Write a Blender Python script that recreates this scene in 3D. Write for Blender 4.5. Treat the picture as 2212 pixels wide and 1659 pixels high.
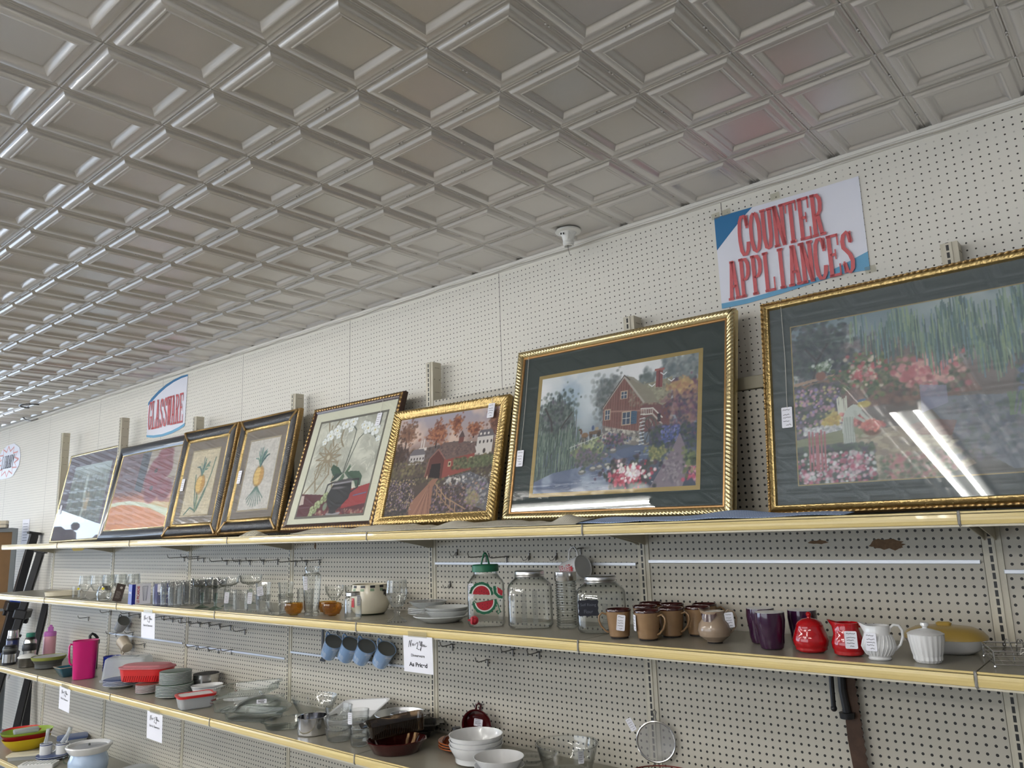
import bpy, math, random
import numpy as np
from mathutils import Vector, Matrix
random.seed(5)
S = 0.0254                      # everything below is measured in inches, floor at z = -65
FZ = -65.0
PI = math.pi
sc = bpy.context.scene
for o in list(bpy.data.objects):
    bpy.data.objects.remove(o)

def L(x, y, z):
    return Vector((x * S, y * S, (z - FZ) * S))

# ---------------------------------------------------------------- camera
cd = bpy.data.cameras.new('camera'); cam = bpy.data.objects.new('camera', cd)
sc.collection.objects.link(cam)
cam.location = L(113.44, -109.20, 3.42)
cam.rotation_euler = (1.755223, 0.033051, 0.702406)
cd.sensor_width = 36; cd.lens = 36 * 1673.94 / 2212; cd.clip_end = 100; cd.clip_start = 0.05
sc.camera = cam

# ---------------------------------------------------------------- world, view, daylight
w = bpy.data.worlds.new('world'); sc.world = w; w.use_nodes = True
wn = w.node_tree.nodes; wl = w.node_tree.links
bg = wn['Background']; bg.inputs['Color'].default_value = (0.80, 0.88, 1.0, 1); bg.inputs['Strength'].default_value = 0.15
sc.view_settings.view_transform = 'Standard'; sc.view_settings.look = 'None'
sc.view_settings.gamma = 1; sc.view_settings.use_curve_mapping = False
sc.view_settings.exposure = 1.02

def area(name, x, y, z, sx, sy, rot, power, col):
    l = bpy.data.lights.new(name, 'AREA'); l.shape = 'RECTANGLE'; l.size = sx * S; l.size_y = sy * S
    l.energy = power; l.color = col
    o = bpy.data.objects.new(name, l); sc.collection.objects.link(o)
    o.location = L(x, y, z); o.rotation_euler = rot
    return o
# daylight coming through the shop windows at the far left end and in the front wall
area('daylight_left_window', -640, -170, 30, 230, 620, (0, -PI/2, 0), 760, (0.66, 0.80, 1.0))
area('daylight_front_window', -120, -372, -4, 420, 90, (PI/2, 0, 0), 100, (0.86, 0.93, 1.0))

# ---------------------------------------------------------------- mesh helpers
def lin(c):
    return tuple(((v / 12.92) if v <= 0.04045 else ((v + 0.055) / 1.055) ** 2.4) for v in c[:3])
def rgb(r, g, b):
    return lin((r / 255, g / 255, b / 255)) + (1,)

def tag(o, label=None, cat=None, group=None, kind=None):
    if label: o['label'] = label
    if cat: o['category'] = cat
    if group: o['group'] = group
    if kind: o['kind'] = kind
    return o

def thing(name, label, cat, x=0, y=0, z=0, rz=0, group=None, rot=None):
    o = bpy.data.objects.new(name, None); sc.collection.objects.link(o)
    o.empty_display_size = 0.02
    o.location = L(x, y, z); o.rotation_euler = rot if rot else (0, 0, rz)
    return tag(o, label, cat, group)

def link_mesh(name, V, F, mat, parent=None, loc=None, smooth=True, angle=35, mi=None, rz=0):
    me = bpy.data.meshes.new(name)
    me.from_pydata([(v[0] * S, v[1] * S, v[2] * S) for v in V], [], F)
    mats = mat if isinstance(mat, (list, tuple)) else [mat]
    for m in mats: me.materials.append(m)
    if mi: me.polygons.foreach_set('material_index', mi)
    if smooth:
        me.shade_smooth()
        try: me.set_sharp_from_angle(angle=math.radians(angle))
        except Exception: pass
    me.update()
    o = bpy.data.objects.new(name, me); sc.collection.objects.link(o)
    if parent is not None: o.parent = parent
    if loc is not None: o.location = L(*loc) if parent is None else Vector(loc) * S
    if rz: o.rotation_euler = (0, 0, rz)
    return o

class MB:
    def __init__(s): s.V = []; s.F = []; s.M = []; s.m = 0; s.T = None
    def add(s, V, F):
        n = len(s.V)
        if s.T is not None: V = [tuple(s.T @ Vector(v)) for v in V]
        s.V += V; s.F += [tuple(i + n for i in f) for f in F]; s.M += [s.m] * len(F)
        return s
    def box(s, x0, y0, z0, x1, y1, z1, b=0):
        if b <= 0:
            V = [(x0,y0,z0),(x1,y0,z0),(x1,y1,z0),(x0,y1,z0),(x0,y0,z1),(x1,y0,z1),(x1,y1,z1),(x0,y1,z1)]
            return s.add(V, [(0,3,2,1),(4,5,6,7),(0,1,5,4),(1,2,6,5),(2,3,7,6),(3,0,4,7)])
        def ring(i, z): return [(x0+b,y0+i,z),(x1-b,y0+i,z),(x1-i,y0+b,z),(x1-i,y1-b,z),(x1-b,y1-i,z),(x0+b,y1-i,z),(x0+i,y1-b,z),(x0+i,y0+b,z)]
        return s.loft([ring(b, z0), ring(0, z0+b), ring(0, z1-b), ring(b, z1)], True, True)
    def loft(s, rings, c0=False, c1=False, closed=True):
        V = [p for r in rings for p in r]; n = len(rings[0]); F = []
        for k in range(len(rings) - 1):
            for i in range(n if closed else n - 1):
                j = (i + 1) % n
                F.append((k*n+i, k*n+j, (k+1)*n+j, (k+1)*n+i))
        if c0: F.append(tuple(range(n))[::-1])
        if c1: F.append(tuple((len(rings)-1)*n + i for i in range(n)))
        return s.add(V, F)
    def lathe(s, prof, n=28, ex=1, ey=1, flute=0, nf=0, tw=0, c=(0,0,0), fz=None):
        rings = []
        for r, z in prof:
            ring = []
            for i in range(n):
                a = 2*PI*i/n
                f = 1
                if flute and (fz is None or fz[0] <= z <= fz[1]): f = 1 + flute * math.cos(nf * a + tw * z)
                ring.append((c[0] + max(r,1e-4)*f*math.cos(a)*ex, c[1] + max(r,1e-4)*f*math.sin(a)*ey, c[2] + z))
            rings.append(ring)
        return s.loft(rings, prof[0][0] > 1e-3, prof[-1][0] > 1e-3)
    def rrect(s, prof, n=5, c=(0,0,0), bot=True, top=True):
        """prof: (half x, half y, corner r, z) rings of a rounded rectangle"""
        rings = []
        for hx, hy, r, z in prof:
            r = min(r, hx - 1e-3, hy - 1e-3); ring = []
            for q, (sx, sy) in enumerate(((1,1),(-1,1),(-1,-1),(1,-1))):
                for k in range(n):
                    a = PI/2*q + PI/2*k/(n-1)
                    ring.append((c[0]+sx*(hx-r)+r*math.cos(a), c[1]+sy*(hy-r)+r*math.sin(a), c[2]+z))
            rings.append(ring)
        return s.loft(rings, bot, top)
    def tube(s, P, r, n=8, closed=False, rs=None, cap=True, flat=1.0):
        P = [Vector(p) for p in P]; N = len(P); rings = []; up = None
        for i, p in enumerate(P):
            if closed: t = P[(i+1) % N] - P[i-1]
            else: t = P[min(i+1, N-1)] - P[max(i-1, 0)]
            if t.length < 1e-9: t = Vector((0,0,1))
            t.normalize()
            if up is None:
                up = Vector((0,0,1)) if abs(t.z) < 0.9 else Vector((0,1,0))
            a = t.cross(up)
            if a.length < 1e-6: a = t.orthogonal()
            a.normalize(); b = a.cross(t).normalized(); up = b
            rr = rs[i] if rs else r
            rings.append([tuple(p + a*math.cos(2*PI*k/n)*rr + b*math.sin(2*PI*k/n)*rr*flat) for k in range(n)])
        if closed: rings.append(rings[0]); return s.loft(rings)
        return s.loft(rings, cap, cap)
    def ball(s, c, r, n=10, ez=1):
        pr = [(r*math.sin(PI*k/(n//2+1)), -r*ez*math.cos(PI*k/(n//2+1))) for k in range(n//2+2)]
        pr[0] = (1e-4*r, pr[0][1]); pr[-1] = (1e-4*r, pr[-1][1])
        return s.lathe(pr, n, c=c)
    def prism(s, P, z0, z1, ax='z'):
        n = len(P)
        def m(p, z):
            if ax == 'z': return (p[0], p[1], z)
            if ax == 'y': return (p[0], z, p[1])
            return (z, p[0], p[1])
        V = [m(p, z0) for p in P] + [m(p, z1) for p in P]
        F = [tuple(range(n))[::-1], tuple(range(n, 2*n))] + [(i, (i+1) % n, n+(i+1) % n, n+i) for i in range(n)]
        return s.add(V, F)
    def ribbon(s, P, w, z=0.0, ax=None, wy=None):
        """flat brush stroke through 2-D points; w half width"""
        P = [Vector((p[0], p[1])) for p in P]; A = []; B = []
        for i, p in enumerate(P):
            t = P[min(i+1, len(P)-1)] - P[max(i-1, 0)]
            if t.length < 1e-9: t = Vector((1, 0))
            t.normalize(); q = Vector((-t.y, t.x))
            ww = Vector((q.x * w, q.y * (wy if wy else w)))
            A.append(p + ww); B.append(p - ww)
        V = [(p.x, p.y, z) for p in A] + [(p.x, p.y, z) for p in B]; n = len(A)
        return s.add(V, [(i, n+i, n+i+1, i+1) for i in range(n-1)])
    def build(s, name, mat, parent=None, loc=None, smooth=True, angle=35, rz=0):
        return link_mesh(name, s.V, s.F, mat, parent, loc, smooth, angle, s.M if isinstance(mat, (list, tuple)) else None, rz)

def arc(cx, cy, r, a0, a1, n=8, ry=None):
    ry = r if ry is None else ry
    return [(cx + r*math.cos(math.radians(a0+(a1-a0)*k/n)), cy + ry*math.sin(math.radians(a0+(a1-a0)*k/n))) for k in range(n+1)]

def dup(root, x, y, z, rz=None, label=None, group=None, rot=None):
    r = root.copy(); sc.collection.objects.link(r); r.location = L(x, y, z)
    if rz is not None: r.rotation_euler = (0, 0, rz)
    if rot is not None: r.rotation_euler = rot
    if label: r['label'] = label
    if group: r['group'] = group
    for ch in list(root.children):
        c = ch.copy(); sc.collection.objects.link(c); c.parent = r
        for g in ch.children:
            e = g.copy(); sc.collection.objects.link(e); e.parent = c
    return r

# ---------------------------------------------------------------- materials
MATS = {}
def pm(name, col, rough=0.5, metal=0.0, coat=0.0, spec=0.5, noise=0, nscale=40, bump=0, bscale=60, trans=0, alpha=1, ior=None, sss=0):
    if name in MATS: return MATS[name]
    m = bpy.data.materials.new(name); m.use_nodes = True; nt = m.node_tree; b = nt.nodes['Principled BSDF']
    b.inputs['Base Color'].default_value = col; b.inputs['Roughness'].default_value = rough
    b.inputs['Metallic'].default_value = metal; b.inputs['Coat Weight'].default_value = coat
    b.inputs['Specular IOR Level'].default_value = spec
    b.inputs['Transmission Weight'].default_value = trans; b.inputs['Alpha'].default_value = alpha
    if ior: b.inputs['IOR'].default_value = ior
    tc = nt.nodes.new('ShaderNodeTexCoord')
    if noise:
        n = nt.nodes.new('ShaderNodeTexNoise'); n.inputs['Scale'].default_value = nscale; n.inputs['Detail'].default_value = 5
        nt.links.new(tc.outputs['Object'], n.inputs['Vector'])
        mx = nt.nodes.new('ShaderNodeMix'); mx.data_type = 'RGBA'
        mx.inputs['A'].default_value = tuple(max(0, c*(1-noise)) for c in col[:3]) + (1,)
        mx.inputs['B'].default_value = tuple(min(1, c*(1+noise)) for c in col[:3]) + (1,)
        nt.links.new(n.outputs['Fac'], mx.inputs['Factor']); nt.links.new(mx.outputs['Result'], b.inputs['Base Color'])
    if bump:
        n = nt.nodes.new('ShaderNodeTexNoise'); n.inputs['Scale'].default_value = bscale; n.inputs['Detail'].default_value = 4
        nt.links.new(tc.outputs['Object'], n.inputs['Vector'])
        bp = nt.nodes.new('ShaderNodeBump'); bp.inputs['Strength'].default_value = bump; bp.inputs['Distance'].default_value = 0.003
        nt.links.new(n.outputs['Fac'], bp.inputs['Height']); nt.links.new(bp.outputs['Normal'], b.inputs['Normal'])
    MATS[name] = m
    return m

def thin_glass(name, col=(0.95, 0.97, 0.96, 1), edge=(0.55, 0.60, 0.58, 1), rough=0.02, refl=1.0, body=0.0, bodycol=(1,1,1,1)):
    """thin clear glass: tinted see-through that darkens towards grazing view, plus mirror reflection"""
    if name in MATS: return MATS[name]
    m = bpy.data.materials.new(name); m.use_nodes = True; nt = m.node_tree; N = nt.nodes; K = nt.links
    N.remove(N['Principled BSDF']); out = N['Material Output']
    lw = N.new('ShaderNodeLayerWeight'); lw.inputs['Blend'].default_value = 0.35
    mx = N.new('ShaderNodeMix'); mx.data_type = 'RGBA'; mx.inputs['A'].default_value = col; mx.inputs['B'].default_value = edge
    pw = N.new('ShaderNodeMath'); pw.operation = 'POWER'; pw.inputs[1].default_value = 2.2; K.new(lw.outputs['Facing'], pw.inputs[0]); K.new(pw.outputs[0], mx.inputs['Factor'])
    tr = N.new('ShaderNodeBsdfTransparent'); K.new(mx.outputs['Result'], tr.inputs['Color'])
    gl = N.new('ShaderNodeBsdfGlossy'); gl.inputs['Roughness'].default_value = rough
    fr = N.new('ShaderNodeFresnel'); ge = N.new('ShaderNodeNewGeometry')
    io = N.new('ShaderNodeMath'); io.operation = 'MULTIPLY_ADD'; io.inputs[1].default_value = 1/1.5 - 1.5; io.inputs[2].default_value = 1.5
    K.new(ge.outputs['Backfacing'], io.inputs[0]); K.new(io.outputs[0], fr.inputs['IOR'])
    mu = N.new('ShaderNodeMath'); mu.operation = 'MULTIPLY'; mu.inputs[1].default_value = refl; mu.use_clamp = True
    K.new(fr.outputs['Fac'], mu.inputs[0])
    ms = N.new('ShaderNodeMixShader'); K.new(mu.outputs[0], ms.inputs['Fac']); K.new(tr.outputs[0], ms.inputs[1]); K.new(gl.outputs[0], ms.inputs[2])
    last = ms
    if body > 0:
        df = N.new('ShaderNodeBsdfDiffuse'); df.inputs['Color'].default_value = bodycol
        m2 = N.new('ShaderNodeMixShader'); m2.inputs['Fac'].default_value = body
        K.new(ms.outputs[0], m2.inputs[1]); K.new(df.outputs[0], m2.inputs[2]); last = m2
    K.new(last.outputs[0], out.inputs['Surface'])
    MATS[name] = m
    return m

def math_node(nt, op, a, b=None, c=None):
    n = nt.nodes.new('ShaderNodeMath'); n.operation = op
    for i, v in enumerate((a, b, c)):
        if v is None: continue
        if isinstance(v, (int, float)): n.inputs[i].default_value = v
        else: nt.links.new(v, n.inputs[i])
    return n.outputs[0]

def peg_mat(name, col, r, px=0.0, pz=0.0, hole=(0.012, 0.011, 0.010, 1), patchy=0.0, seam=None, rough=0.45, dirt=0.06, metal=0.0, axes='XZ', squash=1.0, pitch=1.0, rim=True):
    """one-inch pegboard: round dark holes laid out in object space"""
    m = bpy.data.materials.new(name); m.use_nodes = True; nt = m.node_tree; N = nt.nodes; K = nt.links
    b = N['Principled BSDF']; b.inputs['Roughness'].default_value = rough; b.inputs['Metallic'].default_value = metal
    tc = N.new('ShaderNodeTexCoord'); sx = N.new('ShaderNodeSeparateXYZ'); K.new(tc.outputs['Object'], sx.inputs[0])
    u = math_node(nt, 'MULTIPLY_ADD', sx.outputs[axes[0]], 1/(S*pitch), 0.5 - px/pitch + 1000)
    v = math_node(nt, 'MULTIPLY_ADD', sx.outputs[axes[1]], 1/(S*pitch), 0.5 - pz/pitch + 1000)
    fu = math_node(nt, 'SUBTRACT', math_node(nt, 'FRACT', u), 0.5); fv = math_node(nt, 'SUBTRACT', math_node(nt, 'FRACT', v), 0.5)
    d = math_node(nt, 'SQRT', math_node(nt, 'ADD', math_node(nt, 'MULTIPLY', fu, fu), math_node(nt, 'MULTIPLY', fv, fv)))
    inh = math_node(nt, 'LESS_THAN', d, r)
    if patchy:
        wn_ = N.new('ShaderNodeTexWhiteNoise'); wn_.noise_dimensions = '2D'
        cb = N.new('ShaderNodeCombineXYZ'); K.new(math_node(nt, 'FLOOR', u), cb.inputs[0]); K.new(math_node(nt, 'FLOOR', v), cb.inputs[1])
        K.new(cb.outputs[0], wn_.inputs['Vector'])
        inh = math_node(nt, 'MULTIPLY', inh, math_node(nt, 'MULTIPLY_ADD', math_node(nt, 'GREATER_THAN', wn_.outputs['Value'], patchy), 0.75, 0.25))
    n = N.new('ShaderNodeTexNoise'); n.inputs['Scale'].default_value = 1.6; n.inputs['Detail'].default_value = 6; K.new(tc.outputs['Object'], n.inputs['Vector'])
    base = N.new('ShaderNodeMix'); base.data_type = 'RGBA'
    base.inputs['A'].default_value = tuple(c*(1-dirt) for c in col[:3]) + (1,); base.inputs['B'].default_value = tuple(min(1, c*(1+dirt)) for c in col[:3]) + (1,)
    K.new(n.outputs['Fac'], base.inputs['Factor']); cur = base.outputs['Result']
    if rim:
        rm = N.new('ShaderNodeMix'); rm.data_type = 'RGBA'; K.new(cur, rm.inputs['A'])
        rm.inputs['B'].default_value = tuple(min(1, c*1.18) for c in col[:3]) + (1,)
        K.new(math_node(nt, 'MULTIPLY', math_node(nt, 'LESS_THAN', d, r*1.25), 0.6), rm.inputs['Factor']); cur = rm.outputs['Result']
    mh = N.new('ShaderNodeMix'); mh.data_type = 'RGBA'; K.new(inh, mh.inputs['Factor']); K.new(cur, mh.inputs['A']); mh.inputs['B'].default_value = hole
    cur = mh.outputs['Result']
    if seam:
        su = math_node(nt, 'FRACT', math_node(nt, 'MULTIPLY_ADD', sx.outputs['X'], 1/(S*48), 1000 - seam/48))
        ms_ = N.new('ShaderNodeMix'); ms_.data_type = 'RGBA'; K.new(math_node(nt, 'MULTIPLY', math_node(nt, 'LESS_THAN', su, 0.0035), 0.75), ms_.inputs['Factor'])
        K.new(cur, ms_.inputs['A']); ms_.inputs['B'].default_value = (0.10, 0.09, 0.08, 1); cur = ms_.outputs['Result']
    K.new(cur, b.inputs['Base Color'])
    return m

M_paper = pm('paper', rgb(236, 236, 244), 0.6)
M_ink = pm('ink', rgb(28, 26, 32), 0.6)
M_clear = thin_glass('clear_glass', (0.985, 0.99, 0.985, 1), (0.34, 0.37, 0.365, 1), 0.02, 1.5)
M_steel = pm('steel', (0.62, 0.61, 0.60, 1), 0.22, 1.0, noise=0.1, nscale=90)
M_chrome = pm('chrome', (0.72, 0.72, 0.74, 1), 0.12, 1.0)
M_black = pm('black_plastic', rgb(26, 26, 30), 0.38)
M_white = pm('white_ceramic', rgb(226, 226, 226), 0.18, coat=0.4)
M_string = pm('string', rgb(215, 210, 200), 0.8)

def price_tag(parent, w=1.3, h=2.0, pts=None, rot=(0, 0, 0), at=(0, 0, 0), string=None, seed=0, label=None):
    """white card with rounded corners and handwritten lines, standing in the local XZ plane, face towards -Y"""
    b = MB(); r = 0.14
    P = arc(w/2-r, h/2-r, r, 0, 90, 3) + arc(-w/2+r, h/2-r, r, 90, 180, 3) + arc(-w/2+r, -h/2+r, r, 180, 270, 3) + arc(w/2-r, -h/2+r, r, 270, 360, 3)
    b.prism(P, 0, 0.03, 'y')
    o = b.build('price_tag', M_paper, parent, at, smooth=False); o.rotation_euler = rot
    rnd = random.Random(seed); t = MB()
    t.T = Matrix.Rotation(PI/2, 4, 'X')
    for k, yy in enumerate((0.36, 0.14, -0.02, -0.18, -0.36)):
        x0 = -0.36 if k != 4 else -0.1; x1 = rnd.uniform(0.2, 0.38); pts_ = []
        n = 9
        for i in range(n):
            pts_.append(((x0 + (x1-x0)*i/(n-1))*w, (yy + rnd.uniform(-0.03, 0.03))*h))
        t.ribbon(pts_, 0.02*w, 0.012)
    t.build('handwriting', M_ink, o, (0, 0, 0), smooth=False)
    if string:
        MB().tube(string, 0.025, 5).build('string', M_string, parent)
    return o
# ================================================================ the room
def struct(o, label=None):
    o['kind'] = 'structure'
    if label: o['label'] = label
    return o

CY0 = -0.00825   # ceiling grid yaw
WY = -0.0127     # back wall yaw
def wall_y(x): return 3.8 + WY * x
HC = 55.27

M_wall = peg_mat('painted_pegboard', rgb(226, 223, 214), 0.118, px=0.62, pz=-0.12, patchy=0.12, seam=16.6, dirt=0.03, rim=False, hole=(0.05, 0.045, 0.04, 1), rough=0.6)
wb = MB()
wb.box(-430, 0, -67.0, 230, 1.2, 57.0)
wo = wb.build('wall_back', M_wall, smooth=False); wo.location = L(0, 3.8, 0) ; wo.rotation_euler = (0, 0, math.atan(WY)); struct(wo, 'cream painted pegboard wall behind the shelving')

# trim along the top of the wall
M_trim = pm('trim_paint', rgb(222, 219, 212), 0.55, noise=0.04, nscale=8)
tb = MB()
tb.prism([(0, 53.75), (-0.35, 53.8), (-0.4, 54.35), (-0.55, 54.4), (-0.6, 54.95), (0, 55.0)], -425, 225, 'x')
to = tb.build('trim_1', M_trim, smooth=False); to.location = L(0, 3.79, 0); to.rotation_euler = (0, 0, math.atan(WY)); struct(to, 'narrow painted trim where the wall meets the ceiling')

# stamped metal ceiling: one-foot coffers
m = bpy.data.materials.new('stamped_metal'); m.use_nodes = True; nt = m.node_tree; b = nt.nodes['Principled BSDF']
b.inputs['Base Color'].default_value = (0.42, 0.40, 0.385, 1); b.inputs['Metallic'].default_value = 0.5; b.inputs['Roughness'].default_value = 0.31
tc = nt.nodes.new('ShaderNodeTexCoord'); n = nt.nodes.new('ShaderNodeTexNoise'); n.inputs['Scale'].default_value = 3.0; n.inputs['Detail'].default_value = 3
nt.links.new(tc.outputs['Object'], n.inputs['Vector'])
mx = nt.nodes.new('ShaderNodeMix'); mx.data_type = 'RGBA'; mx.inputs['A'].default_value = (0.62, 0.60, 0.58, 1); mx.inputs['B'].default_value = (0.70, 0.68, 0.66, 1)
nt.links.new(n.outputs['Fac'], mx.inputs['Factor']); nt.links.new(mx.outputs['Result'], b.inputs['Base Color'])
M_tin = m
def scurve(d0, z0, d1, z1, n=6):
    return [(d0+(d1-d0)*k/n, z0+(z1-z0)*(.5-.5*math.cos(PI*k/n))) for k in range(n+1)]
prof = [(0.0, 0.06), (0.06, -0.06), (0.13, -0.11), (0.2, -0.10), (0.27, -0.03), (0.32, 0.0), (0.58, 0.02)] + scurve(0.64, 0.02, 1.02, -0.38) + [(1.62, -0.33)] + scurve(1.70, -0.33, 1.82, -0.40, 3) + scurve(1.86, -0.39, 2.55, 0.16, 8) + [(2.62, .14), (2.68, .10), (2.8, .10)]
X0, Y0 = 34.19, -79.67
ni0, ni1, nj0, nj1 = -38, 15, -21, 8
NP = len(prof); rnd = random.Random(3)
verts = []; faces = []
def rectring(cx, cy, d, z, tx, ty):
    h = 6.0 - d
    return [(cx-h, cy-h, z - tx*h - ty*h), (cx+h, cy-h, z + tx*h - ty*h), (cx+h, cy+h, z + tx*h + ty*h), (cx-h, cy+h, z - tx*h + ty*h)]
cc, ss = math.cos(CY0), math.sin(CY0)
for i in range(ni0, ni1):
    for j in range(nj0, nj1):
        cx, cy = i*12 + 6, j*12 + 6
        if wall_y(X0 + cx) + 8 < Y0 + cy: continue
        tx = rnd.uniform(-1, 1)*0.004; ty = rnd.uniform(-1, 1)*0.004
        for q in range(4):
            r = (q+1) % 4; base = len(verts)
            for k, (d, z) in enumerate(prof):
                f = min(1, d/1.0); R4 = rectring(cx, cy, d, z, tx*f, ty*f); verts += [R4[q], R4[r]]
            for k in range(NP-1): a = base + 2*k; faces.append((a, a+2, a+3, a+1))
        base = len(verts); verts += rectring(cx, cy, prof[-1][0], prof[-1][1], tx, ty); faces.append((base, base+3, base+2, base+1))
cb_ = MB(); cb_.add(verts, faces)
for i in range(ni0+18, ni1):                         # raised rivets in the seams
    for j in range(2, 8):
        for (rx, ry) in ((5.7, 0), (6.3, 0), (0, 5.7), (0, 6.3), (0, 0)):
            x, y = i*12 + rx, j*12 + ry
            if Y0 + y > wall_y(X0 + x) - 0.5: continue
            cb_.ball((x, y, -0.12), 0.17, 6, 0.8)
co = cb_.build('ceiling', M_tin, smooth=True, angle=50)
co.location = L(X0, Y0, HC); co.rotation_euler = (0, 0, CY0); struct(co, 'silver stamped metal ceiling of square coffers')

# floor and the shop's other walls (outside the photograph)
M_floor = pm('floor_vinyl', rgb(168, 162, 150), 0.3, noise=0.12, nscale=3)
struct(MB().box(-430, -380, -66, 230, 8, -65).build('floor', M_floor, smooth=False), 'pale vinyl shop floor')
M_plain = pm('plain_wall', rgb(150, 146, 138), 0.6)
def holed_wall(name, along, fixed, a0, a1, holes, z0=-65, z1=56):
    """wall slab with rectangular openings; along='x' or 'y'"""
    b = MB(); cuts = sorted(holes); cur = a0
    def bx(p, q, zz0, zz1):
        if q - p < 0.1: return
        if along == 'x': b.box(p, fixed, zz0, q, fixed+3, zz1)
        else: b.box(fixed, p, zz0, fixed+3, q, zz1)
    for h0, h1, hz0, hz1 in cuts:
        bx(cur, h0, z0, z1); bx(h0, h1, z0, hz0); bx(h0, h1, hz1, z1); cur = h1
    bx(cur, a1, z0, z1)
    return struct(b.build(name, M_plain, smooth=False))
holed_wall('wall_left', 'y', -433, -380, 8, [(-330, -30, -43, 54)])
holed_wall('wall_front', 'x', -383, -430, 230, [(-330, 90, -49, 41)])
holed_wall('wall_right', 'y', 230, -380, 8, [])  # unseen wall, added to shut out world light and darken the room
M_mull = pm('window_metal', rgb(90, 92, 96), 0.4, 0.6)
wm = MB()
for y in (-330, -255, -180, -105, -30): wm.box(-432, y-1.2, -43, -430, y+1.2, 54)
wm.box(-432, -330, -44, -430, -30, -42); wm.box(-432, -330, 53, -430, -30, 55)
struct(wm.build('window_1', M_mull, smooth=False), 'shop window frame in the far left wall')
wm = MB()
for x in (-330, -225, -120, -15, 90): wm.box(x-1.2, -383, -49, x+1.2, -381, 41)
wm.box(-330, -383, -50, 90, -381, -48); wm.box(-330, -383, 40, 90, -381, 42)
struct(wm.build('window_2', M_mull, smooth=False), 'shop window frame in the front wall')

# fluorescent strip lights on the ceiling behind the camera's view
m = bpy.data.materials.new('lit_tube'); m.use_nodes = True; nt = m.node_tree
for n_ in list(nt.nodes):
    if n_.type == 'BSDF_PRINCIPLED': nt.nodes.remove(n_)
em = nt.nodes.new('ShaderNodeEmission'); em.inputs['Color'].default_value = (1.0, 0.975, 0.93, 1); em.inputs['Strength'].default_value = 26
nt.links.new(em.outputs[0], nt.nodes['Material Output'].inputs['Surface']); M_tube = m
M_fix = pm('fixture_enamel', rgb(235, 235, 232), 0.35)
def strip(x, y, rz, ln, label):
    t = thing('fluorescent_light', label, 'light', x, y, 53.0, rz, 'fluorescent strip lights on the ceiling')
    MB().prism([(-4.5, 0.9), (-1.6, 0.2), (1.6, 0.2), (4.5, 0.9), (4.4, 1.6), (-4.4, 1.6)], -ln/2, ln/2, 'y').build('housing', M_fix, t, smooth=False)
    for s in (-1, 1):
        MB().lathe([(0.6, -ln/2+1), (0.6, ln/2-1)], 10).build('tube', M_tube, t, (s*2.6, 0, -0.55)).rotation_euler = (PI/2, 0, 0)
    for s in (-1, 1): MB().box(-3.6, s*(ln/2-0.5)-0.5, -1.2, 3.6, s*(ln/2-0.5)+0.5, 0.3).build('lamp_holder', M_fix, t, smooth=False)
    return t
fl = strip(67, -139, 0, 96, 'ceiling strip light nearest the camera, running towards the shelves')
for x, y, rz, lb in ((-66, -118, PI/2, 'ceiling strip light running along the shelves, left of the camera'),
                     (-10, -320, PI/2, 'ceiling strip light furthest behind the camera'),
                     (-10, -230, PI/2, 'ceiling strip light behind the camera in the middle of the shop'),
                     (-190, -130, PI/2, 'ceiling strip light along the shelves towards the left windows'),
                     (-310, -130, PI/2, 'ceiling strip light nearest the left windows'),
                     (-190, -250, PI/2, 'ceiling strip light towards the front windows on the left'),
                     (150, -260, PI/2, 'ceiling strip light towards the front windows on the right'),
                     (-320, -260, PI/2, 'ceiling strip light in the front left corner')):
    dup(fl, x, y, 53.0, rz, lb)

# trees on the street outside the left window, seen only as reflections in the picture glass
M_leafy = pm('street_leaves', rgb(70, 92, 62), .8, noise=.5, nscale=4); M_bark = pm('bark', rgb(84, 74, 64), .9)
for k, (x, y, hgt, lb) in enumerate(((-520, -70, 52, 'small leafy tree outside the left window, closest to the shelving wall'), (-500, -128, 30, 'low leafy tree outside the left window, shortest one'), (-540, -190, 66, 'taller leafy tree outside the left window, middle of the row'), (-510, -262, 48, 'leafy tree outside the left window, furthest from the shelving wall'))):
    t = thing('street_tree', lb, 'tree', x, y, -65, 0, 'trees outside the left window')
    MB().tube([(0, 0, 0), (1, 0, hgt*.6), (0, 2, 65+hgt*.3)], 3.0, 8).build('trunk', M_bark, t)
    rt = random.Random(k); b = MB()
    for q in range(110):
        a = rt.uniform(0, 2*PI); r = rt.uniform(0, 32); b.ball((r*math.cos(a)*.6, r*math.sin(a), 65+hgt*.75+rt.uniform(-40, 40)*(1-r/44)), rt.uniform(2.0, 6), 7)
    b.build('crown', M_leafy, t, smooth=False)
struct(MB().box(-760, -600, -66, -434, 200, -65.2).build('ground', pm('asphalt', rgb(96, 96, 98), .9), smooth=False), 'street outside the left window')
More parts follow.
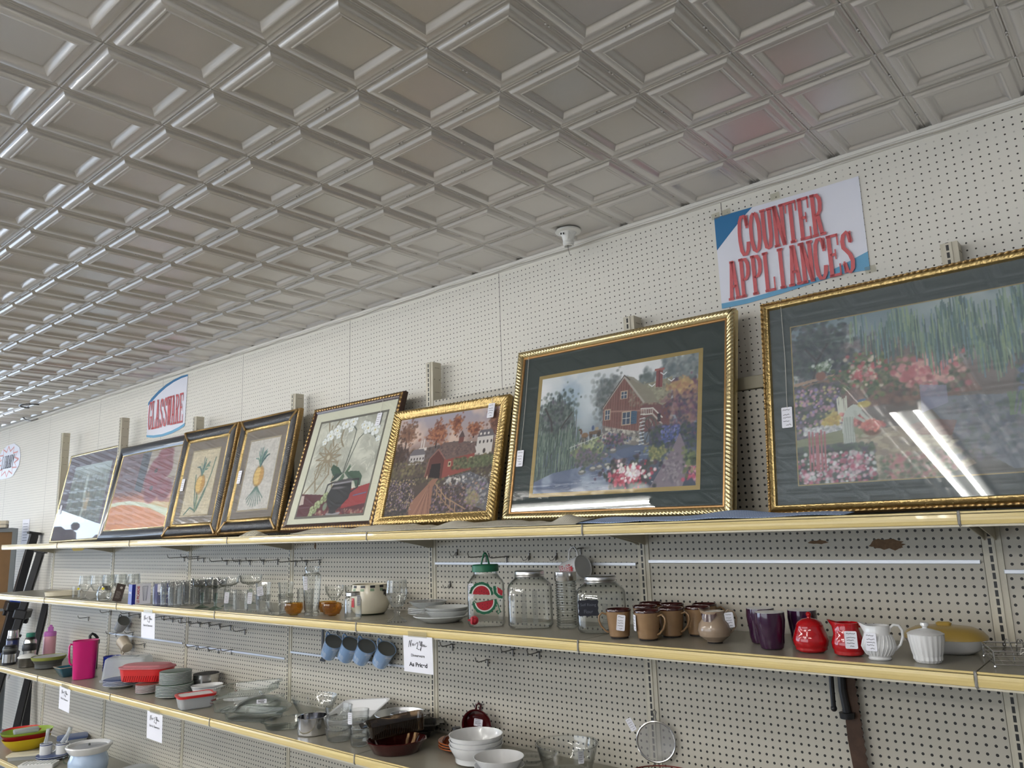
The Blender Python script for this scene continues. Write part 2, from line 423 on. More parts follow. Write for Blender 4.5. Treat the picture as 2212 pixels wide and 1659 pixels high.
# fitted picture planes: centre, right direction, up direction, width, height
FRAMES = {
 'P1': ((-164.94, -1.71, 19.16), (0.9998, 0.0129, 0.0138), (-0.0159, 0.1762, 0.9842), 38.26, 30.75),
 'P2': ((-117.6, -4.0, 18.41), (1.0, 0.0045, 0.0068), (-0.0076, 0.1991, 0.9799), 44.00, 29.52),
 'P3': ((-82.71, -4.66, 18.58), (0.9989, 0.0456, 0.0106), (-0.0191, 0.1907, 0.9815), 25.99, 29.83),
 'P4': ((-55.67, -4.18, 18.92), (0.9999, 0.0045, 0.0113), (-0.012, 0.2007, 0.9796), 25.47, 29.69),
 'P5': ((-21.99, -5.41, 18.47), (0.9999, -0.0113, 0.0016), (0.0019, 0.2983, 0.9545), 31.74, 29.58),
 'P6': ((8.68, -5.78, 16.24), (0.9957, 0.0922, 0.0056), (-0.0305, 0.271, 0.9621), 28.83, 23.96),
 'P7': ((45.95, -4.01, 19.67), (0.9998, -0.0159, -0.0134), (0.016, 0.1803, 0.9835), 42.51, 31.10),
 'P8': ((94.15, -3.21, 19.29), (1.0, 0.0, 0.0), (0.0, 0.1305, 0.9915), 46.00, 30.75),
}
# ================================================================ store shelving
M_gond = pm('shelf_enamel', rgb(196, 190, 172), 0.42, noise=0.03, nscale=12)
M_slot = pm('slot_dark', (0.012, 0.011, 0.01, 1), 0.8)
M_peg = peg_mat('gondola_pegboard', rgb(186, 181, 168), 0.178, px=0.8, pz=0.47, dirt=0.04, rough=0.5)
def panel_mat(px, pz): return peg_mat('gondola_pegboard_%s' % str((px, pz)), rgb(186, 181, 168), 0.178, px=px, pz=pz, dirt=0.04, rough=0.5)
M_rail = pm('aluminium_strip', (0.60, 0.62, 0.66, 1), 0.42, 0.7)

def slot_mat():
    m = bpy.data.materials.new('slotted_upright'); m.use_nodes = True; nt = m.node_tree; b = nt.nodes['Principled BSDF']; b.inputs['Roughness'].default_value = 0.45
    tc = nt.nodes.new('ShaderNodeTexCoord'); sx = nt.nodes.new('ShaderNodeSeparateXYZ'); nt.links.new(tc.outputs['Object'], sx.inputs[0])
    v = math_node(nt, 'SUBTRACT', math_node(nt, 'FRACT', math_node(nt, 'MULTIPLY_ADD', sx.outputs['Z'], 1/S, 1000.5)), 0.5)
    iz = math_node(nt, 'LESS_THAN', math_node(nt, 'ABSOLUTE', v), 0.375)
    ix = math_node(nt, 'LESS_THAN', math_node(nt, 'ABSOLUTE', math_node(nt, 'SUBTRACT', sx.outputs['X'], -0.0036)), 0.17*S)
    iy = math_node(nt, 'LESS_THAN', sx.outputs['Y'], -0.0)
    k = math_node(nt, 'MULTIPLY', math_node(nt, 'MULTIPLY', iz, ix), iy)
    ln_ = math_node(nt, 'LESS_THAN', math_node(nt, 'ABSOLUTE', math_node(nt, 'SUBTRACT', sx.outputs['X'], 0.0085)), 0.03*S)
    mx = nt.nodes.new('ShaderNodeMix'); mx.data_type = 'RGBA'; mx.inputs['A'].default_value = rgb(200, 194, 177); mx.inputs['B'].default_value = (0.01, 0.01, 0.01, 1)
    nt.links.new(k, mx.inputs['Factor']); nt.links.new(mx.outputs['Result'], b.inputs['Base Color'])
    return m
M_upr = slot_mat()

def upright(x, top, label):
    b = MB()
    b.box(-0.62, -0.12, -65, 0.36, 2.4, top)          # slotted channel
    o = b.build('upright', M_upr, smooth=False); o.location = L(x, 0, 0)
    # shift so that local z=0 is slot centre row
    tag(o, label, 'shelving upright', 'slotted uprights carrying the shelves')
    f = MB(); f.box(0.36, 0.0, -65, 1.05, 2.4, top)
    f.box(-1.0, 0.06, -65, -0.62, 2.4, top)
    f.build('flange', M_gond, o, (0, 0, 0), smooth=False)
    g = MB()
    for zz in (top-1.2, top-6.3, top-11.5): g.box(1.05, 0.6, zz, 1.08, 1.9, zz+0.08)
    for zz in (top-3.6, top-9.0):
        for yy in (0.5, 1.9): g.ball((1.06, yy, zz), 0.13, 8)
    g.build('seam_mark', pm('mark_dark', rgb(120, 114, 98), 0.5), o, (0, 0, 0), smooth=False)
    return o
names = {-192: 'leftmost slotted upright, at the far left end of the shelving', -144: 'tall slotted upright between the lilac picture and the black framed poppy picture',
         -96: 'slotted upright behind the left pineapple picture', -48: 'slotted upright left of the orchid picture',
         0: 'slotted upright behind the ornate gold framed bridge picture', 48: 'slotted upright behind the watermill picture',
         96: 'slotted upright behind the large garden picture', 144: 'slotted upright past the right edge of the view'}
for k in range(-192, 145, 48): upright(k, 43 if k <= -144 else 37.7, names[k])

# back panels between uprights (below top shelf; two bays also have panels above it)
P = {}
def panel(x, z0, z1, px, pz, label):
    b = MB(); b.box(1.07, 0.15, z0, 46.93, 0.5, z1)
    o = b.build('back_panel', panel_mat(px, pz), smooth=False); o.location = L(x, 0, 0)
    return tag(o, label, 'back panel', 'perforated back panels of the shelving')
bayname = {-192: 'the far left bay', -144: 'the second bay from the left', -96: 'the bay with the green stemmed glasses', -48: 'the bay with the four blue mugs',
           0: 'the bay with the watermelon jar', 48: 'the bay with the red sugar bowl', 96: 'the bay at the right edge'}
strips = {-192: (None, None), -144: (None, -24.2), -96: (None, -24.5), -48: (None, -22.87), 0: (-2.81, None), 48: (-2.38, None), 96: (-3.5, None)}
for x in range(-192, 97, 48):
    zs = strips[x][0] or strips[x][1] or -23.5
    px = 1.8 - 0.0; 
    panel(x, zs, 3.2, 0.8, 0.46 if x == 48 else 0.36, 'perforated beige panel, upper one, in ' + bayname[x])
    panel(x, -58.8, zs-0.03, 0.55, -0.31, 'perforated beige panel, lower one, in ' + bayname[x])
    for z in strips[x]:
        if z is None: continue
        o = MB().box(0.9, -0.06, z-0.25, 46.6, 0.14, z+0.25, 0.05).box(0.9, -0.1, z+0.15, 46.6, -0.05, z+0.22).build('joint_strip', M_rail, smooth=False); o.location = L(x, 0, 0)
        tag(o, 'thin aluminium strip across the panels in ' + bayname[x], 'metal strip', 'aluminium strips across the back panels')
panel(0, 3.6, 29.6, 0.8, 0.4, 'perforated beige panel standing above the top shelf behind the bridge picture')
panel(48, 3.6, 22.4, 0.8, 0.4, 'perforated beige panel above the top shelf between the two large pictures')
panel(96, 3.6, 22.4, 0.8, 0.4, 'perforated beige panel above the top shelf at the right edge')
for x in (48, 96):
    o = MB().box(1.06, -0.25, 22.5, 46.9, 1.0, 24.4, 0.1).build('top_rail', pm('rail_olive', rgb(150, 143, 122), 0.5), smooth=False); o.location = L(x, 0, 0)
    tag(o, 'olive grey cross rail above the perforated panel %s' % ('between the two large pictures' if x == 48 else 'at the right edge of the view'), 'rail')

# shelves: each four-foot section lifts off on its own
M_deck = peg_mat('shelf_deck', rgb(146, 142, 128), 0.07, px=0.5, pz=0.5, axes='XY', dirt=0.08, rough=0.3, hole=(0.30, 0.29, 0.26, 1), rim=False, patchy=0.0)
def lip_mat():
    m = bpy.data.materials.new('price_rail_vinyl'); m.use_nodes = True; nt = m.node_tree; b = nt.nodes['Principled BSDF']; b.inputs['Roughness'].default_value = 0.3
    b.inputs['Coat Weight'].default_value = 0.3
    tc = nt.nodes.new('ShaderNodeTexCoord'); mp = nt.nodes.new('ShaderNodeMapping'); mp.inputs['Scale'].default_value = (0.4, 1, 120)
    nt.links.new(tc.outputs['Object'], mp.inputs['Vector'])
    n = nt.nodes.new('ShaderNodeTexNoise'); n.inputs['Scale'].default_value = 2.0; n.inputs['Detail'].default_value = 4; nt.links.new(mp.outputs['Vector'], n.inputs['Vector'])
    r = nt.nodes.new('ShaderNodeValToRGB'); r.color_ramp.elements[0].color = rgb(204, 180, 116); r.color_ramp.elements[1].color = rgb(222, 202, 140)
    r.color_ramp.elements[0].position = 0.3; r.color_ramp.elements[1].position = 0.65
    nt.links.new(n.outputs['Fac'], r.inputs['Fac']); nt.links.new(r.outputs['Color'], b.inputs['Base Color'])
    return m
M_lip = lip_mat()
M_dark = pm('groove_dark', rgb(70, 60, 40), 0.6)
ROW = {'top': (3.55, 16.26, 1.29), 'middle': (-12.08, 18.6, 1.365), 'third': (-33.82, 18.85, 1.43), 'bottom': (-58.9, 20.5, 1.45)}
def shelf(x, row):
    z, dep, h = ROW[row]
    t = thing('shelf', '', 'shelf', x, 0, z, 0, 'shelf sections of the %s row' % row)
    MB().box(0.08, -dep+0.15, -0.5, 47.92, -0.02 if row != 'bottom' else 0.0, 0.0).build('deck', M_deck, t, smooth=False)
    d = -dep
    # moulded price rail: thin upper bead, groove, wide slightly bowed face, lower bead
    P_ = [(d+0.16, 0.10), (d+0.02, 0.10), (d-0.02, 0.04), (d-0.02, -0.10), (d+0.05, -0.13), (d+0.05, -0.19), (d-0.05, -0.22), (d-0.12, -0.55), (d-0.12, -0.85), (d-0.05, -h+0.06), (d+0.04, -h), (d+0.16, -h)]
    MB().prism(P_, 0.16, 47.84, 'x').build('price_rail', M_lip, t, smooth=False)
    MB().box(0.16, d+0.02, -0.185, 47.84, d+0.045, -0.135).build('rail_groove', M_dark, t, smooth=False)
    g = MB(); g.box(0.05, d+0.1, -h-0.22, 47.95, d+0.5, -h).box(0.05, d+0.5, -h-0.1, 47.95, d+0.56, -0.5)
    g.box(0.05, -1.2, -1.2, 47.95, -1.1, -0.5)
    g.build('shelf_frame', M_gond, t, smooth=False)
    if row != 'bottom':
        for xx in (0.42, 47.3):
            MB().prism([(-0.1, -0.5), (-dep+3.5, -0.5), (-dep+3.5, -0.9), (-2.0, -2.9), (-0.1, -3.4)], xx, xx+0.12, 'x').build('bracket', M_gond, t, smooth=False)
    for xx in (0.06, 47.94):
        c_ = MB(); c_.tube([(xx, d+0.1, 0.12), (xx, d-0.1, 0.05), (xx+0.05, d-0.16, -0.5), (xx-0.02, d-0.14, -h+0.1), (xx+0.03, d+0.05, -h-0.1)], 0.07, 6)
        c_.build('clip', pm('clip_wire', rgb(150, 148, 144), .5), t)
    return t
for row in ROW:
    for x in range(-192, 97, 48):
        s_ = shelf(x, row)
        s_['label'] = {'top': 'top shelf section carrying the pictures in ', 'middle': 'second shelf section with yellow price rail in ', 'third': 'third shelf section with yellow price rail in ', 'bottom': 'lowest shelf section near the floor in '}[row] + bayname[x]
# kick plate
kp = MB().box(-192, -19.5, -65, 144, -0.4, -60.4).build('kick_base', M_gond, smooth=False)
tag(kp, 'beige metal base under the lowest row of shelves', 'shelving base')
# ================================================================ pictures
class Canvas:
    """a small painter: every dab is one patch of pigment, later carried by the print's own mesh"""
    def __init__(s, W, H, seed=1):
        s.W, s.H = W, H; s.I = np.ones((H, W, 3)); s.R = np.random.RandomState(seed); s.asp = W / H
        s.U, s.Vv = np.meshgrid((np.arange(W) + .5) / W, (np.arange(H) + .5) / H)
    def noise(s, f, oct=4, seed=None):
        R = np.random.RandomState(seed) if seed is not None else s.R; out = np.zeros((s.H, s.W)); amp = 1; tot = 0
        for o in range(oct):
            n = int(f * 2 ** o) + 2; m_ = max(2, int(n / s.asp) + 2); g = R.rand(m_, n)
            x = s.U * (n - 1.001); y = s.Vv * (m_ - 1.001); x0 = x.astype(int); y0 = y.astype(int); fx = x - x0; fy = y - y0
            fx = fx*fx*(3-2*fx); fy = fy*fy*(3-2*fy)
            out += amp * ((g[y0, x0]*(1-fx) + g[y0, x0+1]*fx)*(1-fy) + (g[y0+1, x0]*(1-fx) + g[y0+1, x0+1]*fx)*fy); tot += amp; amp *= .55
        return out / tot
    def put(s, mask, col, a=1.0):
        m_ = np.clip(mask * a, 0, 1)[..., None]; s.I = s.I * (1 - m_) + np.array(col, float) / 255 * m_
    def vgrad(s, stops):
        v = s.Vv; ks = [k for k, _ in stops]; cs = np.array([c for _, c in stops], float) / 255
        for i in range(3): s.I[..., i] = np.interp(v, ks, cs[:, i])
    def poly(s, P, col, a=1.0, soft=0, tex=0):
        n = len(P); ins = np.zeros((s.H, s.W), bool)
        for i in range(n):
            (x0, y0), (x1, y1) = P[i], P[(i+1) % n]
            if y0 == y1: continue
            c = ((y0 > s.Vv) != (y1 > s.Vv)) & (s.U < (x1-x0)*(s.Vv-y0)/(y1-y0) + x0); ins ^= c
        m_ = ins.astype(float)
        if tex: m_ *= 1 - tex * s.noise(40, 2)
        s.put(m_, col, a); return ins
    def ell(s, cx, cy, rx, ry, col, a=1.0, soft=0.15):
        x0 = max(0, int((cx-rx*1.3)*s.W)); x1 = min(s.W, int((cx+rx*1.3)*s.W)+2); y0 = max(0, int((cy-ry*1.3)*s.H)); y1 = min(s.H, int((cy+ry*1.3)*s.H)+2)
        if x1 <= x0 or y1 <= y0: return
        u = s.U[y0:y1, x0:x1]; v = s.Vv[y0:y1, x0:x1]
        d = np.sqrt(((u-cx)/rx)**2 + ((v-cy)/ry)**2); m_ = np.clip((1+soft-d)/(2*soft+1e-6), 0, 1)[..., None] * a
        s.I[y0:y1, x0:x1] = s.I[y0:y1, x0:x1]*(1-m_) + np.array(col, float)/255*m_
    def line(s, P, w, col, a=1.0):
        for (x0, y0), (x1, y1) in zip(P[:-1], P[1:]):
            n = max(1, int(max(abs(x1-x0)*s.W, abs(y1-y0)*s.H) / max(0.6, w*s.W*0.7)))
            for k in range(n+1):
                t = k/n; s.ell(x0+(x1-x0)*t, y0+(y1-y0)*t, w, w*s.asp, col, a if n < 2 else a, 0.4)
    def dabs(s, n, fn, size, cols, a=0.8, ry=1.0, droop=0.0):
        """scatter n dabs; fn gives (u, v) or None"""
        R = s.R; cols = list(cols)
        for _ in range(n):
            p = fn(R)
            if p is None: continue
            c = np.array(cols[R.randint(len(cols))], float) * (0.88 + 0.24*R.rand())
            z = size*(0.6+0.8*R.rand())
            s.ell(p[0], p[1], z, z*s.asp*ry, np.clip(c, 0, 255), a, 0.4)
    def blob(s, n, cx, cy, rx, ry, size, cols, a=0.8, ryy=1.0):
        def f(R):
            t = R.rand()*2*PI; r = min(1.25, abs(R.randn())*.42 + .25*R.rand())*(1+.18*math.sin(3*t+cx*40)+.12*math.sin(7*t+cy*50)); return cx + rx*r*math.cos(t), cy + ry*r*math.sin(t)
        s.dabs(n, f, size, cols, a, ryy)
    def rect(s, n, x0, y0, x1, y1, size, cols, a=0.8, ryy=1.0):
        s.dabs(n, lambda R: (x0+(x1-x0)*R.rand(), y0+(y1-y0)*R.rand()), size, cols, a, ryy)
    def texture(s, f, amt):
        n_ = s.noise(f, 3) - .5; s.I = np.clip(s.I * (1 + amt * n_[..., None] * 2), 0, 1)
    def mesh(s, name, w, h, cx, cy, z, parent, rough=0.6):
        W, H = s.W, s.H
        X = (np.linspace(-.5, .5, W) * w + cx) * S; Y = (np.linspace(-.5, .5, H) * h + cy) * S
        co_ = np.zeros((H, W, 3)); co_[..., 0] = X[None]; co_[..., 1] = Y[:, None]; co_[..., 2] = z * S
        idx = np.arange(W*H).reshape(H, W)
        F = np.stack([idx[:-1, :-1], idx[:-1, 1:], idx[1:, 1:], idx[1:, :-1]], -1).reshape(-1, 4)
        me = bpy.data.meshes.new(name); me.vertices.add(W*H); me.vertices.foreach_set('co', co_.ravel())
        me.loops.add(F.size); me.loops.foreach_set('vertex_index', F.ravel().astype(np.int32))
        me.polygons.add(len(F)); me.polygons.foreach_set('loop_start', (np.arange(len(F))*4).astype(np.int32))
        me.update(calc_edges=True)
        at = me.color_attributes.new('pigment', 'FLOAT_COLOR', 'POINT')
        lum = s.I.mean(2, keepdims=True); s.I = (lum + (s.I - lum)*.86)*1.14
        c = np.clip(s.I, 0, 1); c = np.where(c <= .04045, c/12.92, ((c+.055)/1.055)**2.4)
        buf = np.ones((H, W, 4)); buf[..., :3] = c; at.data.foreach_set('color', buf.ravel())
        me.materials.append(print_mat()); o = bpy.data.objects.new(name, me); sc.collection.objects.link(o); o.parent = parent
        return o

def print_mat():
    if 'printed_sheet' in MATS: return MATS['printed_sheet']
    m = bpy.data.materials.new('printed_sheet'); m.use_nodes = True; nt = m.node_tree; b = nt.nodes['Principled BSDF']; b.inputs['Roughness'].default_value = 0.6
    a = nt.nodes.new('ShaderNodeAttribute'); a.attribute_name = 'pigment'; nt.links.new(a.outputs['Color'], b.inputs['Base Color'])
    MATS['printed_sheet'] = m; return m

M_pane = thin_glass('picture_glass', (0.97, 0.98, 0.98, 1), (0.85, 0.88, 0.88, 1), 0.012, .85, body=0.012, bodycol=(0.8, 0.85, 0.9, 1))
M_pane2 = thin_glass('glare_haze_glass', (0.95, 0.97, 0.97, 1), (0.85, 0.88, 0.88, 1), 0.02, 1.15, body=0.06, bodycol=(0.8, 0.85, 0.9, 1))  # pale body colour paints glare haze onto the dusty glass

def sweep(parent, name, w, h, prof, mat, amp=None, pitch=0.5, shape='sin', res=None):
    """mitred moulding round a w x h rectangle. prof: (inset, height); amp: relief per profile point along the side"""
    b = MB(); amp = amp or [0]*len(prof)
    for side in range(4):
        ln = w if side % 2 == 0 else h; other = h if side % 2 == 0 else w
        n = max(2, int(ln/pitch*(res or 5))) if any(amp) else 2
        rows = []
        for k, (ins, hh) in enumerate(prof):
            row = []
            for i in range(n+1):
                t = i/n; s_ = -ln/2 + ins + t*(ln-2*ins); q = -other/2 + ins
                ph = 2*PI*s_/pitch
                if shape == 'sin': f = math.cos(ph)
                elif shape == 'rope': f = math.cos(ph + ins*6)
                elif shape == 'leaf': f = abs(math.cos(ph/2 + abs(ins-1.0)*3.0))*2-1
                else: f = math.cos(ph) * math.cos(ph*0.37 + ins*5)
                z = hh + amp[k]*f
                p = {0: (s_, q, z), 1: (-q, s_, z), 2: (-s_, -q, z), 3: (q, -s_, z)}[side]
                row.append(p)
            rows.append(row)
        b.loft(rows, closed=False)
    return b.build(name, mat, parent, (0, 0, 0), angle=60)

def picture(label, c, u, v, w, h, th=1.0, group=None):
    """Empty at the picture's foot; local frame: x right, y up, z out of the picture, origin at picture centre"""
    u = Vector(u).normalized(); v = Vector(v); v = (v - u*u.dot(v)).normalized(); n = u.cross(v)
    rot = Matrix((u, v, n)).transposed().to_euler()
    t = thing('framed_picture', label, 'picture', *c, group=group, rot=rot)
    return t
def backing(t, w, h, z0=-1.0, z1=-0.3):
    MB().box(-w/2+0.25, -h/2+0.25, z0, w/2-0.25, h/2-0.25, z1).build('backing_board', pm('backing', rgb(92, 74, 56), 0.8), t, smooth=False)
def pane(t, w, h, z, mat=None, cx=0, cy=0):
    MB().box(cx-w/2, cy-h/2, z, cx+w/2, cy+h/2, z+0.06).build('glass_pane', mat or M_pane, t, smooth=False)
def matboard(t, x0, y0, x1, y1, a0, b0, a1, b1, mat, z=-0.2, name='mat_board', th=0.06):
    """card with a window: outer x0..y1, opening a0..b1"""
    b = MB(); b.box(x0, y0, z, x1, b0, z+th).box(x0, b1, z, x1, y1, z+th).box(x0, b0, z, a0, b1, z+th).box(a1, b0, z, x1, b1, z+th)
    b.build(name, mat, t, smooth=False)
def ptag(t, x, y, z, top, seed, tilt=0.0):
    o = price_tag(t, 1.5, 2.9, rot=(-PI/2, 0, tilt), at=(x, y, z), seed=seed)
    o.rotation_euler = Matrix.Rotation(-PI/2, 3, 'X').to_euler()
    MB().tube([(x+0.1, y+1.3, z+0.04), (x+0.15, (y+top)/2, z+0.06), (x-0.1, top-0.2, z+0.1), (x-0.12, top+0.3, z-0.3), (x-0.1, top+0.3, z-0.9)], 0.035, 5).build('tag_string', M_string, t)

M_gold = pm('gold_leaf', (0.52, 0.375, 0.16, 1), 0.30, 0.95, noise=0.3, nscale=60, bump=1.0, bscale=110)
M_goldp = pm('pale_gold', (0.60, 0.49, 0.27, 1), 0.26, 0.95, noise=0.15, nscale=90)
M_golddk = pm('antique_gold', (0.34, 0.22, 0.09, 1), 0.36, 0.85, noise=0.4, nscale=70, bump=0.4, bscale=120)
M_leather = pm('black_crackle', rgb(30, 26, 26), 0.30, coat=0.3, bump=0.9, bscale=240, noise=0.5, nscale=150)
M_brownf = pm('dark_walnut', rgb(58, 34, 24), 0.28, coat=0.3, noise=0.4, nscale=50)
M_blackf = pm('black_lacquer', rgb(20, 20, 26), 0.22, coat=0.4)
M_green = pm('dark_green_mat', rgb(38, 52, 50), 0.75)
M_cream = pm('cream_mat', rgb(232, 228, 206), 0.7)
M_taupe = pm('taupe_mat', rgb(132, 118, 106), 0.7, noise=0.06, nscale=60)
M_lilac = pm('plum_mat', rgb(112, 92, 112), 0.7)
M_edge = pm('dull_gold_mat', rgb(168, 142, 84), 0.5, 0.2)

# ---------------------------------------------------------------- 7: watermill
def art_mill():
    c = Canvas(340, 226, 7); R = c.R
    c.vgrad([(0, (60, 70, 92)), (.35, (90, 100, 120)), (.55, (150, 160, 170)), (.8, (196, 204, 212)), (1, (222, 222, 224))])
    n = c.noise(4, 5); c.put(np.clip((n-.5)*4, 0, 1)*(c.Vv > .55), (236, 232, 234), .9); c.put(np.clip((.46-n)*5, 0, 1)*(c.Vv > .6), (140, 165, 190), .6)
    G = [(62, 78, 74), (84, 98, 90), (104, 116, 108), (48, 62, 64), (120, 128, 122)]
    c.blob(900, .47, .74, .10, .22, .010, [(96, 104, 108), (120, 126, 128), (140, 142, 142), (84, 92, 92)], .55)
    c.blob(1100, .93, .86, .16, .18, .011, [(88, 100, 106), (110, 120, 126), (130, 138, 140), (150, 154, 156)], .55)
    c.blob(500, .70, .80, .06, .12, .010, [(120, 128, 130), (100, 110, 110)], .5)
    # distant waterfall light between trees
    c.ell(.335, .72, .045, .22, (206, 212, 216), .6, .7)
    # left willows
    for k in range(260):
        x = R.rand()*.27; y0 = .45 + .4*R.rand()*(1-abs(x-.13)*3); l = .10+.18*R.rand(); col = G[R.randint(5)]
        c.line([(x, y0), (x + .01*(R.rand()-.5), y0-l)], .0026, np.array(col)*(.8+.5*R.rand()), .6)
    c.blob(900, .13, .62, .14, .24, .009, G + [(96, 84, 104)], .6)
    c.line([(.10, .22), (.12, .42), (.10, .6), (.05, .72)], .006, (58, 54, 54), .9); c.line([(.12, .42), (.19, .58), (.24, .66)], .004, (58, 54, 54), .9)
    for k in range(420):
        x = R.rand()*.30; y0 = .12+.42*R.rand(); l = .05+.12*R.rand(); col = [(70, 92, 82), (96, 116, 100), (122, 138, 120), (50, 70, 66)][R.randint(4)]
        c.line([(x, y0), (x+.006*(R.rand()-.5), y0-l)], .0024, col, .65)
    # bank and lawn
    c.poly([(.24, .33), (.35, .40), (.46, .46), (.5, .5), (.45, .30), (.30, .25)], (120, 132, 96)); c.blob(300, .38, .36, .10, .07, .008, [(150, 158, 104), (104, 118, 92), (86, 96, 96), (168, 172, 130)], .7)
    for k in range(9): c.line([(.25+.022*k, .335+.012*k), (.25+.022*k, .38+.012*k)], .0018, (206, 206, 200), .8)
    c.line([(.24, .365), (.44, .44)], .0018, (206, 206, 200), .8)
    # horse and cart
    c.ell(.335, .455, .022, .022, (132, 96, 66)); c.ell(.31, .485, .008, .02, (110, 78, 56)); c.ell(.302, .505, .010, .010, (96, 70, 52))
    for k in (-1, 0, 1, 2): c.line([(.322+.009*k, .44), (.322+.009*k, .405)], .0025, (70, 54, 46))
    c.poly([(.36, .45), (.44, .462), (.435, .49), (.362, .48)], (112, 84, 66)); c.ell(.375, .445, .010, .018, (70, 58, 52)); c.ell(.425, .455, .012, .022, (70, 58, 52)); c.ell(.385, .51, .008, .02, (70, 88, 130)); c.ell(.41, .5, .012, .014, (170, 150, 120))
    # stone foundation
    c.poly([(.44, .43), (.45, .53), (.60, .47), (.675, .45), (.675, .33), (.56, .36)], (128, 120, 114))
    for k in range(150):
        c.ell(.45+.22*R.rand(), .365+.13*R.rand()-.0, .010, .013, [(178, 170, 158), (150, 142, 136), (110, 104, 104), (200, 192, 178)][R.randint(4)], .9, .15)
    # mill walls
    W_ = (132, 84, 78)
    c.poly([(.445, .52), (.445, .67), (.565, .885), (.68, .675), (.68, .44), (.56, .475)], W_)
    c.poly([(.68, .44), (.68, .675), (.755, .655), (.80, .64), (.845, .70), (.845, .44), (.76, .42)], (118, 74, 76))
    for k in range(46):
        x = .448+.0052*k; yt = .67+(x-.445)*1.79 if x < .565 else .885-(x-.565)*1.83
        c.line([(x, .50-(x-.445)*.25), (x, yt-.01)], .0012, (96, 60, 58) if k % 3 else (160, 108, 98), .55)
    c.line([(.445, .63), (.69, .60)], .004, (166, 122, 110), .9)
    # roofs
    c.poly([(.565, .90), (.585, .87), (.69, .67), (.775, .655), (.74, .72), (.60, .88)], (136, 128, 112)); c.poly([(.66, .80), (.82, .83), (.85, .84), (.845, .66), (.80, .62), (.76, .655), (.74, .72)], (150, 144, 122))
    c.rect(260, .60, .64, .84, .82, .006, [(160, 154, 132), (120, 112, 98), (176, 168, 140), (104, 98, 90)], .0 + .35)
    c.poly([(.565, .90), (.70, .655), (.775, .65), (.74, .74), (.62, .88)], (140, 132, 116), .85); c.line([(.44, .66), (.565, .895), (.69, .665)], .005, (176, 166, 156)); c.line([(.435, .655), (.565, .905), (.60, .86)], .0026, (80, 70, 70))
    c.poly([(.755, .77), (.755, .905), (.795, .905), (.795, .765)], (140, 72, 76)); c.poly([(.748, .90), (.748, .918), (.802, .918), (.802, .90)], (170, 100, 96)); c.line([(.775, .77), (.775, .90)], .003, (100, 54, 60), .6)
    # windows
    for (x, y, a, b_) in ((.568, .745, .016, .026), (.473, .60, .013, .036), (.590, .555, .022, .046)):
        c.poly([(x-a-.006, y-b_-.008), (x-a-.006, y+b_+.008), (x+a+.006, y+b_+.008), (x+a+.006, y-b_-.008)], (186, 160, 136)); c.poly([(x-a, y-b_), (x-a, y+b_), (x+a, y+b_), (x+a, y-b_)], (62, 78, 104))
        c.line([(x, y-b_), (x, y+b_)], .0016, (210, 204, 196)); c.line([(x-a, y), (x+a, y)], .0016, (210, 204, 196))
    c.poly([(.617, .507), (.617, .607), (.652, .603), (.652, .503)], (60, 96, 128)); [c.line([(.619, .515+.012*k), (.650, .513+.012*k)], .0012, (36, 62, 92)) for k in range(8)]
    # balcony
    c.poly([(.675, .565), (.675, .575), (.745, .57), (.745, .56)], (206, 200, 190)); c.line([(.675, .615), (.745, .61), (.80, .53)], .003, (214, 208, 198)); [c.line([(.678+.011*k, .57), (.678+.011*k, .613)], .0017, (206, 200, 190)) for k in range(7)]
    c.line([(.745, .565), (.80, .48)], .004, (186, 176, 164)); c.poly([(.775, .50), (.775, .56), (.79, .56), (.79, .50)], (60, 56, 66))
    # wheel
    for k in range(60):
        a = 2*PI*k/60; c.ell(.73+.040*math.cos(a), .44+.105*math.sin(a), .005, .007, (92, 84, 82)); c.ell(.71+.040*math.cos(a), .435+.10*math.sin(a), .004, .006, (140, 132, 126))
    for k in range(8):
        a = 2*PI*k/8+.2; c.line([(.73, .44), (.73+.038*math.cos(a), .44+.10*math.sin(a))], .0022, (78, 70, 70))
    c.ell(.73, .44, .008, .012, (60, 54, 56)); c.ell(.79, .44, .022, .045, (104, 96, 96)); c.ell(.79, .44, .012, .03, (60, 58, 66))
    for k in range(8): c.line([(.672, .34+.028*k), (.70, .345+.028*k)], .0022, (222, 226, 230), .8)
    # water
    c.poly([(0, 0), (0, .10), (.14, .17), (.30, .20), (.42, .24), (.55, .31), (.66, .34), (.74, .32), (.72, .22), (.64, .15), (.60, 0)], (86, 98, 128)); n2 = c.noise(10, 3)
    wm_ = c.poly([(0, 0), (0, .10), (.14, .17), (.30, .20), (.42, .24), (.55, .31), (.66, .34), (.74, .32), (.72, .22), (.64, .15), (.60, 0)], (96, 110, 142), .4)
    c.put(wm_*np.clip((n2-.5)*5, 0, 1), (168, 180, 200), .7); c.poly([(.50, .02), (.52, .24), (.62, .25), (.60, .02)], (150, 104, 98), .75); c.ell(.63, .22, .03, .05, (70, 84, 122), .8, .4); c.ell(.40, .06, .10, .05, (176, 184, 200), .8, .6)
    for k in range(220):
        x = R.rand()*.72; y = R.rand()*.30
        if y < .02+x*.42: c.line([(x, y), (x+.03, y+.002)], .0014, (190, 200, 214) if k % 2 else (60, 70, 104), .45)
    for (x, y) in ((.33, .16), (.40, .18), (.44, .19), (.49, .20), (.36, .22), (.42, .25), (.47, .28), (.52, .31), (.75, .20)):
        c.ell(x, y, .022, .020, (110, 108, 108)); c.ell(x, y+.008, .016, .010, (178, 172, 162))
    # flowers and bushes
    c.blob(500, .36, .27, .10, .08, .007, [(70, 84, 72), (104, 92, 116), (132, 104, 124), (90, 104, 84)], .7)
